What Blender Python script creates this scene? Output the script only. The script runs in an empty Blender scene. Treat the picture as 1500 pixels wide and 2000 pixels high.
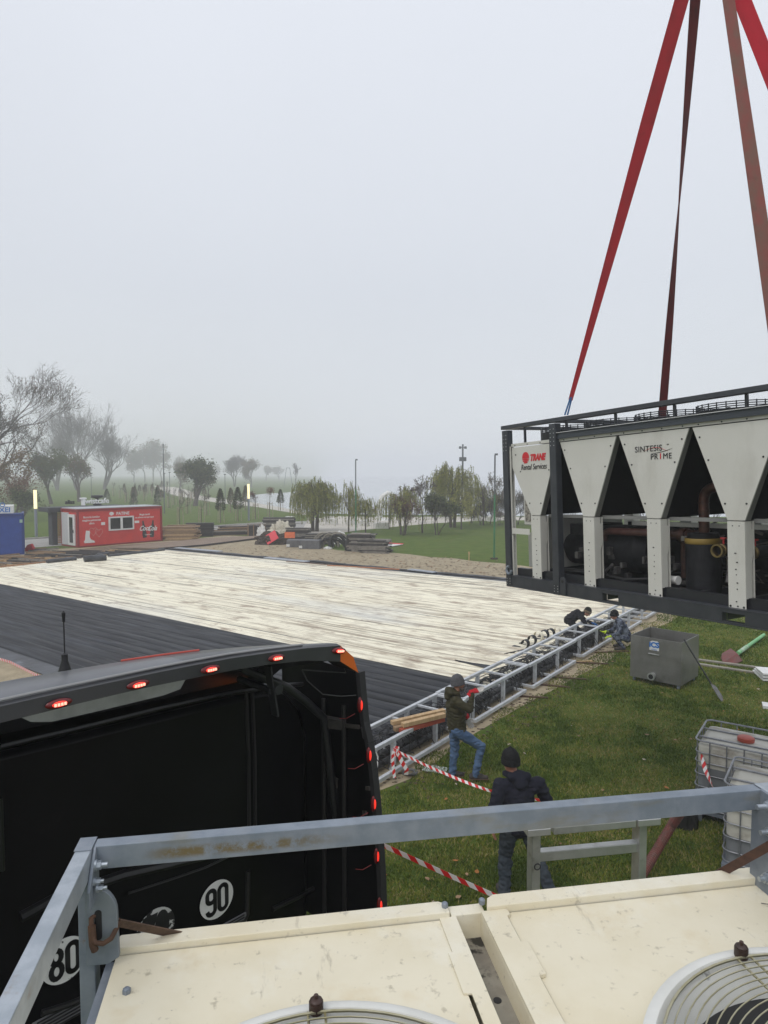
import bpy, bmesh, math, random
import numpy as np
from mathutils import Vector, Matrix, noise
C = bpy.context.scene
R = math.radians
PI = math.pi
rng = random.Random(7)
# ---------------------------------------------------------------- camera, sky, sun
F = 1333.0; PITCH = math.atan(75 / F); H0 = 5.05
cd = bpy.data.cameras.new('camera'); cam = bpy.data.objects.new('camera', cd); C.collection.objects.link(cam)
cam.location = (0, 0, H0); cam.rotation_euler = (PI / 2 - PITCH, 0, 0)
cd.sensor_fit = 'HORIZONTAL'; cd.sensor_width = 36; cd.lens = 36 * F / 1500
cd.clip_start = .05; cd.clip_end = 6000
C.camera = cam
C.render.resolution_x = 768; C.render.resolution_y = 1024
W = bpy.data.worlds.new('World'); C.world = W; W.use_nodes = True
nt = W.node_tree; nt.nodes.clear()
o_ = nt.nodes.new('ShaderNodeOutputWorld'); bg = nt.nodes.new('ShaderNodeBackground')
sky = nt.nodes.new('ShaderNodeTexSky'); sky.sky_type = 'NISHITA'; sky.sun_disc = False
SUN_EL, SUN_AZ = 52, 215
sky.sun_elevation = R(SUN_EL); sky.sun_rotation = R(SUN_AZ)
tc = nt.nodes.new('ShaderNodeTexCoord'); sx = nt.nodes.new('ShaderNodeSeparateXYZ')
rmp = nt.nodes.new('ShaderNodeValToRGB')
rmp.color_ramp.elements[0].position = 0.0; rmp.color_ramp.elements[0].color = (.66, .685, .71, 1)
rmp.color_ramp.elements[1].position = .75; rmp.color_ramp.elements[1].color = (.75, .78, .85, 1)
e_ = rmp.color_ramp.elements.new(.25); e_.color = (.63, .66, .715, 1)
cl = nt.nodes.new('ShaderNodeTexNoise'); cl.inputs['Scale'].default_value = 1.1; cl.inputs['Detail'].default_value = 3
cm = nt.nodes.new('ShaderNodeMapRange'); cm.inputs[1].default_value = .3; cm.inputs[2].default_value = .7; cm.inputs[3].default_value = .965; cm.inputs[4].default_value = 1.03
mul = nt.nodes.new('ShaderNodeVectorMath'); mul.operation = 'SCALE'
sc = nt.nodes.new('ShaderNodeVectorMath'); sc.operation = 'SCALE'; sc.inputs[3].default_value = .08
mx = nt.nodes.new('ShaderNodeMix'); mx.data_type = 'RGBA'; mx.inputs[0].default_value = .93
L = nt.links.new
L(tc.outputs['Generated'], sx.inputs[0]); L(sx.outputs[2], rmp.inputs[0]); L(tc.outputs['Generated'], cl.inputs[0])
L(cl.outputs[0], cm.inputs[0]); L(rmp.outputs[0], mul.inputs[0]); L(cm.outputs[0], mul.inputs[3])
L(sky.outputs[0], sc.inputs[0]); L(sc.outputs[0], mx.inputs[6]); L(mul.outputs[0], mx.inputs[7])
L(mx.outputs[2], bg.inputs[0]); bg.inputs[1].default_value = 1.10; L(bg.outputs[0], o_.inputs[0])
ld = bpy.data.lights.new('sun', 'SUN'); ld.energy = 1.1; ld.angle = R(35); ld.color = (1, .965, .92)
lo = bpy.data.objects.new('sun', ld); C.collection.objects.link(lo)
lo.rotation_euler = (R(90 - SUN_EL), 0, R(180 - SUN_AZ))
C.view_settings.view_transform = 'Standard'; C.view_settings.look = 'None'; C.view_settings.gamma = 1
C.view_settings.exposure = 0.12
C.cycles.volume_bounces = 2; C.cycles.max_bounces = 8; C.cycles.transparent_max_bounces = 24

# ---------------------------------------------------------------- helpers
def ray(x, y):
    u = (x - 750) / F; v = (1000 - y) / F
    return Vector((u, math.cos(PITCH) + v * math.sin(PITCH), -math.sin(PITCH) + v * math.cos(PITCH)))
def G(x, y, z=0.0):
    r = ray(x, y); t = (z - H0) / r.z
    return Vector((r.x * t, r.y * t, z))
def D(x, y, Y):
    r = ray(x, y); t = Y / r.y
    return Vector((r.x * t, Y, H0 + r.z * t))

class MB:
    def __init__(s): s.v = []; s.f = []; s.m = []; s.mi = 0; s.uv = {}
    def add(s, vs, fs):
        b = len(s.v); s.v += [tuple(v) for v in vs]
        for f in fs: s.f.append([b + i for i in f]); s.m.append(s.mi)
        return b
    def box(s, x0, x1, y0, y1, z0, z1, T=None):
        vs = [Vector((x, y, z)) for z in (z0, z1) for y in (y0, y1) for x in (x0, x1)]
        if T is not None: vs = [T @ v for v in vs]
        s.add(vs, [(0, 2, 3, 1), (4, 5, 7, 6), (0, 1, 5, 4), (2, 6, 7, 3), (0, 4, 6, 2), (1, 3, 7, 5)])
        return s
    def beam(s, p, q, w, h, up=(0, 0, 1), taper=1.0):
        p = Vector(p); q = Vector(q); d = (q - p)
        if d.length < 1e-6: return s
        d.normalize(); up = Vector(up)
        if abs(d.dot(up)) > .99: up = Vector((1, 0, 0))
        a = d.cross(up).normalized(); b = a.cross(d).normalized()
        vs = []
        for c, k in ((p, 1), (q, taper)):
            for i, j in ((-1, -1), (1, -1), (1, 1), (-1, 1)): vs.append(c + a * (w / 2 * i * k) + b * (h / 2 * j * k))
        s.add(vs, [(0, 1, 2, 3)[::-1], (4, 5, 6, 7), (0, 4, 5, 1)[::-1], (1, 5, 6, 2)[::-1], (2, 6, 7, 3)[::-1], (3, 7, 4, 0)[::-1]])
        return s
    def tube(s, pts, r, n=8, caps=True, closed=False):
        pts = [Vector(p) for p in pts]; m = len(pts)
        rs = r if isinstance(r, (list, tuple)) else [r] * m
        ref = None; vs = []
        for i, p in enumerate(pts):
            if closed: d = pts[(i + 1) % m] - pts[i - 1]
            else: d = pts[min(i + 1, m - 1)] - pts[max(i - 1, 0)]
            if d.length < 1e-9: d = Vector((0, 0, 1))
            d.normalize()
            if ref is None:
                ref = Vector((0, 0, 1)) if abs(d.z) < .9 else Vector((1, 0, 0))
            a = d.cross(ref)
            if a.length < 1e-4: a = d.cross(Vector((.3, .9, .2)))
            a.normalize(); b = a.cross(d).normalized(); ref = b
            for k in range(n):
                t = 2 * PI * k / n; vs.append(p + (a * math.cos(t) + b * math.sin(t)) * rs[i])
        fs = []
        for i in range(m if closed else m - 1):
            j = (i + 1) % m
            for k in range(n): fs.append((i * n + k, i * n + (k + 1) % n, j * n + (k + 1) % n, j * n + k))
        if caps and not closed: fs.append(tuple(range(n))[::-1]); fs.append(tuple((m - 1) * n + k for k in range(n)))
        s.add(vs, fs); return s
    def cyl(s, p, q, r, n=16, r2=None): return s.tube([p, q], [r, r if r2 is None else r2], n)
    def torus(s, c, Rr, r, ax=(0, 0, 1), n=40, k=6, a0=0, a1=2 * PI):
        c = Vector(c); ax = Vector(ax).normalized(); u = ax.orthogonal().normalized(); w = ax.cross(u)
        full = abs(a1 - a0 - 2 * PI) < 1e-6; m = n if full else n + 1
        s.tube([c + (u * math.cos(a0 + (a1 - a0) * i / n) + w * math.sin(a0 + (a1 - a0) * i / n)) * Rr for i in range(m)], r, k, closed=full)
        return s
    def lathe(s, prof, c=(0, 0, 0), n=24, T=None):
        c = Vector(c); vs = []
        for r, z in prof:
            for k in range(n):
                t = 2 * PI * k / n; v = Vector((r * math.cos(t), r * math.sin(t), z))
                vs.append((T @ v if T is not None else v) + c)
        fs = [(i * n + k, i * n + (k + 1) % n, (i + 1) * n + (k + 1) % n, (i + 1) * n + k) for i in range(len(prof) - 1) for k in range(n)]
        s.add(vs, fs); return s
    def prism(s, poly, z0, z1, T=None):
        n = len(poly); vs = [Vector((x, y, z)) for z in (z0, z1) for x, y in poly]
        if T is not None: vs = [T @ v for v in vs]
        s.add(vs, [tuple(range(n))[::-1], tuple(range(n, 2 * n))] + [(i, (i + 1) % n, n + (i + 1) % n, n + i) for i in range(n)])
        return s
    def ell(s, c, r, n=12, T=None):
        prof = [(math.cos(-PI / 2 + PI * i / n), math.sin(-PI / 2 + PI * i / n)) for i in range(n + 1)]
        c = Vector(c); b = len(s.v); vs = []
        for a, z in prof:
            for k in range(n):
                t = 2 * PI * k / n; v = Vector((a * math.cos(t) * r[0], a * math.sin(t) * r[1], z * r[2]))
                vs.append((T @ v if T is not None else v) + c)
        s.add(vs, [(i * n + k, i * n + (k + 1) % n, (i + 1) * n + (k + 1) % n, (i + 1) * n + k) for i in range(n) for k in range(n)])
        return s
    def build(s, name, mat, parent=None, smooth=False, bevel=0, M=None):
        me = bpy.data.meshes.new(name); me.from_pydata(s.v, [], s.f)
        mats = mat if isinstance(mat, (list, tuple)) else [mat]
        for m in mats: me.materials.append(m)
        if len(mats) > 1: me.polygons.foreach_set('material_index', s.m)
        if smooth:
            me.polygons.foreach_set('use_smooth', [True] * len(me.polygons))
            try: me.set_sharp_from_angle(angle=R(40 if smooth is True else smooth))
            except Exception: pass
        me.update(); me.validate()
        o = bpy.data.objects.new(name, me); C.collection.objects.link(o)
        if M is not None: o.matrix_world = M
        if parent is not None: o.parent = parent
        if bevel:
            b = o.modifiers.new('bevel', 'BEVEL'); b.width = bevel; b.segments = 2; b.limit_method = 'ANGLE'; b.angle_limit = R(40)
            b.harden_normals = False
        return o
def tag(o, label=None, cat=None, group=None, kind=None):
    if label: o['label'] = label
    if cat: o['category'] = cat
    if group: o['group'] = group
    if kind: o['kind'] = kind
    return o
def thing(name, label, cat, M=None, group=None):
    o = bpy.data.objects.new(name, None); C.collection.objects.link(o); o.empty_display_size = .2
    if M is not None: o.matrix_world = M if isinstance(M, Matrix) else Matrix.Translation(M)
    return tag(o, label, cat, group)
def frame(org, ang, z=None):
    v = Vector(org)
    if z is not None: v.z = z
    return Matrix.Translation(v) @ Matrix.Rotation(ang, 4, 'Z')
def copy_tree(o, parent=None):
    c = o.copy(); C.collection.objects.link(c); c.parent = parent
    for ch in list(o.children): copy_tree(ch, c)
    return c

# ---------------------------------------------------------------- materials
MATS = {}
def mat(name, c1, c2=None, scale=6, rough=.6, metal=0, bump=0, bscale=None, stretch=None, lo=.35, hi=.65,
        c3=None, s3=2, t3=(.6, .7), m3=1, coord='Object', emit=0, spec=.5, detail=6, rvar=0, st3=None, coat=0, sss=0, trans=0):
    if name in MATS: return MATS[name]
    m = bpy.data.materials.new(name); m.use_nodes = True; t = m.node_tree; N = t.nodes; b = N['Principled BSDF']
    b.inputs['Roughness'].default_value = rough; b.inputs['Metallic'].default_value = metal
    b.inputs['Specular IOR Level'].default_value = spec
    if coat: b.inputs['Coat Weight'].default_value = coat; b.inputs['Coat Roughness'].default_value = .1
    if trans: b.inputs['Transmission Weight'].default_value = trans
    c1 = (*c1, 1); b.inputs['Base Color'].default_value = c1
    if emit: b.inputs['Emission Color'].default_value = c1; b.inputs['Emission Strength'].default_value = emit
    tcn = N.new('ShaderNodeTexCoord'); src = tcn.outputs[coord]
    def mapped(st):
        if st is None: return src
        mp = N.new('ShaderNodeMapping'); mp.inputs['Scale'].default_value = st; t.links.new(src, mp.inputs[0]); return mp.outputs[0]
    def nz(sc_, st, det=detail):
        n = N.new('ShaderNodeTexNoise'); n.inputs['Scale'].default_value = sc_; n.inputs['Detail'].default_value = det; n.inputs['Roughness'].default_value = .6
        t.links.new(mapped(st), n.inputs[0]); return n.outputs[0]
    def rng_(o, a, bb, c=0, d=1):
        r = N.new('ShaderNodeMapRange'); r.interpolation_type = 'SMOOTHSTEP'
        for i, v in enumerate((a, bb, c, d)): r.inputs[i + 1].default_value = v
        t.links.new(o, r.inputs[0]); return r.outputs[0]
    col = None; fac = None
    if c2 is not None:
        fac = nz(scale, stretch); f = rng_(fac, lo, hi)
        x = N.new('ShaderNodeMix'); x.data_type = 'RGBA'; x.inputs[6].default_value = c1; x.inputs[7].default_value = (*c2, 1)
        t.links.new(f, x.inputs[0]); col = x.outputs[2]
    if c3 is not None:
        f = rng_(nz(s3, st3 or stretch), t3[0], t3[1], 0, m3)
        x = N.new('ShaderNodeMix'); x.data_type = 'RGBA'; x.inputs[6].default_value = c1; x.inputs[7].default_value = (*c3, 1)
        if col is not None: t.links.new(col, x.inputs[6])
        t.links.new(f, x.inputs[0]); col = x.outputs[2]
    if col is not None: t.links.new(col, b.inputs['Base Color'])
    if rvar:
        t.links.new(rng_(nz(scale * 1.7, stretch), .3, .7, max(0, rough - rvar), rough + rvar), b.inputs['Roughness'])
    if bump:
        n = nz(bscale or scale * 3, stretch); bp = N.new('ShaderNodeBump'); bp.inputs['Strength'].default_value = 1; bp.inputs['Distance'].default_value = bump
        t.links.new(n, bp.inputs['Height']); t.links.new(bp.outputs[0], b.inputs['Normal'])
    MATS[name] = m; return m
def nodes_of(m): return m.node_tree.nodes, m.node_tree.links, m.node_tree.nodes['Principled BSDF']

mGalv = mat('galvanised', (.37, .41, .45), (.50, .54, .58), 14, .42, .75, .0006, 60, c3=(.20, .14, .07), s3=5, t3=(.64, .74), m3=.55)
mGalvDk = mat('galvanised_dull', (.19, .22, .26), (.27, .30, .34), 8, .5, .35, .0005, 60, c3=(.22, .10, .05), s3=6, t3=(.66, .72))
mSteel = mat('steel_frame', (.46, .48, .50), (.58, .60, .62), 8, .5, .25, c3=(.28, .24, .20), s3=4, t3=(.6, .75), m3=.6)
mCream = mat('cream_paint', (.76, .70, .54), (.70, .63, .46), 2.2, .42, 0, .0008, 25, c3=(.50, .36, .15), s3=2.4, t3=(.66, .80), m3=.45, rvar=.08)
mPanel = mat('unit_panel_paint', (.64, .63, .58), (.60, .59, .535), 1.2, .5, 0, .0008, 4, c3=(.33, .32, .28), s3=9, t3=(.68, .76), m3=.4)
mDark = mat('dark_steel_paint', (.035, .039, .047), (.048, .052, .06), 6, .4, .1, c3=(.09, .085, .08), s3=8, t3=(.66, .74), m3=.5)
mBlackPart = mat('black_insulation', (.006, .006, .008), (.014, .014, .017), 9, .6, spec=.3, bump=.004, bscale=14)
mCoil = mat('condenser_coil', (.002, .002, .003), (.004, .004, .005), 30, .9, spec=.05)
mCopper = mat('copper_pipe', (.055, .026, .02), (.11, .05, .035), 9, .45, .5, c3=(.05, .03, .025), s3=12, t3=(.5, .7))
mBrass = mat('brass', (.26, .19, .08), (.18, .13, .06), 12, .4, .8)
mYellow = mat('yellow_band', (.24, .16, .03), rough=.6)
mBlack = mat('black_plastic', (.012, .012, .013), rough=.45)
mRub = mat('rubber', (.015, .015, .016), rough=.7)
mCab = mat('cab_black_paint', (.0025, .0025, .003), (.004, .004, .005), 2.5, .28, 0, .0015, 2.2, c3=(.012, .011, .010), s3=5, t3=(.6, .8), m3=.5, spec=.15)
mCabGrey = mat('cab_grey', (.034, .035, .039), (.044, .045, .05), 3, .30, 0, .001, 5)
mCabRoof = mat('cab_roof_silver', (.085, .088, .098), (.11, .113, .125), 4, .30, .2)
mCabOr = mat('cab_orange', (.62, .13, .02), rough=.3, coat=.4)
mWhite = mat('white_paint', (.72, .72, .70), (.64, .64, .62), 5, .5)
mInk = mat('black_ink', (.012, .012, .014), rough=.5)
mRedInk = mat('red_ink', (.60, .02, .03), rough=.5)
mBlueInk = mat('blue_ink', (.02, .16, .50), rough=.5)
mLampRed = mat('red_lamp_lit', (1, .035, .02), rough=.3, emit=.8)
mLampCore = mat('red_lamp_core', (1, .42, .30), rough=.3, emit=1.3)
mLampHouse = mat('red_lamp_lens', (.13, .01, .012), rough=.25)
mWood = mat('wood_plank', (.30, .20, .11), (.20, .13, .075), 3, .75, bump=.003, stretch=(1, 1, 6), c3=(.12, .08, .05), s3=4, t3=(.6, .7))
mWoodL = mat('wood_light', (.50, .35, .19), (.40, .26, .13), 4, .7, bump=.002, stretch=(6, 1, 1))
mWoodG = mat('wood_grey', (.16, .145, .125), (.24, .22, .19), 5, .8, bump=.003)
mWoodD = mat('wood_dark', (.022, .02, .02), (.045, .04, .037), 6, .7, bump=.003)
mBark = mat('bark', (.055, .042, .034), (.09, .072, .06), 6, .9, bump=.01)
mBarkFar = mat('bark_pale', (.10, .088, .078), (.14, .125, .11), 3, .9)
mSkin = mat('skin', (.42, .22, .15), (.36, .17, .11), 18, .5)
mAlu = mat('aluminium', (.55, .56, .55), (.44, .45, .44), 9, .42, .75, c3=(.20, .18, .14), s3=12, t3=(.6, .75), m3=.5, bump=.0005, bscale=50)
mWire = mat('brassy_wire', (.36, .33, .20), (.48, .45, .32), 10, .35, .7)
mStrap = mat('dirty_webbing', (.07, .042, .028), (.11, .068, .045), 30, .9, bump=.002, bscale=90)
mRust = mat('rusty_iron', (.06, .033, .022), (.10, .052, .03), 14, .8, .2, bump=.002)

def layer(m, col, scale, lo, hi, amt, st=(1, 1, 1), coord='Object', detail=8):
    N, Lk, b = nodes_of(m); tcn = N.new('ShaderNodeTexCoord'); mp = N.new('ShaderNodeMapping'); mp.inputs['Scale'].default_value = st; mp.inputs['Location'].default_value = (scale * .37, lo * 5, hi)
    n = N.new('ShaderNodeTexNoise'); n.inputs['Scale'].default_value = scale; n.inputs['Detail'].default_value = detail; n.inputs['Roughness'].default_value = .65
    r = N.new('ShaderNodeMapRange'); r.inputs[1].default_value = lo; r.inputs[2].default_value = hi; r.inputs[4].default_value = amt
    x = N.new('ShaderNodeMix'); x.data_type = 'RGBA'; x.inputs[7].default_value = (*col, 1); src = b.inputs['Base Color'].links[0].from_socket
    Lk.new(tcn.outputs[coord], mp.inputs[0]); Lk.new(mp.outputs[0], n.inputs[0]); Lk.new(n.outputs[0], r.inputs[0]); Lk.new(r.outputs[0], x.inputs[0]); Lk.new(src, x.inputs[6]); Lk.new(x.outputs[2], b.inputs['Base Color'])
layer(mCream, (.30, .26, .18), 28, .60, .70, .6); layer(mCream, (.55, .38, .14), 1.7, .58, .74, .5); layer(mCream, (.82, .80, .70), 3.2, .52, .70, .6); layer(mCream, (.24, .20, .14), 9, .66, .72, .5, (1, .25, 1)); layer(mCream, (.10, .08, .06), 90, .70, .74, .7)
layer(mPanel, (.40, .38, .33), 2.0, .55, .75, .45, (1, 1, .3)); layer(mPanel, (.25, .23, .2), 60, .70, .76, .5)
layer(mDark, (.10, .095, .09), 30, .66, .74, .4)
def text(s, size, M, m, parent, name='lettering', shear=0, bold=0, extrude=.002, sx=1, align='CENTER', sp=1):
    cu = bpy.data.curves.new('t', 'FONT'); cu.body = s; cu.size = size; cu.align_x = align; cu.align_y = 'CENTER'
    cu.extrude = extrude; cu.shear = shear; cu.offset = bold; cu.space_character = sp; cu.resolution_u = 4
    to = bpy.data.objects.new('t', cu); C.collection.objects.link(to)
    dg = bpy.context.evaluated_depsgraph_get(); me = bpy.data.meshes.new_from_object(to.evaluated_get(dg))
    bpy.data.objects.remove(to); bpy.data.curves.remove(cu)
    me.materials.clear(); me.materials.append(m); me.name = name
    for v in me.vertices: v.co = M @ Vector((v.co.x * sx, v.co.y, v.co.z))
    o = bpy.data.objects.new(name, me); C.collection.objects.link(o); o.parent = parent; return o
# text plane facing -y of a local frame: x right, z up
def TP(x, y, z): return Matrix.Translation((x, y, z)) @ Matrix.Rotation(PI / 2, 4, 'X')
def ribbon(pts, w, name, m, parent=None, up=(0, 0, 1), thick=.0015):
    """flat webbing following pts, widths per point, UV u in metres"""
    pts = [Vector(p) for p in pts]; n = len(pts); ws = w if isinstance(w, list) else [w] * n
    ups = up if isinstance(up, list) else [up] * n
    mb = MB(); us = []; acc = 0
    for i, p in enumerate(pts):
        d = (pts[min(i + 1, n - 1)] - pts[max(i - 1, 0)]).normalized(); u_ = Vector(ups[i]); u_ = (u_ - d * u_.dot(d)).normalized()
        nn = d.cross(u_).normalized()
        if i: acc += (p - pts[i - 1]).length
        us.append(acc)
        for a, b in ((-1, -1), (1, -1), (1, 1), (-1, 1)): mb.v.append(tuple(p + u_ * (ws[i] / 2 * a) + nn * (thick / 2 * b)))
    for i in range(n - 1):
        for k in range(4): mb.f.append([i * 4 + k, i * 4 + (k + 1) % 4, i * 4 + 4 + (k + 1) % 4, i * 4 + 4 + k]); mb.m.append(0)
    mb.f.append([3, 2, 1, 0]); mb.f.append([4 * n - 4, 4 * n - 3, 4 * n - 2, 4 * n - 1]); mb.m += [0, 0]
    o = mb.build(name, m, parent)
    uv = o.data.uv_layers.new(name='UVMap')
    for lp in o.data.loops:
        vi = lp.vertex_index; uv.data[lp.index].uv = (us[vi // 4], 0 if vi % 4 in (0, 3) else 1)
    return o
def wobble(p, q, n, sag=0, amp=0, seed=0):
    p = Vector(p); q = Vector(q); r_ = random.Random(seed); out = []
    for i in range(n + 1):
        t = i / n; v = p.lerp(q, t); v.z -= sag * 4 * t * (1 - t)
        if amp and 0 < i < n: v += Vector((r_.uniform(-amp, amp), r_.uniform(-amp, amp), r_.uniform(-amp, amp)))
        out.append(v)
    return out
# ================================================================ ground, water, paving
def sheet(name, pts, z, m, sub=0, jit=0, seed=1, kind='structure'):
    r_ = random.Random(seed); P = []
    pts = [Vector((p[0], p[1], 0)) for p in pts]; n = len(pts)
    for i in range(n):
        a, b = pts[i], pts[(i + 1) % n]; P.append(a)
        if sub:
            k = min(60, int((b - a).length / sub))
            for j in range(1, k):
                P.append(a.lerp(b, j / k) + Vector((r_.uniform(-jit, jit), r_.uniform(-jit, jit), 0)))
    bm = bmesh.new(); vs = [bm.verts.new((p.x, p.y, z)) for p in P]; f = bm.faces.new(vs)
    f.normal_update()
    if f.normal.z < 0: f.normal_flip()
    bmesh.ops.triangulate(bm, faces=[f])
    me = bpy.data.meshes.new(name); bm.to_mesh(me); bm.free(); me.materials.append(m)
    o = bpy.data.objects.new(name, me); C.collection.objects.link(o); o['kind'] = kind
    return o
mGrass = mat('lawn_soil', (.072, .118, .020), (.105, .145, .030), 1.3, .95, bump=.05, bscale=22, coord='Object', c3=(.10, .105, .030), s3=.7, t3=(.52, .70), m3=.6, detail=10, spec=.1)
mSand = mat('sand', (.37, .305, .20), (.28, .23, .15), 2.2, .95, bump=.03, bscale=12, c3=(.16, .125, .09), s3=7, t3=(.55, .72), m3=.6, detail=10)
mPave = mat('grey_paving', (.26, .25, .235), (.33, .32, .30), 1.2, .9, bump=.01, bscale=20)
mPale = mat('pale_path', (.50, .47, .41), (.42, .39, .34), .4, .9)
mWater = mat('lake_water', (.30, .33, .35), rough=.10, bump=.02, bscale=1.5, spec=.8)
bigp = [(-1400, -60), (1400, -60), (1400, 1400), (-1400, 1400)]
g_ = sheet('ground', bigp, 0, mGrass)
sheet('lake', [G(*p) for p in ((472, 975), (505, 984), (560, 996), (640, 1003), (760, 1006), (880, 1006), (1000, 1008), (1300, 1010), (1700, 1008))] +
      [(1390, 90), (1390, 1390), (-120, 1390)] + [G(*p) for p in ((612, 946), (600, 955), (560, 962), (520, 964), (485, 968))], .004, mWater, sub=6, jit=.3)
sheet('plaza', [G(*p) for p in ((560, 1036), (600, 1018), (640, 1008), (760, 1010), (900, 1009), (1050, 1010), (1050, 1016), (940, 1017), (850, 1022), (770, 1029), (700, 1036), (640, 1044), (565, 1046))], .008, mPale)
sheet('park_path', [G(*p) for p in ((300, 949), (345, 952), (362, 956), (398, 970), (430, 974), (500, 982), (600, 1001), (596, 1006), (500, 990), (425, 982), (388, 976), (338, 967), (318, 958))], .008, mPale)
sheet('promenade', [G(*p) for p in ((-400, 1085), (-300, 1056), (50, 1053), (300, 1038), (416, 1028), (560, 1019), (600, 1018), (590, 1036), (520, 1037), (417, 1041), (330, 1052), (60, 1070))], .012, mPave)
mb = MB()
for a, b in (((50, 1052.5), (300, 1037.5)), ((300, 1037.5), (417, 1027.5)), ((417, 1027.5), (560, 1018)), ((-300, 1056), (50, 1052.5))):
    mb.beam(G(*a, .06), G(*b, .06), .25, .14)
tag(mb.build('kerb', mat('kerb_stone', (.36, .35, .33), (.30, .29, .27), 2, .9)), kind='structure')
mb = MB(); mb.beam(G(417, 1033, .03), G(590, 1022, .03), .3, .10)
tag(mb.build('kerb', MATS['kerb_stone']), kind='structure')
# sand around the rink
sheet('sand', [G(*p) for p in ((-700, 1160), (-500, 1090), (0, 1076), (160, 1070), (330, 1056), (440, 1046), (560, 1050), (600, 1060), (660, 1075), (760, 1079), (840, 1088), (890, 1091), (925, 1096), (1000, 1102), (1330, 1140),
       (1420, 1165), (1330, 1198), (1285, 1226), (1215, 1268), (1130, 1320), (1010, 1385), (915, 1440), (850, 1490), (800, 1522), (740, 1545), (700, 1600), (300, 1700), (-600, 1500), (-900, 1400))], .004, mSand, sub=1.2, jit=.16, seed=4)

# ================================================================ rink mats
A_ = Vector((-22.0, 34.2, 0)); B_ = Vector((2.6, 15.85, 0)); C_ = Vector((11.3, 27.7, 0)); D_ = Vector((-14.55, 44.7, 0))
E_ = Vector((-25.0, 29.9, 0)); F_ = Vector((-.54, 11.6, 0))
def mats(name, P0, P1, Q0, Q1, n, z, m, gap, seed, endj, lift):
    """strips running P->Q (left end to right end); index 0 at P0/Q0, n at P1/Q1"""
    r_ = random.Random(seed); mb = MB(); uvs = []; seg = 26
    w = (P1 - P0).length / n
    cross = (Q1 - Q0).normalized()
    off = [0.0] * (seg + 1)
    for k in range(n):
        big = r_.random() < .10
        g0 = gap * r_.uniform(.0, 1.0) ** 3 + (gap * 2.6 if big else 0)
        e0 = r_.uniform(-endj, endj); e1 = r_.uniform(-endj, endj)
        a0 = P0.lerp(P1, k / n); b0 = Q0.lerp(Q1, k / n); a1 = P0.lerp(P1, (k + 1) / n); b1 = Q0.lerp(Q1, (k + 1) / n)
        d = (b0 - a0).normalized(); a0 = a0 + d * e0; a1 = a1 + d * e0; b0 = b0 + d * e1; b1 = b1 + d * e1
        ph = r_.uniform(0, 9); zz = z + r_.uniform(-.003, .003)
        base = len(mb.v)
        for i in range(seg + 1):
            t = i / seg; p = a0.lerp(b0, t); q = a1.lerp(b1, t)
            wob = .022 * math.sin(t * 7 + k * .31) + .012 * math.sin(t * 23 + k * .9)
            gg = g0 * (.5 + .5 * math.sin(t * 5 + ph)) ** 2 + .002
            if big and t > .7: gg += (t - .7) * gap * 3
            p = p + cross * wob; q = q + cross * (wob - gg)
            zc = zz + lift * (.5 + .5 * math.sin(t * 9 + ph * 3)) * (1 if r_.random() < .5 else .3)
            if t > .93: zc += (t - .93) * .8 * r_.uniform(0, 1)
            mb.v += [(p.x, p.y, z - .012), tuple(p.lerp(q, .12) + Vector((0, 0, zc))), tuple(p.lerp(q, .5) + Vector((0, 0, zc + .007))), tuple(p.lerp(q, .88) + Vector((0, 0, zc))), (q.x, q.y, z - .012)]
            L_ = t * 30
            uvs += [(L_, (k + v) * w) for v in (0, .12, .5, .88, 1)]
        for i in range(seg):
            for j in range(4): mb.f.append([base + i * 5 + j, base + i * 5 + 5 + j, base + i * 5 + 6 + j, base + i * 5 + 1 + j]); mb.m.append(0)
    o = mb.build(name, m, None, smooth=60)
    uv = o.data.uv_layers.new(name='UVMap')
    for lp in o.data.loops: uv.data[lp.index].uv = uvs[lp.vertex_index]
    return o
mMatW = mat('cream_mat', (.86, .81, .64), (.76, .72, .57), 1.0, .5, coord='UV', stretch=(.35, 3.6, 1), lo=.45, hi=.72, c3=(.21, .125, .075), s3=1.0, st3=(.9, 2.2, 1), t3=(.52, .68), m3=.72, detail=10, bump=.004, bscale=14)
# broken-up dirt and painted sheen: multiply the second noise finer
def streaks(m, col, st, lo, hi, amt, sc=1.0):
    N, Lk, b = nodes_of(m); tcn = N.new('ShaderNodeTexCoord'); mp = N.new('ShaderNodeMapping'); mp.inputs['Scale'].default_value = st
    n = N.new('ShaderNodeTexNoise'); n.inputs['Scale'].default_value = sc; n.inputs['Detail'].default_value = 8
    r = N.new('ShaderNodeMapRange'); r.inputs[1].default_value = lo; r.inputs[2].default_value = hi; r.inputs[4].default_value = amt
    x = N.new('ShaderNodeMix'); x.data_type = 'RGBA'; x.inputs[7].default_value = (*col, 1)
    src = b.inputs['Base Color'].links[0].from_socket
    Lk.new(tcn.outputs['UV'], mp.inputs[0]); Lk.new(mp.outputs[0], n.inputs[0]); Lk.new(n.outputs[0], r.inputs[0]); Lk.new(r.outputs[0], x.inputs[0])
    Lk.new(src, x.inputs[6]); Lk.new(x.outputs[2], b.inputs['Base Color'])
streaks(mMatW, (.50, .44, .33), (.22, 7, 1), .50, .60, .5)
streaks(mMatW, (.30, .25, .18), (.10, 8, 1), .56, .60, .75)
streaks(mMatW, (.50, .56, .62), (.10, .35, 1), .50, .68, .35)  # blue-grey wet sheen painted into the mat colour
streaks(mMatW, (.05, .045, .04), (.07, 5.5, 1), .62, .645, .8)
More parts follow.
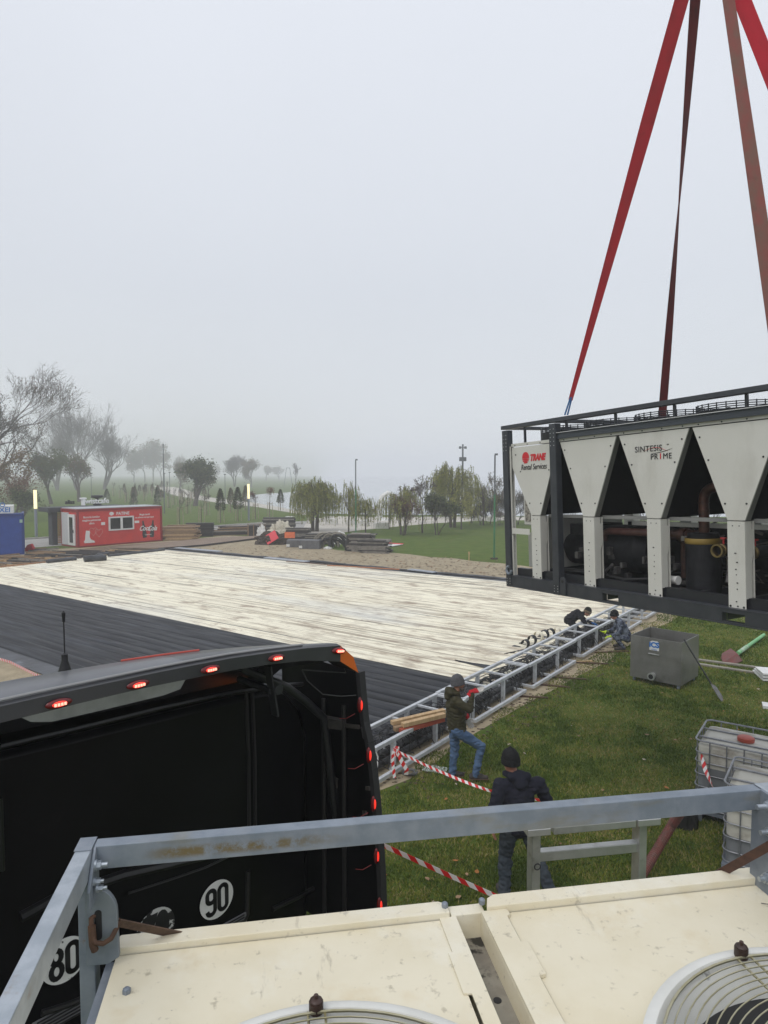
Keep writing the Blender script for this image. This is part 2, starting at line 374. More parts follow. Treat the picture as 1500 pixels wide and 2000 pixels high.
def right_dirt(m):
    N, Lk, b = nodes_of(m); tcn = N.new('ShaderNodeTexCoord'); sp = N.new('ShaderNodeSeparateXYZ'); Lk.new(tcn.outputs['UV'], sp.inputs[0]); mp = N.new('ShaderNodeMapping'); mp.inputs['Scale'].default_value = (1.3, 3.2, 1); Lk.new(tcn.outputs['UV'], mp.inputs[0])
    n = N.new('ShaderNodeTexNoise'); n.inputs['Scale'].default_value = 1; n.inputs['Detail'].default_value = 9; Lk.new(mp.outputs[0], n.inputs[0])
    r1 = N.new('ShaderNodeMapRange'); r1.inputs[1].default_value = 13; r1.inputs[2].default_value = 29; Lk.new(sp.outputs[0], r1.inputs[0]); r2 = N.new('ShaderNodeMapRange'); r2.inputs[1].default_value = .48; r2.inputs[2].default_value = .66; r2.inputs[4].default_value = .55; Lk.new(n.outputs[0], r2.inputs[0])
    q = N.new('ShaderNodeMath'); q.operation = 'MULTIPLY'; Lk.new(r1.outputs[0], q.inputs[0]); Lk.new(r2.outputs[0], q.inputs[1]); x = N.new('ShaderNodeMix'); x.data_type = 'RGBA'; x.inputs[7].default_value = (.17, .10, .06, 1)
    src = b.inputs['Base Color'].links[0].from_socket; Lk.new(src, x.inputs[6]); Lk.new(q.outputs[0], x.inputs[0]); Lk.new(x.outputs[2], b.inputs['Base Color'])
right_dirt(mMatW)
mMatB = mat('black_mat', (.006, .007, .010), (.014, .016, .021), 1.0, .5, spec=.22, coord='UV', stretch=(.3, 3.5, 1), c3=(.05, .056, .07), s3=1.0, st3=(.3, 3.2, 1), t3=(.52, .72), m3=.7, bump=.006, bscale=9, rvar=.1)
streaks(mMatB, (.002, .002, .003), (.08, 5, 1), .58, .64, .95)
lf = lambda a, b, t: a.lerp(b, t)
o = mats('cooling_mat', A_, D_, B_, C_, 118, .055, mMatW, .024, 3, .12, .004)
tag(o, 'dirty cream ice rink cooling mats laid out in long strips beyond the black ones', 'rink mat')
o = mats('cooling_mat', E_, A_ + (E_ - A_).normalized() * .02, F_, B_ + (F_ - B_).normalized() * .02, 13, .05, mMatB, .03, 5, .2, .005)
tag(o, 'black ice rink cooling mats laid out in strips behind the truck cab', 'rink mat')
# underlay
mUnder = mat('black_sheeting', (.02, .021, .025), (.05, .055, .065), 1.2, .4, bump=.02, bscale=3, c3=(.16, .175, .20), s3=.7, t3=(.6, .68), m3=.7)
def ext(p, c, k): return p + (p - c).normalized() * k
cen = (A_ + B_ + C_ + D_ + E_ + F_) / 6
mb = MB(); P = [ext(E_, cen, .9), F_ + Vector((-.3, -.6, 0)), F_ + Vector((.45, 0, 0)), C_ + Vector((.4, 0, 0)), C_ + Vector((.3, .7, 0)), ext(D_, cen, .9)]
mb.prism([(p.x, p.y) for p in P], .008, .03)
tag(mb.build('ground_sheet', mUnder), 'shiny black plastic sheeting lying under the rink mats and showing along their far edge', 'plastic sheet')
# edge rolls along the far side
r_ = random.Random(11)
def lerp3(a, b, t): return a + (b - a) * t
mb = MB(); a = D_ + Vector((.25, .5, .07)); b = C_ + Vector((.3, .55, .07))
mb.tube([lerp3(a, b, t / 40) + Vector((0, 0, r_.uniform(-.02, .02))) for t in range(41)], [r_.uniform(.05, .085) for _ in range(41)], 7)
tag(mb.build('edge_roll', mUnder, smooth=True), 'long thin roll of black sheeting along the far edge of the rink', 'sheeting roll')
for (x0, y0, x1, y1, cc) in ((640, 1104, 780, 1112, 0), (560, 1096, 640, 1103, 1)):
    mb = MB(); a = G(x0, y0, .16); b = G(x1, y1, .16); mb.beam(a, b, .12, .04)
    tag(mb.build('timber_batten', [mat('batten_orange', (.42, .16, .06), (.30, .12, .05), 6, .7), mat('batten_brown', (.10, .06, .045), (.14, .09, .06), 6, .8)][cc]),
        ['orange painted batten lying along the far edge of the rink', 'dark brown batten lying along the far rink edge next to the orange one'][cc], 'batten')
for px, py, l in ((232, 1094, 0), (350, 1076, 0)): pass
# small grey plastic roll and black rolls at the left edge
def roll(name, a, b, r, label, m):
    mb = MB(); d = (b - a); n = 14
    mb.tube([a.lerp(b, i / n) + Vector((0, 0, r_.uniform(-.01, .01))) for i in range(n + 1)], [r * r_.uniform(.86, 1.08) for _ in range(n + 1)], 12)
    return tag(mb.build(name, m, smooth=50), label, 'sheeting roll')
roll('sheeting_roll', G(164, 1092, .22), G(207, 1089, .22), .2, 'fat black roll of sheeting on the corner of the cream mats before the red kiosk', mUnder)
roll('sheeting_roll', G(92, 1097, .14), G(148, 1091, .14), .13, 'thin black roll of sheeting left of the fat roll', mUnder)
roll('sheeting_roll', G(212, 1086, .1), G(320, 1074, .1), .1, 'long lumpy black roll at the mat edge before the right kiosk end', mUnder)
roll('sheeting_roll', G(190, 1084, .12), G(212, 1082, .12), .12, 'short black roll behind the fat one', mUnder)
mb = MB(); mb.beam(G(-60, 1114, .08), G(88, 1098, .08), .14, .08)
tag(mb.build('timber_beam', mat('beam_orange', (.38, .19, .08), (.28, .14, .07), 5, .7)), 'orange brown timber beam along the left edge of the cream mats', 'beam')
# battens left of the rink
sheet('dirt', [G(*p) for p in ((-300, 1130), (-60, 1113), (90, 1099), (300, 1078), (345, 1066), (325, 1059), (230, 1065), (150, 1073), (48, 1085), (-60, 1092), (-300, 1096))], .008, mat('brown_dirt', (.13, .095, .06), (.20, .15, .10), 3, .95, c3=(.04, .03, .02), s3=5, t3=(.5, .65), m3=.8, detail=9))
for row in range(13):
    for k in range(15):
        t = row / 11
        x = -60 + k * 27 + r_.uniform(-12, 12); y = 1073 + row * 2.6 + r_.uniform(-1, 1)
        if y > 1104 - max(0, x) * .105: continue
        if y < 1085 and x < 50: continue
        if 110 < x < 330 and y < 1076: continue
        p = G(x, y, .05 + r_.uniform(0, .1)); ang = R(-16 + r_.uniform(-6, 6)) if r_.random() < .8 else R(55 + r_.uniform(-9, 9))
        ln = r_.uniform(1.2, 2.6); mb = MB(); mb.box(-ln / 2, ln / 2, -.045, .045, -.05, .05)
        ck = r_.choice((0, 0, 1, 2, 3, 3)); o = mb.build('wooden_batten', (mWood, mWoodG, mWoodL, mWoodD)[ck], M=frame(p, ang))
        tag(o, ('brown', 'grey', 'pale', 'black')[ck] + ' wooden batten strewn %s' % ('before the blue container' if x < 60 else 'left of the red kiosk' if x < 125 else 'before the red kiosk'), 'batten', 'battens strewn between the kiosk and the rink')
# sheeting and planks visible along the far edge
for (x0, y0, x1, y1, w_) in ((345, 1070, 430, 1077, .5), (520, 1089, 600, 1097, .5), (800, 1112, 850, 1118, .4)):
    a = G(x0, y0, .1); b = G(x1, y1, .1); mb = MB(); mb.beam(a, b, w_, .04)
    tag(mb.build('plastic_strip', mat('grey_plastic', (.33, .36, .40), (.22, .24, .27), 3, .35)), {345: 'pale grey plastic strip at the far left corner of the cream mats', 520: 'pale grey plastic strip at the middle of the far rink edge', 800: 'pale grey plastic strip at the far rink edge near the hanging unit'}[x0], 'plastic strip')
# ================================================================ trees
def leafmat(n, c1, c2): return mat(n, c1, c2, 1.5, .8, coord='Object', spec=.2)
mLfG = leafmat('leaf_dull_green', (.070, .090, .030), (.105, .12, .04)); mLfD = leafmat('leaf_dark_green', (.018, .032, .014), (.03, .045, .02))
mLfB = leafmat('leaf_brown', (.10, .055, .025), (.15, .08, .035)); mLfY = leafmat('willow_yellow', (.26, .27, .05), (.34, .33, .09)); mLfY2 = leafmat('willow_green', (.15, .18, .04), (.21, .235, .06))
mLfR = leafmat('leaf_red', (.16, .05, .03), (.10, .035, .025)); mLfO = leafmat('leaf_ochre', (.16, .10, .035), (.22, .14, .05))
RMIN = .004
def grow(mb, p, d, ln, r, depth, rg, spread, up, tips, nb=(2, 3), shrink=.72, sides=5, curve=.25, keep=3):
    r = max(r, RMIN)
    n = 4; pts = [p.copy()]; rs = [r]; dd = d.copy()
    for i in range(n):
        cv = curve * min(1, .3 + .05 / r); dd = (dd + Vector((rg.uniform(-cv, cv), rg.uniform(-cv, cv), rg.uniform(-cv, cv) + up * .15))).normalized()
        pts.append(pts[-1] + dd * ln / n); rs.append(r * (1 - .38 * (i + 1) / n))
    mb.tube(pts, rs, sides if depth > 2 else 3, caps=False)
    if depth <= keep: tips += pts[1:]
    if depth == 0: return
    for k in range(rg.randint(*nb) + (1 if depth > 2 else 0)):
        i = rg.choice((2, 3, 4, 4)) if k else 4
        ax = dd.orthogonal().normalized(); ax.rotate(Matrix.Rotation(rg.uniform(0, 2 * PI), 3, dd))
        nd = dd.copy(); nd.rotate(Matrix.Rotation(rg.uniform(.4, 1) * spread, 3, ax)); nd.z += up * .25; nd.normalize()
        grow(mb, pts[i], nd, ln * shrink * rg.uniform(.75, 1.1), rs[i] * .68, depth - 1, rg, spread, up, tips, nb, shrink, sides, curve, keep)
def leaves(tips, n, size, rad, rg, long=1.0, nm=2):
    mb = MB()
    for _ in range(n):
        c = rg.choice(tips) + Vector((rg.gauss(0, rad), rg.gauss(0, rad), rg.gauss(0, rad)))
        a = Vector((rg.gauss(0, 1), rg.gauss(0, 1), rg.gauss(0, 1))).normalized(); b = a.orthogonal().normalized(); s = size * rg.uniform(.6, 1.3)
        mb.mi = rg.randrange(nm)
        mb.add([c - a * s * long, c + b * s * .5, c + a * s * long, c - b * s * .5], [(0, 1, 2, 3)])
    return mb
def tree(px, py, h, label, seed, depth=5, spread=.6, up=.5, lm=None, nl=0, ls=.12, rad=.3, trunk=.25, bark=None, cat='tree', name='tree', group=None, nb=(2, 3), tl=.28, shrink=.72, lean=0, curve=.25, stems=1, keep=3, base=None):
    rg = random.Random(seed); mb = MB(); tips = []; b = base or G(px, py)
    for s in range(stems):
        d = Vector((lean + (rg.uniform(-.35, .35) if stems > 1 else 0), rg.uniform(-.2, .2) if stems > 1 else 0, 1)).normalized()
        grow(mb, Vector((rg.uniform(-.1, .1) * (stems > 1), 0, -.05)), d, h * tl, trunk / (stems ** .5), depth, rg, spread, up, tips, nb, shrink, 6, curve, keep)
    top = max(v[2] for v in mb.v); k = h / top
    mb.v = [(v[0] * k, v[1] * k, v[2] * k) for v in mb.v]; tips = [t * k for t in tips]
    T = thing(name, label, cat, b, group)
    mb.build('trunk', bark or mBark, T, smooth=60)
    if nl:
        l = leaves(tips, nl, ls, rad, rg); l.build('crown', list(lm), T)
    return T
RMIN = .013
tree(-22, 1000, 20, 'tall dark tree with sparse brown leaves at the left edge of the photo', 21, 7, .50, .26, (mLfB, mBark), 1900, .12, .25, .36, tl=.2, nb=(2, 3), shrink=.77)
tree(-45, 1002, 16, 'dark tree with brown leaves cut by the left edge of the photo', 25, 6, .7, .25, (mLfB, mBark), 1300, .12, .3, .3, tl=.2, nb=(2, 3))
RMIN = .006
tree(44, 1000, 8.5, 'small ochre leaved tree behind the left bollard lamp', 22, 5, .55, .5, (mLfO, mLfB), 2200, .13, .3, .12)
tree(30, 1012, 5, 'low reddish brown shrub behind the blue container', 23, 4, .8, .2, (mLfR, mLfB), 1800, .10, .3, .09, name='shrub', cat='shrub', stems=3)
tree(44, 1018, 3.9, 'dark green conical bush right behind the blue container', 24, 4, .6, .5, (mLfD, mLfG), 2600, .10, .22, .08, name='bush', cat='bush', stems=3)
tree(100, 985, 9.2, 'round headed olive green tree behind the left end of the cafe pavilion', 31, 5, .58, .40, (mLfG, mLfG), 5200, .17, .3, .2, tl=.17, shrink=.8, nb=(3, 3))
tree(155, 980, 8.8, 'half bare dull brown green tree directly behind the kiosk', 32, 6, .58, .42, (mLfB, mLfG), 2400, .14, .3, .2, tl=.17, shrink=.8)
tree(381, 988, 7.6, 'dense round olive tree on the lawn right of the thin grey pole', 36, 5, .66, .3, (mLfG, mLfD), 6500, .15, .3, .22, tl=.17, nb=(3, 3), shrink=.8)
tree(408, 975, 4.6, 'small bare tree right behind the dense round olive tree', 41, 5, .5, .5, (mLfB, mLfG), 900, .12, .3, .1)
RMIN = .017
RMIN = .024
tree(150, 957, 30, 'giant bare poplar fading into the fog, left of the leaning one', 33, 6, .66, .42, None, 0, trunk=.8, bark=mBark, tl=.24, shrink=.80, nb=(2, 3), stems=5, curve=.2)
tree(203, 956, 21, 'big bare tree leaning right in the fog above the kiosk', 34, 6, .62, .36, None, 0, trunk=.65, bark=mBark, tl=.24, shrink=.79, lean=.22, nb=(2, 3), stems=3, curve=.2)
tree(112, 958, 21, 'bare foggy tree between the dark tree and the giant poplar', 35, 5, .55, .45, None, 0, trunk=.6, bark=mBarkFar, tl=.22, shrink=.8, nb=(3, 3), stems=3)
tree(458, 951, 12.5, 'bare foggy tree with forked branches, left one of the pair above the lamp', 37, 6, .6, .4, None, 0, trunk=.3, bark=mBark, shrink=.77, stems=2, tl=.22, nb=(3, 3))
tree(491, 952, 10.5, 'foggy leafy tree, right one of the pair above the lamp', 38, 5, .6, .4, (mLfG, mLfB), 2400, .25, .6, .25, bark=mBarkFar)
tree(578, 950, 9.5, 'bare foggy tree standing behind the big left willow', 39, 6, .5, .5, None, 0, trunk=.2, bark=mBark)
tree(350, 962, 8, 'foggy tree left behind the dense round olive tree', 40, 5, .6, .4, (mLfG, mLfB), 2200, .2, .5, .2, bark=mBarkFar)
# far row in the fog
for i, (px, py, h, n, lab) in enumerate(((262, 945, 14, 1500, 'above the low conifer'), (283, 945, 19, 2200, 'left of the broad pair by the grey pole'), (300, 945, 21, 2200, 'broadest one left of the grey pole'), (316, 945, 17, 1900, 'right behind the grey pole'), (352, 942, 15, 1200, 'over the pale path'), (520, 941, 9, 900, 'left of the cable mast'), (545, 940, 9, 900, 'just beside the cable mast'), (420, 940, 10, 900, 'between the olive tree and the lamp pair'), (-20, 952, 20, 900, 'outermost at the left edge'), (480, 940, 9, 900, 'behind the right bollard lamp'))):
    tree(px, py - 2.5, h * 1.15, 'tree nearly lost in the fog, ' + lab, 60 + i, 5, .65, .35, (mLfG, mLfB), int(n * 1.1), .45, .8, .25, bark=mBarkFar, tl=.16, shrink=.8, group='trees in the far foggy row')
RMIN = .004
# willows
def willow(px, py, h, wd, label, seed, nst, dens, lm, trunk=.16, stems=1, wispy=.5, lift=.62):
    rg = random.Random(seed); b = G(px, py); T = thing('willow', label, 'willow tree', b); mb = MB(); lv = MB()
    hh = h * lift
    for s in range(stems):
        x = (s - (stems - 1) / 2) * .35
        mb.tube([(x, 0, -.05), (x * 1.2, .05, hh * .4), (x * 1.6 + .05, 0, hh * .8), (x * 1.8, 0, hh)], [trunk, trunk * .85, trunk * .6, trunk * .4], 8, caps=False)
    for k in range(nst):
        a = rg.uniform(0, 2 * PI); rr = wd / 2 * math.sqrt(rg.uniform(.04, 1)); z0 = hh * rg.uniform(.45, .95); zt = h * (1 - .30 * (rr / (wd / 2)) ** 2) * rg.uniform(.86, 1.0)
        e = Vector((rr * math.cos(a), rr * math.sin(a), zt)); s0 = Vector((0, 0, z0)); m1 = s0.lerp(e, .5) + Vector((0, 0, .12 * h)); m1.z = min(m1.z, zt)
        mb.tube([s0, m1, e], [trunk * .25, trunk * .14, trunk * .05], 4, caps=False)
        for j in range(dens):
            st = m1.lerp(e, rg.uniform(.1, 1.15)) + Vector((rg.gauss(0, .12), rg.gauss(0, .12), rg.gauss(0, .1)))
            ln = rg.uniform(.3, 1) * (st.z - h * rg.uniform(.06, .35)); o2 = Vector((math.cos(a), math.sin(a), 0)) * rg.uniform(.02, .35)
            pts = [st + o2 * (1 - (1 - t / 5) ** 2) + Vector((rg.gauss(0, .02), rg.gauss(0, .02), -ln * (t / 5) ** 1.2)) for t in range(6)]
            mb.tube(pts, [.007] * 6, 3, caps=False)
            nl = int(ln * 17 * wispy * 2)
            for q in range(nl):
                t = rg.uniform(0, 5); i = min(4, int(t)); c = pts[i].lerp(pts[i + 1], t - i)
                d = Vector((rg.gauss(0, .5), rg.gauss(0, .5), -1)).normalized(); sd = d.orthogonal().normalized(); sd.rotate(Matrix.Rotation(rg.uniform(0, 6.28), 3, d)); s = rg.uniform(.05, .10)
                lv.mi = 0 if rg.random() < .6 else 1
                lv.add([c, c + d * s * .5 + sd * .028, c + d * s * 1.5, c + d * s * .5 - sd * .028], [(0, 1, 2, 3)])
    mb.build('trunk', mBark, T, smooth=60); lv.build('crown', list(lm), T)
willow(615, 1038, 5.0, 4.3, 'big dense willow left of all the others, behind the wood stacks', 1, 70, 7, (mLfY2, mLfY), .17, 2, .8)
willow(681, 1040, 4.6, 2.8, 'thin willow with a slender trunk just left of the first green pole', 2, 26, 5, (mLfY, mLfY2), .07, 1, .55)
willow(714, 1043, 3.5, 2.4, 'small sparse willow just right of the first green pole', 3, 24, 5, (mLfY, mLfY2), .06, 1, .5)
willow(787, 1044, 4.3, 3.6, 'yellowish willow mixed with reddish twigs in the middle of the lawn edge', 4, 34, 6, (mLfY, mLfY2), .09, 2, .6)
willow(884, 1030, 6.6, 5.6, 'tallest willow, in front of the camera mast', 5, 60, 7, (mLfY, mLfY2), .15, 2, .65)
willow(901, 1034, 4.0, 2.6, 'bright yellow small willow in front of the tallest one', 6, 30, 6, (mLfY, mLfY), .07, 1, .7)
willow(944, 1026, 4.6, 3.4, 'willow right of the tallest one, beside the second green pole', 7, 30, 5, (mLfY2, mLfY), .09, 1, .5)
willow(760, 1034, 3.4, 3.0, 'wispy low willow left of the reddish twigs', 8, 24, 5, (mLfY2, mLfY), .05, 1, .5)
RMIN = .009
tree(789, 1046, 3.7, 'reddish brown bare shrub inside the middle willow', 9, 5, .5, .5, (mLfR, mLfR), 1500, .05, .12, .05, stems=4, name='shrub', cat='shrub')
tree(825, 1041, 5.0, 'thin bare dark tree between the willows', 10, 5, .75, .3, (mLfR, mLfR), 300, .04, .08, .06, tl=.3, shrink=.6, nb=(3, 4))
tree(853, 1045, 3.5, 'dense dark green upright bush in front of the willows', 11, 5, .6, .5, (mLfD, mLfG), 7500, .065, .15, .06, name='bush', cat='bush', stems=4, tl=.22)
tree(966, 1031, 5.2, 'thin dark tree left behind the second green pole', 12, 5, .7, .3, (mLfG, mLfB), 700, .06, .15, .06)
for i, (px, py, h) in enumerate(((938, 1025, 2.4), (955, 1024, 2.8), (978, 1026, 3.6), (992, 1025, 3.8), (1010, 1025, 3.6), (920, 1022, 1.6))):
    tree(px, py, h, 'bare grey brown brush in the thicket beside the second green pole', 100 + i, 5, .65, .4, (mLfB, mLfG), 420, .06, .15, .05, stems=4, name='shrub', cat='shrub', group='brush beside the second green pole')
for i, px in enumerate(range(1030, 1560, 45)):
    tree(px, 1028 + rng.uniform(-6, 6), rng.uniform(3, 5), 'bare brush along the lake seen through and behind the hanging unit', 120 + i, 5, .65, .4, (mLfB, mLfG), 500, .08, .2, .06, stems=3, name='shrub', cat='shrub', group='brush behind the hanging unit')
for i, (px, py) in enumerate(((700, 1007), (735, 1008), (870, 1012), (930, 1014), (690, 1006), (975, 1016))):
    tree(px, py, 1.0, 'low dark shrub at the water edge behind the willows', 140 + i, 4, .8, .2, (mLfD, mLfB), 500, .07, .15, .03, stems=4, name='shrub', cat='shrub', group='low shrubs at the water edge')

# conifers + staked saplings
def conifer(px, py, h, w, label, seed, stakes=True, lm=None, group=None, cols=None):
    rg = random.Random(seed); T = thing('staked_sapling' if stakes else 'small_conifer', label, 'young tree', G(px, py), group)
    mb = MB(); t0 = h * (.35 if stakes else .06); mb.tube([(0, 0, -.02), (.02, 0, h * .6), (0, 0, h)], [.04, .03, .008], 6)
    mb.build('trunk', mBark, T)
    if lm:
        lv = MB()
        for _ in range(int(800 * h / 3)):
            t = rg.random() ** .8; z = t0 + (h - t0) * t; rr = w / 2 * (1 - t) ** .6 * math.sqrt(rg.uniform(.1, 1)) * (min(1, t * 6 + .4)); a = rg.uniform(0, 6.28)
            c = Vector((rr * 1.2 * math.cos(a), rr * 1.2 * math.sin(a), z)); d = Vector((math.cos(a), math.sin(a), rg.uniform(-.2, 1))).normalized(); sd = d.orthogonal().normalized(); s = rg.uniform(.08, .16)
            lv.mi = rg.randrange(2); lv.add([c - sd * .05, c + d * s, c + sd * .05, c - d * s * .6], [(0, 1, 2, 3)])
        lv.build('crown', list(lm), T)
    else:
        mb = MB(); tips = []; grow(mb, Vector((0, 0, h * .45)), Vector((0, 0, 1)), h * .25, .02, 4, rg, .5, .4, tips, (2, 3)); mb.build('twigs', mBark, T)
        if cols: leaves(tips, 260, .07, .12, rg).build('crown', list(cols), T)
    if stakes:
        for a in (R(30), R(150), R(270)):
            s = MB(); s.cyl((.38 * math.cos(a), .38 * math.sin(a), -.05), (.30 * math.cos(a), .30 * math.sin(a), 1.75), .035, 6); s.build('stake', mat('stake_wood', (.33, .28, .20), (.25, .21, .15), 5, .8), T)
        s = MB()
        for k in range(3): s.beam((.31 * math.cos(R(30 + 120 * k)), .31 * math.sin(R(30 + 120 * k)), 1.55), (.31 * math.cos(R(150 + 120 * k)), .31 * math.sin(R(150 + 120 * k)), 1.55), .03, .05)
        s.build('crossbar', MATS['stake_wood'], T)
    return T
dk = (mLfD, mLfG)
for i, a in enumerate(((431, 1021, 3.5, 1.0, 'staked dark conical sapling left of the right bollard lamp, nearest to the black panels', True, dk), (465, 1018, 3.6, 1.15, 'staked dark conical sapling just left of the right bollard lamp', True, dk),
    (451, 1001, 3.2, 1.0, 'staked olive sapling behind and between the two dark conical ones', True, (mLfG, mLfB)), (480, 997, 3.4, 1.0, 'staked olive sapling directly behind the right bollard lamp', True, (mLfG, mLfB)),
    (548, 997, 2.9, 1.0, 'staked green sapling close to the big left willow', True, dk),
    (307, 992, 3.0, 1.1, 'small dark conifer behind the right end of the red kiosk', False, dk), (261, 992, 2.2, 1.3, 'small low conifer peeping over the kiosk roof', False, dk),
    (209, 984, 2.5, 1.3, 'small dark conifer behind the cafe letters', False, dk), (399, 975, 2.7, .9, 'staked sapling on the lawn right of the dense round olive tree', True, (mLfG, mLfB)))):
    conifer(*a[:5], 200 + i, a[5], a[6])
conifer(527, 1010, 3.2, 1, 'staked sapling with thin red leaves left of the big willow', 220, True, None, None, (mLfR, mLfB))
conifer(499, 1014, 2.8, 1, 'staked bare reddish sapling right of the right bollard lamp', 221, True, None, None, (mLfR, mBark))
for i, (px, py) in enumerate(((351, 1024), (393, 1022), (367, 1003), (404, 1006), (353, 985), (107, 1050), (370, 985), (340, 986), (330, 992))):
    conifer(px, py, 2.6, 1, 'staked bare sapling ' + ('right of the kiosk behind the orange brown planks', 'behind the black panels', 'farther back behind the orange brown planks', 'left of the conical saplings', 'far back left of the olive tree', 'beside the left bollard lamp', 'directly below the olive tree', 'just right of the thin grey pole', 'left of the olive tree trunk')[i], 230 + i, True, None, 'bare staked saplings on the lawn')
rg_ = random.Random(5)
for i in range(34):
    px = 215 + rg_.uniform(0, 150) + i * 1.2; py = 958 + rg_.uniform(0, 24)
    if px > 325 and py < 972: px -= 60
    conifer(px, py, rg_.uniform(2, 3), .9, 'small far staked sapling on the foggy lawn left of the pale path', 250 + i, True, (mLfG, mLfB) if i % 3 == 0 else None, 'far saplings on the foggy lawn')

# ================================================================ poles and lamps
mPoleG = mat('green_pole_paint', (.03, .17, .07), (.04, .14, .06), 4, .5); mPoleD = mat('pole_grey', (.10, .11, .12), rough=.6); mLampOn = mat('lamp_glow', (1, .88, .52), emit=.85)
def green_pole(px, py, h, label):
    T = thing('green_pole', label, 'pole', G(px, py)); MB().cyl((0, 0, 0), (0, 0, h * .62), .055, 10).build('lower_pole', mPoleG, T, smooth=True)
    m = MB(); m.cyl((0, 0, h * .62), (0, 0, h), .045, 10); m.box(-.02, .16, -.04, .04, h - .03, h + .08); m.build('upper_pole', mPoleD, T)
    MB().cyl((0, 0, 0), (0, 0, .08), .22, 12).build('base_flange', mat('earth_dark', (.05, .038, .028), rough=1), T)
green_pole(695, 1046, 6.15, 'thin green pole by the small willows, left of the two'); green_pole(965, 1092, 6.15, 'thin green pole near the hanging unit, right of the two')
def bollard(px, py, h, label):
    T = thing('bollard_lamp', label, 'lamp post', G(px, py)); MB().cyl((0, 0, 0), (0, 0, h * .60), .11, 12, .11).build('pole', mat('lamp_grey', (.22, .24, .28), rough=.5), T, smooth=True)
    MB().cyl((0, 0, h * .60), (0, 0, h), .125, 12).build('lamp_tube', mLampOn, T, smooth=True); MB().cyl((0, 0, h), (0, 0, h + .04), .135, 12).build('cap', mPoleD, T)
bollard(71, 1048, 3.75, 'grey column lamp with glowing yellow head next to the blue container'); bollard(486, 1017, 3.95, 'grey column lamp with glowing yellow head behind the plank piles')
def street_lamp(px, py, h, label, group=None):
    T = thing('street_lamp', label, 'lamp post', G(px, py), group); MB().cyl((0, 0, 0), (0, 0, h), .06, 8, .045).build('pole', mPoleD, T)
    m = MB(); m.lathe([(.02, 0), (.22, .06), (.24, .12), (.08, .2), (0, .22)], (0, 0, h), 12); m.build('lamp_head', mPoleD, T, smooth=True)
street_lamp(179, 978, 5.0, 'black park lamp with round head behind the cafe letters'); street_lamp(440, 983, 4.8, 'thin black park lamp between the conical saplings')
street_lamp(332, 975, 5.2, 'thin park lamp beside the pale path, behind the grey pole'); street_lamp(322, 972, 5, 'thin park lamp left of the one beside the pale path')
T = thing('grey_pole', 'tall thin grey pole rising behind the right end of the kiosk', 'pole', G(321, 1003)); MB().cyl((0, 0, 0), (0, 0, 8.6), .07, 8, .05).build('pole', mPoleD, T); MB().cyl((0, 0, 8.6), (0, 0, 8.75), .075, 8).build('cap', mBlack, T)
b = G(903, 1012); T = thing('camera_mast', 'tall dark mast carrying cameras and a box behind the tallest willow', 'mast', b)
hh = 5.05 + (925 - 868) / F * b.y
MB().cyl((0, 0, 0), (0, 0, hh), .13, 10, .09).build('pole', mPoleD, T); MB().box(-.38, .38, -.25, .25, hh - 1.9, hh - 1.45).build('equipment_box', mPoleD, T)
for s in (-1, 1):
    m = MB(); m.beam((0, 0, hh - .35), (s * .35, 0, hh - .35), .06, .06); m.box(s * .3 - .12, s * .3 + .12, -.2, .2, hh - .5, hh - .25); m.build('camera', mPoleD, T)
# pylons over the far shore
for px, lab in ((563, 'left leaning frame of the cable ski mast pair in the fog'),):
    b = G(563, 952); T = thing('ski_mast', 'faint A shaped cable mast standing in the fog behind the big willow', 'mast', b)
    h = 5.05 + (925 - 914) / F * b.y
    for s in (-1, 1): MB().beam((s * 1.6, 0, 0), (s * .6, 0, h), .14, .14).build('leg', mPoleD, T)
    MB().beam((-.7, 0, h), (.7, 0, h), .15, .15).build('crossbeam', mPoleD, T)
# concrete planters
for i, (px, py, w) in enumerate(((648, 1024, 1.1), (685, 1025, .9), (712, 1027, .9), (745, 1032, 1.3), (565, 1019, .9), (608, 1022, .9), (930, 1017, .9), (960, 1018, .9))):
    m = MB(); m.box(-w / 2, w / 2, -.5, .5, 0, .5); m.box(-w / 2 + .1, w / 2 - .1, -.4, .4, .5, .56)
    tag(m.build('concrete_block', mat('white_concrete', (.62, .61, .57), (.52, .51, .48), 3, .8), M=frame(G(px, py), R(rng.uniform(-10, 20))), bevel=.02), 'low white concrete block on the plaza ' + ('behind the thin willow', 'behind the first green pole', 'right of the first green pole', 'nearest to the lawn, behind the wispy willow', 'left of the big willow', 'behind the big willow trunk', 'behind the tallest willow', 'beside the second green pole')[i], 'concrete block', 'white blocks on the plaza')
b = G(752, 1017); T = thing('white_arch_sculpture', 'white curved neck shaped sculpture on the plaza by the water', 'sculpture', b)
m = MB(); m.tube([(-.6, 0, 0), (-.6, 0, 1.6), (-.3, 0, 2.6), (.3, 0, 3.0), (.9, 0, 2.75), (1.2, 0, 2.3)], [.35, .3, .28, .26, .2, .06], 10); m.build('curved_body', mWhite, T, smooth=True)
m = MB(); m.lathe([(0, 0), (.8, 0), (.75, .2), (0, .22)], n=20); m.build('base', mWhite, T)

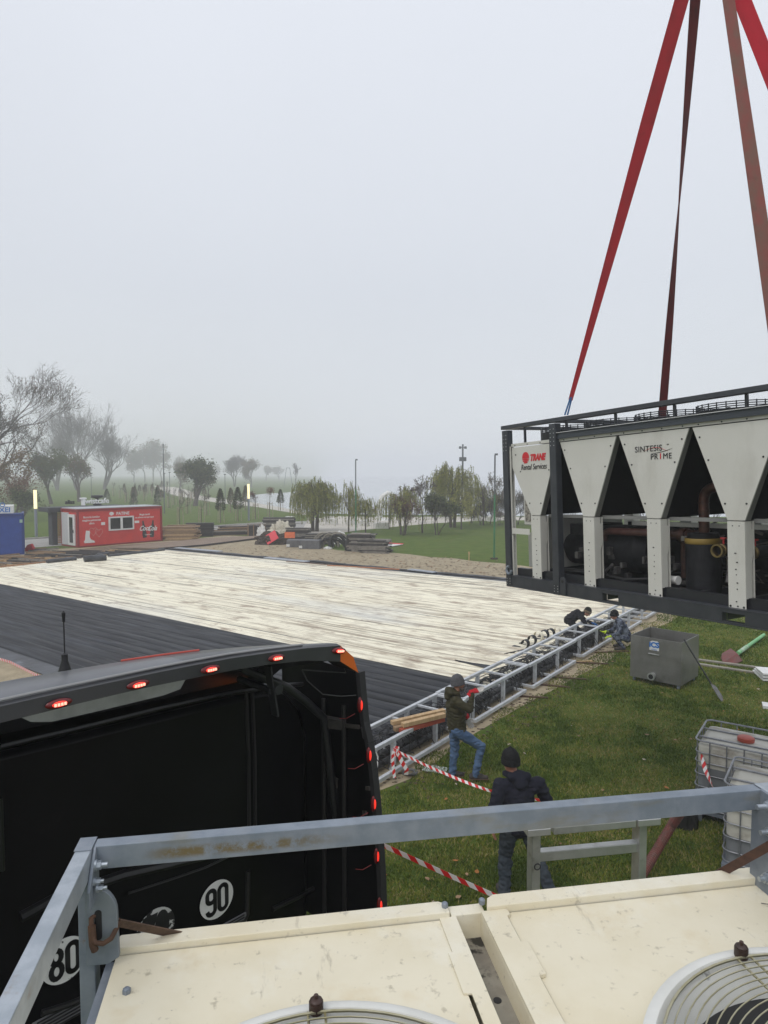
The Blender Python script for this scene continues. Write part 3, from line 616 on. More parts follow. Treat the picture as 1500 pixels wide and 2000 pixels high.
# ================================================================ kiosk
mRed = mat('kiosk_red', (.62, .035, .028), (.56, .03, .025), 2, .45, bump=.01, bscale=2.5); mRedD = mat('kiosk_red_frame', (.24, .012, .016), rough=.4)
mGlassD = mat('dark_glass', (.01, .011, .013), rough=.12); mPrint = mat('white_print', (.75, .72, .70), rough=.5); mPink = mat('pale_print', (.62, .30, .27), rough=.5)
KA = math.atan2(51.27 - 46.29, -16.6 + 20.86); K = thing('ticket_kiosk', 'red container kiosk with white print, sliding window and skate pictures beside the rink', 'kiosk', frame((-20.86, 46.29, 0), KA))
KL, KD, KH = 6.45, 2.45, 2.62
m = MB(); m.box(.08, KL - .08, .08, KD - .08, .05, KH - .08); m.build('wall', mRed, K)
m = MB()
for x in (0, KL - .12):
    for y in (0, KD - .12): m.box(x, x + .12, y, y + .12, .1, KH - .16)
for z in (0, KH - .16):
    h = .1 if z == 0 else .16
    m.box(0, KL, 0, .14, z, z + h); m.box(0, KL, KD - .14, KD, z, z + h); m.box(0, .14, .14, KD - .14, z, z + h); m.box(KL - .14, KL, .14, KD - .14, z, z + h)
m.build('corner_frame', mRedD, K)
MB().box(.05, KL - .05, .05, KD - .05, KH, KH + .05).build('roof', mat('kiosk_roof', (.40, .42, .44), rough=.6), K)
wx0, wx1, wz0, wz1 = 2.25, 4.15, 1.02, 2.0
w = MB()
for a in ((wx0, wx1, wz0, wz0 + .1), (wx0, wx1, wz1 - .1, wz1), (wx0, wx0 + .1, wz0 + .1, wz1 - .1), (wx1 - .1, wx1, wz0 + .1, wz1 - .1), ((wx0 + wx1) / 2 - .08, (wx0 + wx1) / 2 + .08, wz0 + .1, wz1 - .1)):
    w.box(a[0], a[1], -.03, .12, a[2], a[3])
wo = w.build('window_frame', mWhite, K)
MB().box(wx0 + .1, (wx0 + wx1) / 2 - .08, .02, .07, wz0 + .1, wz1 - .1).build('pane', mGlassD, wo); MB().box((wx0 + wx1) / 2 + .08, wx1 - .1, .02, .07, wz0 + .1, wz1 - .1).build('pane', mGlassD, wo)
d = MB(); d.box(-.03, .06, .35, 1.35, .12, 2.25); do = d.build('door', mWhite, K); MB().box(-.05, -.03, .62, 1.1, .3, 2.05).build('pane', mGlassD, do); MB().box(-.09, -.05, .48, .56, 1.0, 1.2).build('handle', mBlack, do)
MB().box(-.02, .08, 1.35, 2.3, .12, 2.35).build('end_panel', mat('kiosk_end', (.50, .50, .50), rough=.5), K)
for s, x, z, sz, b_ in (('PATINE', 3.35, 2.2, .30, .008), ('Bucuria lumilor', 1.05, 2.05, .19, .004), ('magice petrecute', 1.05, 1.83, .19, .004), ('afara', 1.05, 1.61, .19, .004), ('Magia iernii', 5.05, 2.05, .18, .004), ('se aduna mai aproape', 5.05, 1.85, .17, .003)):
    text(s, sz, TP(x, .068, z), mPrint, K, bold=b_)
text('Coca', .50, TP(5.0, .06, 1.02), mPrint, K, 'script_lettering', shear=.5, bold=.012, sx=.8); text('Cola', .50, TP(5.62, .056, .98), mPrint, K, 'script_lettering', shear=.5, bold=.012, sx=.8)
for x, t in ((5.05, .12), (5.6, -.10)):
    m = MB(); m.prism([(-.15, 0), (.15, 0), (.17, .3), (.12, .5), (.16, .75), (.07, 1.0), (.06, 1.25), (-.06, 1.25), (-.07, 1.0), (-.16, .75), (-.12, .5), (-.17, .3)], 0, .012, TP(x, .078, .34) @ Matrix.Rotation(t, 4, 'Z')); m.build('bottle_print', mInk, K)
text('Coca-Cola', .12, TP(5.3, .052, .55), mPrint, K, 'small_lettering', bold=.002)
m = MB(); m.prism([(0, .1), (.1, .05), (.75, .05), (.78, .12), (.62, .2), (.5, .26), (.42, .45), (.46, .85), (.18, .88), (.12, .5), (.1, .25)], 0, .015, TP(.45, .078, .25)); m.box(.5, 1.25, .055, .075, .27, .3)
m.build('skate_print', mPrint, K)
m = MB()
for cx, cz in ((1.15, 1.05), (1.55, .95)):
    pts = [(cx + .28 * math.sin(t) ** 3, .066, cz + .02 * (13 * math.cos(t) - 5 * math.cos(2 * t) - 2 * math.cos(3 * t) - math.cos(4 * t))) for t in [2 * PI * i / 24 for i in range(24)]]
    m.tube(pts, .012, 4, closed=True)
m.build('heart_print', mPink, K)
MB().box(1.72, 2.0, .055, .075, 1.45, 1.65).build('paper_notice', mPrint, K); MB().box(4.25, 4.6, .055, .075, 1.45, 1.62).build('paper_notice', mPrint, K)
m = MB(); m.ell((2.5, .07, 2.22), (.17, .012, .13), 12); m.build('badge_print', mPrint, K, smooth=True)
# pavilion behind
P_ = thing('cafe_pavilion', 'dark flat roofed cafe pavilion with roof letters behind the red kiosk', 'pavilion', frame((-20.86, 46.29, 0), KA))
MB().box(-.75, 5.0, KD + .2, 4.3, 2.36, 2.67).build('roof', mat('pavilion_dark', (.045, .048, .055), rough=.6), P_)
MB().box(-.42, -.05, 2.9, 3.5, 0, 2.36).build('wall', MATS['pavilion_dark'], P_); MB().box(2.5, 4.9, 3.6, 4.1, 0, 2.36).build('back_wall', MATS['pavilion_dark'], P_)
m = MB()
for i in range(22): m.box(-.05 + .02 * (i % 2), .25, 2.8, 3.0, .15 + i * .115, .22 + i * .115)
m.build('slat_screen', mat('slat_orange', (.36, .17, .05), rough=.6), P_)
zt = 3.02
text('wistcafe', .56, TP(2.95, 3.0, zt), mat('white_letters', (.78, .78, .78), rough=.4), P_, 'roof_lettering', bold=.008, extrude=.04); text('aliss', .42, TP(1.1, 3.4, zt - .03), mInk, P_, 'roof_lettering', bold=.01, extrude=.04)
m = MB(); m.box(1.72, 1.92, 2.7, 3.0, zt - .28, zt + .17); m.box(1.62, 2.02, 2.68, 3.02, zt + .17, zt + .28); m.build('white_letter_block', MATS['white_letters'], P_, bevel=.03)
m = MB(); m.lathe([(0, 0), (.3, 0), (.3, .1), (.1, .15), (.12, .5), (.45, .6), (.42, .75), (0, .78)], (3.4, 3.9, 2.67), 14); m.build('roof_vent', mBlack, P_, smooth=True)
# blue container
b = G(48, 1083); T = thing('blue_container', 'blue site container at the left edge beside the rink', 'container', frame(b, R(27)))
mBlue = mat('container_blue', (.012, .045, .24), (.015, .055, .28), 3, .45); m = MB(); m.box(-5.9, -.05, .05, 2.4, .08, 2.5)
m.build('wall', mBlue, T); m = MB()
for x in (-6, -.12): m.box(x, x + .12, 0, .12, 0, 2.42)
m.box(-.12, 0, 2.33, 2.45, 0, 2.42); m.box(-6, 0, 0, .12, 2.42, 2.58); m.box(-.12, 0, .12, 2.45, 2.42, 2.58); m.box(-5.88, -.12, 0, .12, 0, .12); m.build('corner_frame', mat('container_blue_dark', (.008, .03, .17), rough=.45), T)
MB().box(-1.78, -1.5, -.02, .05, .2, 2.2).build('door_edge', mWhite, T); MB().box(-.22, -.06, -.012, 0, 2.0, 2.2).build('sticker', mat('sticker_green', (.3, .45, .35)), T)
T = thing('sign_box', 'white box with blue lettering on top of the blue container', 'sign', frame(b + Vector((-.55, -.1, 2.58)), R(27)))
m = MB(); m.box(-2.6, 0, 0, 1.4, 0, .5); m.build('box_body', mWhite, T, bevel=.03); text('TUXEI', .42, TP(-.75, -.006, .22), mBlueInk, T, bold=.01)
m = MB(); m.torus((-.6, -.01, .55), .12, .025, (0, 1, 0), 16, 5); m.build('emblem', mBlueInk, T)
m = MB(); m.prism([(0, 0), (.35, -.05), (.75, .0), (.5, .5), (.25, .42)], 0, .3, TP(0, 0, 0)); tag(m.build('red_bag', mat('red_cloth', (.40, .02, .03), rough=.8), M=frame(G(50, 1076), R(0)), bevel=.04), 'small red bag on the ground right beside the blue container', 'bag')
tag(MB().tube([G(-30, 1040, 1.3), G(0, 1050, 1.1), G(12, 1068, .5), G(24, 1080, .05), G(48, 1078, .02)], .02, 5).build('white_cable', mWhite), 'thin pale cable hanging in front of the blue container', 'cable')

# ================================================================ stacks
def plank_stack(px, py, L_, wd, h, ang, ms, label, seed, th=.06, jit=.15, cat='plank stack', group=None, name='plank_stack'):
    rg = random.Random(seed); T = thing(name, label, cat, frame(G(px, py), ang), group); n = int(h / th); cols = max(1, int(wd / .35)); mbs = [MB() for _ in ms]
    for i in range(n):
        for c_ in range(cols):
            if i == n - 1 and rg.random() < .4: continue
            x0 = -L_ / 2 + rg.uniform(-jit, jit); x1 = L_ / 2 + rg.uniform(-jit, jit); y = -wd / 2 + c_ * wd / cols; k = rg.randrange(len(ms)); t = rg.uniform(-.02, .02)
            mbs[k].box(x0, x1, y + .01, y + wd / cols - .01, i * th + .003, (i + 1) * th - .012, Matrix.Rotation(t, 4, 'Z'))
    for k, b_ in enumerate(mbs):
        if b_.v: b_.build('planks', ms[k], T)
    return T
plank_stack(352, 1054, 2.5, 1.3, 1.15, R(10), (mWood, mWoodL, mWood), 'large pile of orange brown planks just right of the kiosk', 1, .07, .35)
plank_stack(391, 1047, 2.1, 1.2, 1.15, R(8), (mWoodD, mBlackPart), 'tall stack of black panels behind the orange brown planks', 2, .05, .03)
plank_stack(440, 1045, 3.4, 1.2, .45, R(20), (mWoodG, mWood, mWoodD), 'low long pile of brown planks right of the black panels', 3, .06, .4)
plank_stack(468, 1043, 3.0, 1.1, .72, R(18), (mWood, mWoodD), 'pile of brown planks leaning on the timber crate', 4, .07, .4)
plank_stack(545, 1040, 2.7, 1.3, 1.35, R(6), (mWoodD, mWoodG, mWoodD), 'tallest stack of dark weathered boards behind the canvas heap', 5, .10, .08)
T = thing('timber_crate', 'open sided timber crate beside the canvas heap', 'crate', frame(G(501, 1047), R(10)))
m = MB(); m.box(-.75, .75, -.5, .5, .95, 1.03); m.build('crate_top', mWoodG, T); m = MB()
for x in (-.7, -.25, .25, .64):
    for y in (-.5, .44): m.box(x, x + .07, y, y + .06, 0, .95)
m.build('post', mWood, T); MB().box(-.6, .6, -.38, .38, .04, .85).build('contents', mWoodD, T)
def heap(px, py, lx, ly, h, ms, label, seed, name, cat, k=5, rough=.3, sub=5):
    rg = random.Random(seed); bm = bmesh.new(); bmesh.ops.create_icosphere(bm, subdivisions=sub, radius=1)
    for v in bm.verts:
        n = noise.fractal(v.co * k * .4 + Vector((seed, 0, 0)), .8, 2.2, 5); v.co *= 1 + n * rough
        v.co.x *= lx / 2; v.co.y *= ly / 2; v.co.z = max(v.co.z * h, -.03)
    me = bpy.data.meshes.new(name); bm.to_mesh(me); bm.free(); me.materials.append(ms); o = bpy.data.objects.new(name, me); C.collection.objects.link(o); o.location = G(px, py)
    return tag(o, label, cat)
heap(534, 1062, 2.6, 1.8, .75, mat('soil', (.035, .026, .02), (.07, .052, .038), 8, 1, bump=.03), 'heap of dark soil in front of the wooden walkway', 3, 'soil_heap', 'soil heap', 6, .35)
heap(549, 1048, 1.9, 1.3, 1.15, mat('canvas', (.62, .58, .48), (.48, .44, .36), 4, .85, bump=.03), 'crumpled cream canvas heaped between the stacks', 9, 'canvas_heap', 'canvas heap', 7, .4)
heap(511, 1048, .7, .5, .9, mWhite, 'small white sheet bundle leaning beside the timber crate', 14, 'sheet_bundle', 'sheet bundle', 7, .4, 4)
m = MB(); m.box(-.5, .4, -.03, .03, -.36, .36); tag(m.build('red_board', mat('red_panel_paint', (.62, .03, .05), rough=.5), M=Matrix.Translation(G(531, 1049, .55)) @ Matrix.Rotation(R(-32), 4, 'Y') @ Matrix.Rotation(R(-30), 4, 'X')), 'bright red panel leaning against the cream canvas', 'panel')
m = MB(); m.box(-.34, .34, -.03, .03, -.2, .2); tag(m.build('orange_panel', mat('orange_panel_paint', (.62, .14, .04), (.5, .1, .03), 5, .6), M=Matrix.Translation(G(566, 1045, .98)) @ Matrix.Rotation(R(-12), 4, 'X')), 'orange panel standing right of the cream canvas', 'panel')
# walkway
T = thing('wooden_walkway', 'low brown timber walkway leading from the kiosk towards the canvas heap', 'walkway'); P = [G(*p, .14) for p in ((215, 1069), (330, 1058), (400, 1051), (505, 1046), (520, 1048), (400, 1063), (310, 1070))]
mDeck = mat('deck_boards', (.25, .185, .135), (.18, .13, .095), 2, .85, stretch=(1, 5, 1), bump=.004, c3=(.10, .08, .06), s3=1.5, t3=(.55, .7))
m = MB(); m.prism([(p.x, p.y) for p in P], .06, .14); m.build('deck', mDeck, T)
m = MB()
for a, b in ((4, 5), (5, 6)): m.beam(P[a] + Vector((0, -.05, -.05)), P[b] + Vector((0, -.05, -.05)), .06, .1)
m.build('edge_board', mWoodD, T)
# right group of stacks
plank_stack(583, 1060, 1.7, 1.1, 1.15, R(-3), (mWoodD, mWoodG), 'stack of dark boards above the left grey box', 21, .06, .06)
def crate(px, py, lx, ly, h, m_, label, ang):
    T = thing('wrapped_box', label, 'box', frame(G(px, py), ang)); MB().box(-lx / 2, lx / 2, -ly / 2, ly / 2, 0, h).build('box_body', m_, T, bevel=.02); MB().box(-lx / 2 - .004, -lx / 2 + .22, -ly / 2 - .01, -ly / 2 + .1, .05, .22).build('white_corner', mWhite, T)
mBox = mat('grey_box', (.085, .088, .095), (.12, .12, .125), 4, .5)
crate(578, 1068, 1.15, .8, .5, mBox, 'dark grey wrapped box in front of the boards, left one', R(-4)); crate(607, 1071, 1.4, .9, .58, mBox, 'dark grey wrapped box in front of the boards, right one', R(-8))
plank_stack(617, 1063, 1.5, 1.0, .85, R(0), (mWoodD, mWoodG), 'low stack of board offcuts behind the right grey box', 22, .08, .25)
T = thing('hose_heap', 'heap of old black and cream hoses between the boxes and the board stacks', 'hose heap', frame(G(650, 1070), 0)); r2 = random.Random(8)
for mm, nn in ((mRub, 10), (mat('old_hose', (.22, .20, .16), rough=.8), 6)):
    m = MB()
    for i in range(nn):
        cx = r2.uniform(-.7, .5); w0 = r2.uniform(.5, 1.2); hh = r2.uniform(.45, 1.1); y = r2.uniform(-.5, .4)
        m.tube([(cx + w0 * math.cos(PI * (1 - j / 9)), y + r2.uniform(-.06, .06), .08 + hh * math.sin(PI * j / 9) * (1 - .2 * j / 9)) for j in range(10)], r2.uniform(.05, .08), 6)
    m.build('hoses', mm, T, smooth=True)
heap(665, 1062, 1.1, .7, .8, mWhite, 'white crumpled sheet behind the hoses', 17, 'white_sheet', 'sheet', 6, .4, 4)
heap(640, 1072, .55, .4, .16, mWhite, 'small white rag on the ground before the hoses', 18, 'rag', 'rag', 6, .4, 3)
m = MB(); m.box(-.32, .32, -.3, .3, 0, 1.1, Matrix.Rotation(R(8), 4, 'Y')); tag(m.build('black_pack', mBlack, M=frame(G(683, 1076), R(-5)), bevel=.08), 'upright black wrapped pack left of the board stacks', 'pack')
plank_stack(707, 1076, 1.5, 1.2, 1.2, R(-10), (mWoodG, mWoodD, mWoodG), 'ragged stack of grey boards behind the lower right one', 23, .07, .2)
plank_stack(733, 1079, 1.7, 1.2, .85, R(-12), (mWoodG, mWoodD), 'ragged low stack of grey boards at the right end of the wood stacks', 24, .07, .22)
P = [G(*p, .08) for p in ((726, 1060), (748, 1062), (787, 1063), (750, 1069), (735, 1070))]
m = MB(); m.prism([(p.x, p.y) for p in P], .05, .08); T = thing('board_panel', 'flat white board with red edge lying on the lawn behind the wood stacks', 'board'); m.build('sheet', mWhite, T)
m = MB(); m.beam(P[0] + Vector((0, .1, .02)), P[2] + Vector((0, .05, .02)), .3, .04); m.build('red_edge', MATS['red_panel_paint'], T)
m = MB(); m.cyl((0, 0, 0), (0, 0, .5), .03, 6); m.box(-.05, .05, -.02, .02, .4, .52); tag(m.build('ground_peg', mWoodL, M=frame(G(916, 1095), 0)), 'small pale wooden peg at the edge of the lawn', 'peg')
# ================================================================ hanging cooling unit
def rotm(yaw, pit, rol): return Matrix.Rotation(yaw, 4, 'Z') @ Matrix.Rotation(pit, 4, 'Y') @ Matrix.Rotation(rol, 4, 'X')
UM = Matrix.Translation((2.007, 11.052, 3.219)) @ rotm(-1.0855, -.0368, .0213)
U = thing('hanging_cooling_unit', 'long pale grey cooling unit with V shaped panels, hanging from red slings', 'cooling unit', UM)
UL, UW, UH = 6.06, 2.25, 2.6
m = MB()
# fork pockets in the lower base channel, front and back
pk = ((2.08, 2.36), (3.88, 4.16))
for y0 in (0, UW - .09):
    xs = [0, pk[0][0], pk[0][1], pk[1][0], pk[1][1], UL]
    for i in range(0, 5, 2): m.box(xs[i], xs[i + 1], y0, y0 + .09, .012, .175)
    for a, b in pk: m.box(a, b, y0, y0 + .09, .13, .175); m.box(a, b, y0, y0 + .09, .012, .03)
    m.box(0, UL, y0 - .004, y0 + .12, 0, .012); m.box(0, UL, y0 - .006, y0 + .12, .175, .187)
for x in (0, UL - .09): m.box(x, x + .09, .09, UW - .09, .012, .175)
for a, b in pk:
    m.box(a, a + .01, .09, UW - .09, .03, .13); m.box(b - .01, b, .09, UW - .09, .03, .13); m.box(a, b, .09, UW - .09, .13, .14)
m.build('base_frame', mDark, U, bevel=.003)
m = MB(); m.box(.16, UL - .1, .10, .18, .187, .305); m.box(.16, UL - .1, UW - .18, UW - .10, .187, .305)
for x in np.arange(.3, UL, .62): m.box(x, x + .06, .18, UW - .18, .2, .29)
m.build('upper_base_beam', mat('dark_beam', (.012, .013, .017), rough=.45), U)
MB().box(.2, 4.55, .2, UW - .2, .192, .2).build('floor_plate', mBlackPart, U)
def post(x, y, z0=0.0, z1=2.52):
    p = MB(); p.box(x, x + .13, y - .012, y, z0, z1); p.box(x, x + .012, y, y + .10, z0, z1); p.box(x + .118, x + .13, y, y + .10, z0, z1)
    o = p.build('frame_post', mDark, U, bevel=.003)
    for z in [.05, .09, .13, 2.2, 2.26, 2.32, 2.38, 2.44]:
        for xx in (.03, .1): MB().cyl((x + xx, y - .017, z), (x + xx, y - .012, z), .007, 8).build('bolt', mAlu, o)
post(.0, 0); post(1.12, -.003); post(UL - .13, 0); post(4.6, -.003)
for x in (0, UL - .13): post(x, UW - .10)
m = MB()
for y0 in (0, UW - .1):
    m.box(-.02, UL + .02, y0 - .014, y0 + .01, 2.54, 2.6); m.box(-.02, UL + .02, y0 + .01, y0 + .1, 2.592, 2.6); m.box(-.02, UL + .02, y0 + .01, y0 + .1, 2.54, 2.548)
for x in (0, 1.1, 4.6, UL - .1): m.box(x, x + .08, .1, UW - .1, 2.54, 2.59)
m.build('top_rail', mDark, U, bevel=.002)
m = MB(); m.box(1.25, UL, .02, .05, 2.29, 2.37); m.box(1.25, UL, .0, .06, 2.37, 2.378); m.box(.05, .14, -.005, .08, 2.2, 2.5); m.build('fan_deck_rail', mat('dark_rail_blue', (.042, .050, .062), rough=.4), U, bevel=.002)
MB().box(1.25, UL, .004, .012, 2.3785, 2.385).build('pale_trim', mWhite, U)
MB().box(.35, UL - .05, .07, UW - .07, 2.282, 2.287).build('fan_deck', mBlackPart, U)
for i in range(6):
    for y in (.6, 1.62):
        x = .9 + i * .93
        f = MB(); f.lathe([(.44, 0), (.44, .13), (.41, .13), (.41, 0)], (x, y, 2.29), 28); fo = f.build('fan_shroud', mBlack, U, smooth=True)
        g = MB()
        for rr in (.10, .17, .24, .31, .38, .43): g.torus((x, y, 2.455 - .12 * (rr / .43) ** 3), rr, .005, n=24, k=4)
        for a in range(8): g.beam((x, y, 2.46), (x + .3 * math.cos(a * PI / 4), y + .3 * math.sin(a * PI / 4), 2.42), .008, .008); g.beam((x + .3 * math.cos(a * PI / 4), y + .3 * math.sin(a * PI / 4), 2.42), (x + .43 * math.cos(a * PI / 4), y + .43 * math.sin(a * PI / 4), 2.34), .008, .008)
        for zz in (2.40, 2.425, 2.45, 2.475, 2.50): g.torus((x, y, zz), .435, .006, n=30, k=4)
        for a in range(26): g.beam((x + .435 * math.cos(a * PI / 13), y + .435 * math.sin(a * PI / 13), 2.38), (x + .435 * math.cos(a * PI / 13), y + .435 * math.sin(a * PI / 13), 2.51), .010, .010)
        g.cyl((x, y, 2.3), (x, y, 2.45), .08, 10); g.build('fan_guard', mDark, fo)
m = MB()
for i in range(7):
    for yy in (.09, 1.1, UW - .12): m.box(.42 + i * .93, .45 + i * .93, yy, yy + .03, 2.29, 2.54)
m.box(.4, UL - .1, 1.06, 1.16, 2.29, 2.42); m.build('fan_divider', mDark, U)
# V panels
m0, W0 = .686, 1.116
zP, zF, zL, zB = 2.24, 1.165, .297, .187
YF = .06
m = MB(); m.box(.13, UL - .05, YF, YF + .02, zP + .012, 2.30); m.box(.13, UL - .05, YF + .02, YF + .1, 2.27, 2.278); m.build('header_strip', mPanel, U)
for k in range(5):
    c = m0 + k * W0; l = .535 if k else .536; tw = .105
    m = MB(); poly = [(c - l, zP), (c + l, zP), (c + tw, zF), (c - tw, zF)]
    T_ = Matrix(((1, 0, 0, 0), (0, 0, 1, 0), (0, 1, 0, 0), (0, 0, 0, 1)))
    if k == 0: poly = [(c - .53, zP), (c + l, zP), (c + tw, zF), (c - tw, zF), (c - .53, zP - .32)]
    m.prism(poly, YF, YF + .02, T_)
    po = m.build('v_panel', mPanel, U, bevel=.002)
    sc_ = MB()
    for fx, z in ((.86, zP - .12), (.55, 1.85), (.3, 1.35)):
        w_ = (tw + (l - tw) * (z - zF) / (zP - zF)) - .05
        for s in (-1, 1): sc_.cyl((c + s * w_, YF - .006, z), (c + s * w_, YF, z), .011, 8)
    for x in np.linspace(c - .45, c + .45, 4): sc_.cyl((x, YF - .006, 2.27), (x, YF, 2.27), .009, 8)
    sc_.build('screws', mInk, po)
    # coil slabs along both edges
    for s in (-1, 1):
        e = MB(); a = Vector((c + s * (l - .015), 0, zP)); b = Vector((c + s * (tw - .005), 0, zF)); q = Vector((-s * .05, 0, 0))
        for yy0, yy1 in ((YF + .022, YF + .11),):
            e.add([Vector((a.x, yy0, a.z)), Vector((b.x, yy0, b.z)), Vector((b.x + q.x, yy0, b.z)), Vector((a.x + q.x, yy0, a.z)), Vector((a.x, yy1, a.z)), Vector((b.x, yy1, b.z)), Vector((b.x + q.x, yy1, b.z)), Vector((a.x + q.x, yy1, a.z))], [(0, 1, 2, 3), (7, 6, 5, 4), (0, 4, 5, 1), (1, 5, 6, 2), (2, 6, 7, 3), (3, 7, 4, 0)])
        e.build('coil_end_cap', mat('cap_grey', (.20, .20, .185), (.16, .16, .15), 3, .5), U)
        e = MB(); y0, y1 = YF + .11, UW - .1
        e.add([Vector((a.x, y0, a.z)), Vector((b.x, y0, b.z)), Vector((b.x + q.x, y0, b.z)), Vector((a.x + q.x, y0, a.z)), Vector((a.x, y1, a.z)), Vector((b.x, y1, b.z)), Vector((b.x + q.x, y1, b.z)), Vector((a.x + q.x, y1, a.z))], [(0, 1, 2, 3), (7, 6, 5, 4), (0, 4, 5, 1), (1, 5, 6, 2), (2, 6, 7, 3), (3, 7, 4, 0)])
        e.build('condenser_coil', mCoil, U)
    # leg
    g = MB(); g.box(c - tw, c + tw, YF - .006, YF + .004, zB, zF - .012); g.box(c + tw - .008, c + tw, YF + .004, YF + .11, zL, zF - .012); g.box(c - tw, c - tw + .008, YF + .004, YF + .16, zL, zF - .012); g.box(c - tw, c + tw, YF + .15, YF + .16, zL, zF - .012)
    g.prism([(YF + .11, .7), (YF + .11, zF - .1), (YF + .14, zF - .1), (YF + .14, .78)], c + tw - .008, c + tw, Matrix(((0, 0, 1, 0), (1, 0, 0, 0), (0, 1, 0, 0), (0, 0, 0, 1))))
    g.prism([(c - .06, zF - .012), (c + .06, zF - .012), (c, zF + .03)], YF + .025, YF + .03, T_)
    go = g.build('support_leg', mPanel, U, bevel=.002)
    h_ = MB()
    for z in (.21, .26, .40, .47, .56, .62, .70, .80): h_.cyl((c + r_.uniform(-.02, .02), YF - .008, z), (c, YF - .006, z), .007, 6)
    for s in (-1, 1): h_.cyl((c + s * .08, YF - .010, .205), (c + s * .08, YF - .006, .205), .013, 8); h_.cyl((c + s * .04, YF - .009, zF - .06), (c + s * .04, YF - .006, zF - .06), .007, 6)
    h_.build('bolt_holes', mInk, go)
MB().box(.16, .20, UW - .09, UW - .07, 1.17, 2.3).build('back_sheet', mPanel, U)
m = MB()
for k in range(5):
    c = m0 + k * W0; m.prism([(c - .53, zP), (c + .53, zP), (c + .105, zF), (c - .105, zF)], UW - .08, UW - .06, T_); m.box(c - .1, c + .1, UW - .2, UW - .05, .3, zF)
m.build('far_side_panel', mPanel, U)
# beams between the legs
m = MB(); m.box(.79, UL - .2, .22, .27, 1.13, 1.175); m.box(.79, UL - .2, UW - .27, UW - .22, 1.13, 1.175); m.build('coil_rail', mat('rail_grey', (.22, .22, .21), rough=.5), U)
m = MB(); m.box(1.8, 4.9, .9, .95, 1.0, 1.06); m.box(5.0, 6.0, .22, .27, .93, 1.0); m.build('cross_rail', mPanel, U)
MB().box(.62, .64, .3, UW - .3, .31, 1.12).build('inner_end_wall', mat('shaded_inner_panel', (.40, .40, .37), (.34, .34, .31), 2, .6), U)  # cream end panel, shade inside the unit put into its darker colour
MB().box(.9, 4.4, UW - .45, UW - .43, .25, .98).build('inner_back_sheet', mBlackPart, U)
# end posts, small end frame
m = MB(); m.box(.10, .13, UW - .12, UW - .05, .3, 2.26); m.build('end_post', mPanel, U)
m = MB(); m.box(.10, .145, .03, .055, .05, 2.26); m.box(.10, .13, .055, .12, .05, 2.26); m.build('end_post', mPanel, U, bevel=.003)
MB().box(.147, .575, .02, .03, .86, .95).build('end_bracket', mPanel, U)
m = MB(); m.box(.20, .50, .30, .60, .31, .86); m.build('end_cabinet', mat('end_cab', (.38, .38, .35), rough=.5), U, bevel=.01)
m = MB(); m.box(.24, .44, .2, .5, 1.0, 1.55); m.build('junction_box', mPanel, U, bevel=.01); m = MB(); m.box(.28, .40, .19, .2, 1.05, 1.45); m.build('terminal_panel', mat('terminal', (.12, .11, .10), (.45, .42, .36), 30, .6), U)
MB().box(.16, .18, .3, UW - .3, 1.6, 2.2).build('end_grille', mat('grille', (.10, .10, .10), rough=.7), U)
# compressor and vessels
m = MB(); m.cyl((.72, .85, .62), (1.15, .85, .62), .26, 28); m.cyl((1.15, .85, .62), (1.45, .85, .62), .30, 28); m.cyl((.62, .85, .64), (.72, .85, .64), .20, 24); m.box(.95, 1.45, .5, 1.1, .85, 1.02); m.build('compressor', mBlackPart, U, smooth=True, bevel=.01)
m = MB(); m.cyl((1.5, .75, .66), (2.2, .75, .66), .32, 10); m.cyl((2.2, .75, .66), (2.34, .75, .66), .32, 10, .2); m.box(1.6, 2.0, .6, .9, .25, .5); m.box(1.55, 2.1, .55, .95, .9, 1.0); m.build('motor_housing', mBlackPart, U, smooth=True)
m = MB(); m.cyl((3.28, .5, .24), (3.28, .5, .90), .205, 32); m.cyl((3.28, .5, .90), (3.28, .5, .97), .18, 28); m.build('oil_separator', mBlackPart, U, smooth=True)
m = MB(); m.lathe([(.206, .84), (.214, .85), (.214, .90), (.206, .91)], (3.28, .5, 0), 32); m.build('yellow_band', mYellow, U, smooth=True)
def bend(a, c, b, n=8):
    a, c, b = Vector(a), Vector(c), Vector(b); return [a.lerp(c, i / n).lerp(c.lerp(b, i / n), i / n) for i in range(n + 1)]
m = MB(); m.tube([Vector((3.26, .55, .95))] + bend((3.26, .55, 1.34), (3.26, .55, 1.53), (3.45, .55, 1.53)) + [Vector((4.2, .75, 1.53))], .062, 14)
for z in (1.1, 1.25, 1.34): m.torus((3.26, .55, z), .063, .007, n=18, k=6)
m.build('riser_pipe', mCopper, U, smooth=True)
m = MB(); m.tube(bend((1.72, .42, .8), (1.72, .42, .94), (1.86, .42, .94)) + [Vector((2.75, .5, .94))], .05, 12); m.build('suction_pipe', mat('red_pipe', (.07, .028, .023), (.11, .045, .035), 8, .5), U, smooth=True)
m = MB(); m.cyl((2.75, .6, .92), (3.1, .6, .92), .07, 16); m.cyl((2.88, .6, .92), (2.98, .6, .92), .095, 16); m.cyl((2.85, .7, .35), (2.85, .7, .9), .05, 12); m.build('valve_block', mCopper, U, smooth=True)
m = MB(); m.cyl((2.85, .33, .37), (3.02, .33, .37), .05, 18); m.cyl((3.02, .33, .37), (3.045, .33, .37), .056, 18); m.build('filter_canister', mWhite, U, smooth=True)
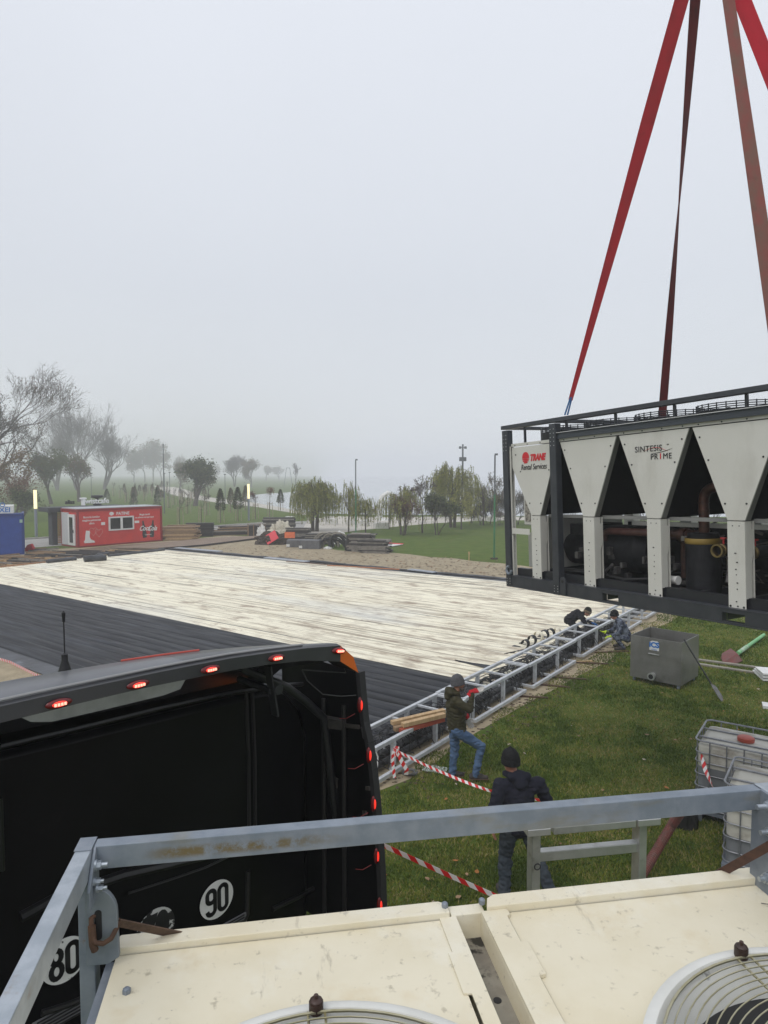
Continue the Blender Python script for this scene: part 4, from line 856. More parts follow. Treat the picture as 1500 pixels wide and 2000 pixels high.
for x in (3.66, 4.05):
    f = MB(); f.cyl((x, .32, .79), (x, .75, .79), .07, 18); f.build('water_pipe', mBlackPart, U, smooth=True)
    f = MB(); f.lathe([(.06, 0), (.08, 0), (.08, .03), (.07, .035), (.07, .06), (.08, .065), (.08, .09), (.063, .09), (.05, .02)], (x, .23, .79), 24, Matrix.Rotation(-PI / 2, 4, 'X')); f.build('pipe_flange', mBrass, U, smooth=True)
    f = MB(); f.cyl((x, .36, .86), (x, .36, .92), .012, 8); f.box(x - .03, x + .03, .34, .38, .92, .94); f.build('red_valve', mat('valve_red', (.4, .03, .03)), U)
r3 = random.Random(3)
m = MB()
for i in range(60):
    a = Vector((r3.uniform(2.4, 5.6), r3.uniform(.4, 1.8), r3.uniform(.25, 1.0))); m.tube([a, a + Vector((r3.uniform(-.3, .3), r3.uniform(-.1, .2), r3.uniform(-.1, .1))), a + Vector((r3.uniform(-.4, .4), r3.uniform(0, .4), r3.uniform(-.4, .3)))], r3.uniform(.008, .02), 6)
m.build('small_pipes', mat('grimy_pipe', (.06, .05, .045), (.14, .12, .10), 9, .5), U, smooth=True)
r3 = random.Random(9); mFit = mat('fittings_grey', (.03, .03, .033), (.11, .105, .10), 7, .5, .3)
for i in range(46):
    x = r3.uniform(1.0, 5.6); y = r3.uniform(.28, .5); z = r3.uniform(.26, .62); sx_, sz_ = r3.uniform(.03, .11), r3.uniform(.03, .12)
    if abs(x - 3.28) < .32: continue
    m = MB()
    if i % 3: m.box(x, x + sx_, y, y + .08, z, z + sz_)
    else: m.cyl((x, y, z), (x + r3.uniform(-.05, .3), y + .1, z + r3.uniform(-.1, .25)), r3.uniform(.015, .04), 10)
    m.build('fitting', mFit, U)
m = MB(); m.box(3.45, 3.62, .7, .8, .35, .72); m.box(3.0, 3.08, .45, .5, .86, .92); m.box(3.55, 3.68, .35, .4, .74, .78); m.build('small_control_box', mat('box_grey', (.22, .21, .19), rough=.5), U)
m = MB(); m.cyl((4.75, .95, .68), (5.9, .95, .68), .36, 28); m.cyl((4.55, 1.5, .9), (5.9, 1.5, .9), .2, 20); m.cyl((1.2, 1.6, .6), (4.4, 1.6, .6), .22, 20); m.build('evaporator', mBlackPart, U, smooth=True)
m = MB(); m.tube([(1.0, .3, .32), (1.6, .35, .33), (2.2, .3, .30), (2.6, .4, .34)], .02, 8); m.tube([(.7, .25, .31), (1.2, .3, .36), (1.5, .5, .33)], .012, 6); m.build('cables', mRub, U, smooth=True)
m = MB(); m.prism([(-.055, 0), (.055, 0), (.055, .20), (.04, .245), (0, .262), (-.04, .245), (-.055, .20)], -.03, -.008, Matrix.Translation((1.34, 0, .02)) @ Matrix(((1, 0, 0, 0), (0, 0, 1, 0), (0, 1, 0, 0), (0, 0, 0, 1)))); lug = m.build('lifting_lug', mDark, U, bevel=.003)
m = MB(); m.cyl((1.34, -.036, .215), (1.34, -.028, .215), .024, 14); m.build('lug_hole', mInk, lug)
m = MB(); m.torus((.09, -.02, .27), .06, .022, (0, 1, 0), 18, 8, R(40), R(320)); m.build('shackle', mGalvDk, U, smooth=True)
# lettering
TU = lambda x, z: Matrix.Translation((x, YF - .004, z)) @ Matrix.Rotation(PI / 2, 4, 'X')
lg = MB()
for k in range(7):
    z = 2.06 - .075 + k * .025; hw = math.sqrt(max(0, .088 ** 2 - (z - 2.06) ** 2)) * .95
    lg.prism([(.49 - hw, z - .0105), (.49 + hw * .1, z - .0135), (.49 + hw, z - .006), (.49 + hw, z + .008), (.49, z + .0105), (.49 - hw, z + .008)], YF - .004, YF - .001, T_)
lg.prism([(.49 + .084 * math.cos(a), 2.06 + .09 * math.sin(a)) for a in np.linspace(.1, PI - .1, 20)], YF - .0035, YF - .0012, T_)
lg.build('round_logo', mRedInk, U)
text('TRANE', .135, TU(.765, 2.05), mRedInk, U, shear=.3, bold=.008, sx=.80); text('Rental Services', .125, TU(.67, 1.91), mInk, U, shear=.25, bold=0, sx=.78)
c2 = m0 + 2 * W0
text('SINTESIS', .105, TU(c2 - .06, 2.035), mInk, U, bold=0, sx=1.0, sp=1.08); text('PR', .10, TU(c2 + .03, 1.93), mInk, U, bold=0, sx=1.0, sp=1.1); text('1', .10, TU(c2 + .125, 1.93), mRedInk, U, bold=.001); text('ME', .10, TU(c2 + .225, 1.93), mInk, U, bold=0, sx=1.0, sp=1.1)
text('TM', .022, TU(c2 + .235, 2.07), mInk, U)
m = MB(); m.tube([(c2 - .13 + .36 * t, YF - .003, 2.01 + .045 * math.sin(t * 3.1) - .02 * t) for t in np.linspace(0, 1, 14)], [.001 + .0025 * math.sin(t * PI) for t in np.linspace(0, 1, 14)], 5); m.build('red_swoosh', mRedInk, U)
m = MB(); m.tube([(c2 - .02 + .32 * t, YF - .003, 1.975 + .045 * t * t) for t in np.linspace(0, 1, 14)], [.001 + .0025 * math.sin(t * PI) for t in np.linspace(0, 1, 14)], 5); m.build('black_swoosh', mInk, U)

# slings
HK = D(1386, -150, 8.9)
Tk = thing('crane_hook', 'crane hook block above the hanging unit holding the four slings', 'crane hook', HK); m = MB(); m.torus((0, 0, .1), .2, .05, (0, 1, 0), 24, 10, R(-200), R(70)); m.cyl((0, 0, .3), (0, 0, .6), .05, 12); m.build('hook', mDark, Tk, smooth=True); MB().box(-.2, .2, -.12, .12, .6, 1.2).build('block', mYellow, Tk, bevel=.04)
MB().cyl((0, 0, 1.2), (0, 0, 8), .012, 8).build('cable', mDark, Tk)
def webm(n, c, c2, c3, m3=.6): return mat(n, c, c2, 3, .85, coord='UV', stretch=(1, .3, 1), c3=c3, s3=5, t3=(.55, .75), m3=m3, bump=.002, bscale=40)
mSl1 = webm('sling_red', (.36, .012, .02), (.30, .014, .02), (.12, .015, .015)); mSl2 = webm('sling_dark_red', (.13, .012, .014), (.085, .012, .013), (.05, .02, .016)); mSl3 = webm('sling_dirty', (.20, .055, .045), (.15, .075, .055), (.09, .04, .03)); mSl4 = webm('sling_bright', (.50, .012, .03), (.44, .012, .025), (.25, .01, .02))
def sling(label, pt, m_, w0, w1, tw0, tw1, name='lifting_sling', top=(1386, -125), mid=None):
    """pt attach point; ribbon facing angle about its own axis: 0 = broadside to the camera"""
    a = Vector(pt); b = D(top[0], top[1], 8.9); T = thing(name, label, 'lifting sling'); n = 30; pts = []; ups = []; ws = []
    for i in range(n + 1):
        t = i / n; p = a.lerp(b, t); d = (b - a).normalized(); view = (p - Vector((0, 0, H0))).normalized(); u = d.cross(view).normalized()
        ang = tw0 + (tw1 - tw0) * t if mid is None else (tw0 + (mid - tw0) * min(1, t * 2) + (tw1 - mid) * max(0, t * 2 - 1))
        u.rotate(Matrix.Rotation(ang, 3, d)); pts.append(p); ups.append(u); ws.append(w0 + (w1 - w0) * min(1, t * 1.6))
    ribbon(pts, ws, 'webbing', m_, T, up=ups, thick=.012); return T
uw = lambda x, y, z: UM @ Vector((x, y, z))
p1_ = uw(1.42, .05, 2.62)
T = sling('bright red lifting sling on the far left end of the hanging unit', p1_ + (HK - p1_).normalized() * .22, mSl1, .06, .175, R(0), R(15), top=(1366, -125))
m = MB(); d1 = (HK - p1_).normalized(); side = Vector((.02, 0, 0)); m.tube([p1_ - side, p1_ + d1 * .26 - side * .5], .012, 6); m.tube([p1_ + side, p1_ + d1 * .26 + side * .5], .012, 6); m.build('blue_loop', mat('blue_loop', (.02, .12, .30)), T)
sling('dark red twisted lifting sling behind the bright left one', uw(1.45, 2.0, 2.6), mSl2, .12, .145, R(8), R(20), mid=R(86), top=(1368, -125))
sling('brownish dirty lifting sling near the right edge of the photo', uw(4.6, .05, 2.6), mSl3, .16, .13, R(10), R(10), top=(1405, -125))
sling('bright red lifting sling leaving the photo at the upper right', uw(4.6, 2.2, 2.6), mSl4, .18, .18, R(0), R(10), top=(1400, -125))
# ================================================================ steel frame along the rink
S0 = Vector((-.165, 10.97, 0)); SD = (Vector((8.13, 22.3, 0)) - S0).normalized(); SN = Vector((-SD.y, SD.x, 0))
SA = math.atan2(SD.y, SD.x)
labels = ['galvanised steel frame section nearest to the truck cab, with tape tied to its post', 'galvanised steel frame section directly behind the man in the green jacket', 'galvanised steel frame section in the middle of the row', 'galvanised steel frame section between the two crouching workers', 'galvanised steel frame section just beyond the crouching worker in camouflage', 'galvanised steel frame section farthest away, under the hanging unit']
SL = 3.0
for i in range(6):
    org = S0 + SD * (i * (SL + .03)) + SN * (.0 if i % 2 == 0 else .03); T = thing('steel_frame_section', labels[i], 'steel frame', frame(org, SA), 'galvanised frame sections along the rink')
    w = .64
    for y in (0, w): MB().box(0, SL, y - .036, y + .036, .495, .56).build('rail', mSteel, T, bevel=.004)
    for x in ((.02, 1.0, 2.0, SL - .06) if i else (.02, 1.35, 2.2, SL - .06)): MB().box(x, x + .045, .03, w - .03, .505, .545).build('rung', mSteel, T, bevel=.003)
    for x in (.35, 1.75) if i else (.55, 1.9, 2.9):
        for y in (0, w):
            l = MB(); l.box(x - .036, x + .036, y - .036, y + .036, -.02, .495); l.box(x - .07, x + .07, y - .07, y + .07, 0, .012); l.build('leg', mSteel, T, bevel=.003)
    m = MB(); o2 = -.22; m.box(-.2 + (i % 2) * .3, 2.5, o2 - .0, o2 + .065, .07, .135); m.box(-.2 + (i % 2) * .3, 2.5, .5, .55, .07, .135)
    for x in (-.2 + (i % 2) * .3, .9, 2.45): m.box(x, x + .05, o2 + .065, .5, .075, .13)
    m.build('lower_frame', mSteel, T, bevel=.003)
# tubes bundled inside
rt = random.Random(31); mTube = mat('black_tube', (.012, .012, .014), (.03, .03, .033), 8, .38)
m = MB()
def SP(s, t, z): return S0 + SD * s + SN * t + Vector((0, 0, z))
for i in range(330):
    s = rt.uniform(.1, 13.2)
    if 4.6 < s < 5.4: continue
    t0 = rt.uniform(.12, .5); ht = .22 + .18 * rt.random(); sw = rt.uniform(.06, .22); ph = rt.uniform(0, 3)
    pts = [SP(s + rt.uniform(-.05, .05) + sw * math.sin(ph + j * .9), t0 + .22 * math.cos(j * PI / 7), .05 + ht * math.sin(j * PI / 7) + .04) for j in range(8)]
    m.tube(pts, rt.uniform(.007, .011), 5)
tag(m.build('tube_bundle', mTube, smooth=True), 'long tangled bundle of thin black tubes lying inside the steel frames', 'tube bundle', kind='stuff')
for i in range(9):
    s0_ = 5.2 + i * .42; m = MB()
    m.tube([SP(s0_ + rt.uniform(-.1, .1) + .10 * math.sin(j * .8 + i), .75 + .09 * j * .5, .07 + (.10 + .02 * (i % 3)) * math.sin(j * PI / 6) ) for j in range(7)], .028, 7)
    tag(m.build('black_hose', mTube, smooth=True), 'short thick black hose end looping over the mat edge at the middle steel frames', 'hose', 'hose ends over the mat edge')
m = MB()
for i in range(150):
    s = rt.uniform(.1, 13); a = SP(s, .5, .12 + rt.uniform(0, .2)); b = SP(s + rt.uniform(-.3, .3), .95 + rt.uniform(0, .3), .07)
    m.tube([a, a.lerp(b, .5) + Vector((0, 0, rt.uniform(.0, .12))), b], .009, 5)
tag(m.build('tube_ends', mTube, smooth=True), 'loose black tube ends running from the mats into the steel frames', 'tubes', kind='stuff')
m = MB(); m.tube([SP(.1 + .5 * i, .32 + .03 * math.sin(i), .12) for i in range(28)], .075, 10); m.tube([SP(.1 + .5 * i, .16, .10) for i in range(28)], .06, 10)
tag(m.build('header_pipe', mBlack, smooth=True), 'long black header pipe lying along the inside of the steel frames', 'pipe')
for i, s in enumerate((5.6, 6.3, 7.4, 8.3, 9.2, 4.3)):
    m = MB(); m.cyl(SP(s, .45, .3), SP(s + .32, .38, .34), .07, 12)
    tag(m.build('pipe_sleeve', mat('cream_pvc', (.62, .60, .48), (.52, .50, .40), 5, .4), smooth=True), 'short cream plastic pipe sleeve among the black tubes in the steel frames', 'pipe', 'cream sleeves in the frames')
# rolled mat ends
for i, (px, py, rr) in enumerate(((1024, 1266, .13), (1037, 1260, .15), (1049, 1254, .17), (1061, 1250, .16), (1073, 1246, .15), (1086, 1242, .13))):
    c = G(px, py, .06); T = MB(); u = Vector((.8, -.6, 0)); ax = Vector((.6, .8, 0)); v = Vector((0, 0, 1)); pts = []
    for j in range(30):
        a = -1.6 + j * .17; r0 = rr * (1 - j * .010); pts.append(c + u * r0 * math.cos(a) + v * (rr + r0 * math.sin(a)) + ax * j * .003)
    pts = [c - u * .35 + v * .02, c - u * .15 + v * .01] + pts
    o = ribbon(pts, .16, 'mat_roll', mMatW if i in (2, 5) else mMatB, up=tuple(ax), thick=.014)
    tag(o, 'curled %s mat end left of the stooping worker, %s from the left' % ('cream' if i in (2, 5) else 'black', ('first', 'second', 'third', 'fourth', 'fifth', 'sixth')[i]), 'mat roll')
for i, (a, b, lab) in enumerate((((985, 1276), (1052, 1262), 'black fold of mat lying on the cream strips left of the curled ends'), ((888, 1288), (955, 1302), 'black wedge between the cream strips above the green jacket worker'))):
    A, B = G(*a, .09), G(*b, .09); m = MB(); n = Vector((.6, .8, 0)) * .16
    m.add([A, A.lerp(B, .5) - n * .8, B - n, B + n, A.lerp(B, .5) + n * .3, A + Vector((0, 0, -.05)), B + Vector((0, 0, -.05))], [(0, 1, 2, 3, 4), (0, 5, 6, 2, 1)]); tag(m.build('mat_fold', mMatB), lab, 'mat fold')
# timbers on the first frame
tb = ((765, 1412, 868, 1388, mWoodL, 'pale timber lying across the first steel frame, the upper left one', .0), (786, 1416, 868, 1396, mWoodL, 'pale timber lying across the first steel frame, the front one', .02), (782, 1428, 866, 1404, mat('beam_red', (.36, .07, .03), (.28, .05, .025), 5, .7), 'red painted timber under the pale ones on the first steel frame', -.07), (770, 1424, 850, 1405, mWood, 'brown timber under the pale ones on the first steel frame, behind the red one', -.07))
for x0, y0, x1, y1, mm, lab, dz in tb:
    a = G(x0, y0, .60 + dz); b = G(x1, y1, .64 + dz); m = MB(); m.beam(a, b, .10, .075); tag(m.build('timber', mm, bevel=.004), lab, 'timber')
m = MB()
for i in range(5):
    t = .18 + i * .17; a = G(782, 1428, .62).lerp(G(866, 1404, .66), t); m.beam(a, a + (G(866, 1404, .66) - G(782, 1428, .62)).normalized() * .09, .104, .02)
# rusty junk on sand near the frames
for i, (px, py, L_, an, lab) in enumerate(((1195, 1274, 1.0, 8, 'thin dark bar on the sand beside the farthest frames'), (1150, 1296, 1.0, -10, 'thin dark bar on the sand near the camouflage worker'), (1100, 1325, 1.1, -14, 'dark batten on the sand beside the middle frame'), (1075, 1340, .9, -20, 'short dark batten on the sand beside the middle frame'), (1058, 1312, .5, 30, 'small rusty bar on the sand beside the middle frame'), (1035, 1362, .8, -12, 'rusty batten on the sand by the third frame'), (1140, 1293, .5, 10, 'pale wood offcut on the sand edge'))):
    m = MB(); m.box(-L_ / 2, L_ / 2, -.03, .03, 0, .03); tag(m.build('ground_bar', mWoodL if i == 6 else mRust, M=frame(G(px, py, .005), R(an))), lab, 'bar')
# post with tape
PT = G(774, 1462, .55)
# ================================================================ things on the lawn
def ipx(px, py, z=0): return G(px, py, z)
a = Vector((6.02, 16.45, 0)); b = Vector((6.90, 15.62, 0)); TA = math.atan2(b.y - a.y, b.x - a.x)
mInox = mat('stainless', (.27, .265, .25), (.20, .197, .185), 1.3, .38, .55, .0015, 2.5, c3=(.10, .095, .085), s3=2.2, t3=(.55, .75), m3=.6, rvar=.08)
T = thing('steel_tank', 'open dull stainless steel tank with a blue and white sticker on the lawn', 'tank', frame(a, TA)); tw, td, th = 1.21, 1.15, 1.13
m = MB(); z0 = .11
m.box(0, tw, 0, .012, z0, th); m.box(0, tw, td - .012, td, z0, th); m.box(0, .012, .012, td - .012, z0, th); m.box(tw - .012, tw, .012, td - .012, z0, th); m.box(.012, tw - .012, .012, td - .012, z0, z0 + .015)
m.build('tank_wall', mInox, T)
m = MB(); m.cyl((.56, -.12, z0 + .12), (.56, 0, z0 + .12), .075, 20); m.lathe([(.06, 0), (.09, 0), (.09, .03), (.06, .03)], (.56, -.13, z0 + .12), 20, Matrix.Rotation(-PI / 2, 4, 'X')); m.build('outlet_pipe', mAlu, T, smooth=True)
m = MB(); m.cyl((.56, -.132, z0 + .12), (.56, -.128, z0 + .12), .058, 20); m.build('outlet_hole', mInk, T)
m = MB(); m.box(.44, .70, -.03, 0, .80 - .06, .82 - .06); m.build('handle', mAlu, T, bevel=.004)
m = MB(); m.prism([(0, 0), (.23, 0), (.23, .19), (.19, .23), (.06, .23), (0, .19)], 0, .002, TP(.46, -.001, .84)); so = m.build('sticker', mWhite, T); text('iCS', .17, TP(.575, -.006, .97), mBlueInk, so, bold=.008); text('cooling', .045, TP(.575, -.006, .865), mBlueInk, so)
for x in (.08, tw - .08):
    for y in (.08, td - .08):
        m = MB(); m.cyl((x - .02, y, .05), (x + .02, y, .05), .05, 14); m.box(x - .03, x + .03, y - .03, y + .03, .08, z0); m.build('foot', mGalvDk, T)
# spade leaning on the tank
a = G(1410, 1370, 0); b = D(1336, 1249, 15.75); T = thing('spade', 'long handled spade leaning against the right side of the steel tank', 'spade', a); v = (b - a); dn = v.normalized()
MB().tube([dn * .30, v], .018, 8).build('handle', mBlack, T, smooth=True)
m = MB(); up_ = dn; sd = Vector((.75, .65, 0)); sd = (sd - dn * sd.dot(dn)).normalized(); nn = dn.cross(sd)
P = [(-.02, .42), (-.10, .34), (-.115, .10), (-.06, 0.02), (0, -.03), (.06, .02), (.115, .10), (.10, .34), (.02, .42)]
m.add([up_ * y + sd * x * .8 + nn * (.012 - abs(x) * .3) for x, y in P] + [up_ * y + sd * x * .8 + nn * (-.0 - abs(x) * .3) for x, y in P], [tuple(range(9)), tuple(range(9, 18))[::-1]] + [(i, (i + 1) % 9, 9 + (i + 1) % 9, 9 + i) for i in range(9)])
m.build('blade', mat('blade_steel', (.20, .20, .20), (.12, .11, .10), 9, .5, .5), T)
# snow pusher
T = thing('snow_pusher', 'red bladed snow pusher with a thick light green handle lying on the lawn', 'snow shovel', G(1425, 1290)); P = [G(1441, 1276, .12) - G(1425, 1290), G(1466, 1258, .10) - G(1425, 1290), G(1492, 1240, .10) - G(1425, 1290)]
MB().tube(P, [.055, .05, .05], 12).build('handle', mat('handle_green', (.16, .42, .17), (.20, .48, .22), 5, .5), T, smooth=True)
MB().tube([P[0].lerp(P[1], .15) , P[0].lerp(P[1], .7)], .058, 12).build('worn_sleeve', mat('sleeve_worn', (.45, .52, .42), (.2, .4, .2), 9, .7), T)
q = [G(*p, z) - G(1425, 1290) for p, z in (((1408, 1284), .05), ((1412, 1294), .02), ((1434, 1297), .03), ((1450, 1290), .05), ((1440, 1276), .2), ((1427, 1266), .2), ((1410, 1276), .12))]
m = MB(); m.add([v for v in q] + [v - Vector((0, 0, .02)) for v in q], [tuple(range(7)), tuple(range(7, 14))[::-1]] + [(i, (i + 1) % 7, 7 + (i + 1) % 7, 7 + i) for i in range(7)]); m.build('blade', mat('blade_red', (.16, .035, .03), (.12, .05, .04), 8, .6), T)
for (p, q, lab) in (((1345, 1286), (1520, 1309), 'upper of two long grey planks lying in the grass behind the steel tank'), ((1345, 1294), (1490, 1316), 'lower of two long grey planks lying in the grass behind the steel tank')):
    m = MB(); m.beam(G(*p, .03), G(*q, .03), .12, .04); tag(m.build('grey_plank', mat('plank_grey', (.28, .26, .21), (.20, .185, .15), 5, .8)), lab, 'plank')
T = thing('white_panel_stack', 'small stack of white panels at the right edge on the lawn', 'panel stack', frame(G(1490, 1332), R(-12)))
for i in range(3): MB().box(0, 1.2, 0, .8 - .1 * i, .03 + i * .07, .07 + i * .07).build('panel', mWhite, T)
m = MB(); m.box(0, .5, 0, .3, 0, .06); tag(m.build('white_tray', mWhite, M=frame(G(1490, 1384), R(-25))), 'white flat piece with dark edge at the right edge on the lawn', 'panel')
# ================================================================ water containers
mTank = mat('ibc_plastic', (.46, .45, .39), (.54, .53, .47), 1.3, .45, c3=(.20, .165, .12), s3=2.2, t3=(.48, .68), m3=.75, st3=(1, 2.5, 1)); mTankLow = mat('ibc_plastic_full', (.17, .185, .20), (.20, .21, .22), 1.5, .35); mCage = mat('cage_tube', (.22, .23, .25), (.30, .31, .33), 9, .45, .6)
def rrect(x0, x1, y0, y1, r, z, n=5):
    out = []
    for cx, cy, a0 in ((x1 - r, y1 - r, 0), (x0 + r, y1 - r, 90), (x0 + r, y0 + r, 180), (x1 - r, y0 + r, 270)):
        for i in range(n + 1): a = R(a0 + 90 * i / n); out.append(Vector((cx + r * math.cos(a), cy + r * math.sin(a), z)))
    return out
def ibc(org, ang, label, fill):
    T = thing('water_container', label, 'container', frame(org, ang)); X, Y = 1.2, 1.0
    def body(z0, z1, n, m_, top):
        m = MB(); rings = [rrect(.03, X - .03, .03, Y - .03, .1, z0)] + [rrect(.03, X - .03, .03, Y - .03, .1, z1)]
        if top: rings += [rrect(.05, X - .05, .05, Y - .05, .1, z1 + .04), rrect(.12, X - .12, .12, Y - .12, .1, z1 + .06)]
        vs = [v for r in rings for v in r]; k = len(rings[0]); fs = [(i * k + j, i * k + (j + 1) % k, (i + 1) * k + (j + 1) % k, (i + 1) * k + j) for i in range(len(rings) - 1) for j in range(k)]
        fs.append(tuple(range((len(rings) - 1) * k, len(rings) * k)))
        if z0 < .2: fs.append(tuple(range(k))[::-1])
        m.add(vs, fs); m.build(n, m_, T, smooth=50)
    body(.17, fill, 'full_part', mTankLow, False); body(fill + .001, 1.08, 'tank', mTank, True)
    m = MB()
    for z in (.20, .34, .52, .70, .88, 1.02): m.tube(rrect(0, X, 0, Y, .1, z), .009, 6, closed=True)
    m.tube(rrect(0, X, 0, Y, .1, 1.19), .014, 8, closed=True)
    for x in (.2, .42, .64, .86, 1.03):
        for y in (0, Y): m.beam((x, y, .17), (x, y, 1.19), .02, .016)
    for y in (.2, .4, .6, .8):
        for x in (0, X): m.beam((x, y, .17), (x, y, 1.19), .02, .016)
    for y in (.3, .68): m.beam((0, y, 1.15), (X, y, 1.15), .03, .02)
    m.build('cage', mCage, T, smooth=True)
    m = MB(); m.lathe([(.0, 0), (.115, 0), (.115, .05), (.10, .06), (0, .06)], (.60, .5, 1.145), 12); m.build('lid', mat('lid_red', (.42, .07, .04), (.36, .06, .035), 5, .5), T, smooth=40)
    m = MB()
    for x in (0, .55, 1.08): m.box(x, x + .12, 0, Y, 0, .1)
    m.box(0, X, -.01, Y + .01, .12, .165); m.build('pallet', mGalvDk, T)
    m = MB(); m.cyl((.1, .5, .25), (-.06, .5, .25), .04, 10); m.build('valve', mInk, T)
IA = math.atan2(-.5, .72)
ibc(Vector((4.52, 9.72, 0)), IA, 'white water container in a steel cage with a red lid, the farther of the two', .80)
ibc(Vector((4.24, 8.32, 0)), IA, 'white water container in a steel cage behind the gantry corner, the nearer of the two', .52)
# hose
m = MB(); P = [(1345, 1572, 1.0), (1330, 1585, .8), (1312, 1612, .5), (1280, 1665, .28), (1250, 1715, .12), (1215, 1790, .09), (1150, 1850, .09), (1040, 1900, .09)]
pts = [G(*p) for p in P]; T = thing('red_hose', 'reddish corrugated hose running from the farther water container across the lawn', 'hose'); dense = []
for i in range(1, len(pts) - 1):
    for k in range(30): dense.append(pts[i].lerp(pts[i + 1], k / 30))
m.tube(dense, [.052 if i % 2 else .062 for i in range(len(dense))], 12); m.build('corrugated_tube', mat('hose_red', (.15, .04, .032), (.10, .045, .035), 12, .6), T)
m = MB(); m.tube([pts[0] + Vector((.1, 0, .05)), pts[0], pts[1]], .06, 10); m.build('coupling', mRub, T, smooth=True)
heap(1338, 1612, .36, .32, .42, mBlack, 'black plastic bag wrapped round the hose coupling at the farther water container', 5, 'black_bag', 'bag', 4, .16, 4)
# barrier tape
mTape = bpy.data.materials.new('barrier_tape'); mTape.use_nodes = True; N_, L_, B0 = nodes_of(mTape); MATS['barrier_tape'] = mTape
t1 = N_.new('ShaderNodeTexCoord'); t2 = N_.new('ShaderNodeSeparateXYZ'); t3 = N_.new('ShaderNodeMath'); t3.operation = 'MULTIPLY'; t3.inputs[1].default_value = 7.6
t35 = N_.new('ShaderNodeMath'); t35.operation = 'MULTIPLY_ADD'; t35.inputs[1].default_value = .35
t4 = N_.new('ShaderNodeMath'); t4.operation = 'FRACT'; t5 = N_.new('ShaderNodeMath'); t5.operation = 'GREATER_THAN'; t5.inputs[1].default_value = .5; t6 = N_.new('ShaderNodeMix'); t6.data_type = 'RGBA'; t6.inputs[6].default_value = (.75, .75, .75, 1); t6.inputs[7].default_value = (.62, .02, .02, 1)
L_.new(t1.outputs['UV'], t2.inputs[0]); L_.new(t2.outputs[0], t3.inputs[0]); L_.new(t2.outputs[1], t35.inputs[0]); L_.new(t3.outputs[0], t35.inputs[2]); L_.new(t35.outputs[0], t4.inputs[0]); L_.new(t4.outputs[0], t5.inputs[0]); L_.new(t5.outputs[0], t6.inputs[0]); L_.new(t6.outputs[2], B0.inputs['Base Color']); B0.inputs['Roughness'].default_value = .4
def tape(pts, label, w=.06, tw=0, n=24, sag=.06):
    P = []
    for i in range(len(pts) - 1):
        a, b = Vector(pts[i]), Vector(pts[i + 1]); k = max(4, int(n * (b - a).length / 6))
        P += [a.lerp(b, j / k) - Vector((0, 0, sag * 4 * (j / k) * (1 - j / k))) for j in range(k)]
    P.append(Vector(pts[-1])); ups = []
    for i in range(len(P)):
        u = Vector((0, 0, 1)); 
        if tw: u = Vector((math.sin(i * tw) * .9, -.5 * math.sin(i * tw), .35 + abs(math.cos(i * tw))))
        ups.append(u)
    o = ribbon(P, w, 'barrier_tape', mTape, up=ups, thick=.002); return tag(o, label, 'barrier tape')
q = lambda x, y, Y: D(x, y, Y)
tape([G(774, 1466, .52), q(860, 1507, 10.3), q(955, 1544, 9.6), q(1130, 1575, 9.4), q(1290, 1588, 9.3), q(1358, 1592, 9.5)], 'barrier tape from the frame post past the dark jacket man to the water container', .042, .25, sag=.01)
tape([q(700, 1625, 5.1), q(735, 1645, 5.0), q(860, 1702, 4.9), q(985, 1758, 4.75), q(1040, 1785, 4.7)], 'red and white barrier tape in front, from the truck cab down to the right', .037, 0, sag=.0)
tape([q(1368, 1470, 9.75), q(1378, 1505, 9.5), q(1396, 1545, 9.1), q(1425, 1572, 8.7), q(1450, 1588, 8.3), q(1500, 1600, 8.0)], 'twisted red and white barrier tape hanging on the cage of the farther water container', .06, .5, sag=0)
tape([G(-40, 1276, .02), G(20, 1293, .04), G(70, 1318, .04), G(140, 1345, .03)], 'faded red and white barrier tape lying at the far left on the sand', .07, 0, sag=0)
P = G(774, 1468, .50)
T = thing('tape_knot', 'knot of red and white tape wound on the first frame post', 'barrier tape', P)
m = ribbon([Vector((.05 * math.cos(i * 1.1), .05 * math.sin(i * 1.1) , .05 - i * .004)) for i in range(26)], .06, 'winding', mTape, T)
m = ribbon([Vector((-.05, -.03, .02)), Vector((-.06, -.04, -.15)), Vector((-.03, -.05, -.42))], .05, 'loose_end', mTape, T, up=(1, 0, 0)); m = ribbon([Vector((.03, -.04, .0)), Vector((.09, -.05, -.15)), Vector((.17, -.05, -.28)), Vector((.16, -.02, -.38))], .07, 'loose_end', mTape, T, up=(1, 0, 0))
m = MB()
for i in range(5): m.torus(G(800, 1508, .02 + i * .012), .13 - .012 * i, .010, (r_.uniform(-.2, .2), 0, 1), 18, 6)
tag(m.build('cable_coil', mat('coil_pale', (.12, .12, .12), rough=.6), smooth=True), 'small coil of cable on the ground right of the tape post', 'cable coil')
m = MB(); m.box(-.2, .2, -.12, .12, 0, .015); tag(m.build('clear_sheet', mat('clear_plastic', (.42, .46, .44), rough=.2), M=frame(G(850, 1503), R(-20))), 'pale plastic scrap on the grass left of the green jacket worker', 'plastic scrap')
m = MB(); m.tube([G(714, 1440, .62), G(728, 1452, .55), G(738, 1478, .35), G(736, 1510, .1), G(722, 1545, .02)], .012, 6); tag(m.build('white_cable', mWhite, smooth=True), 'white cable drooping from the first frame beside the truck fairing', 'cable')

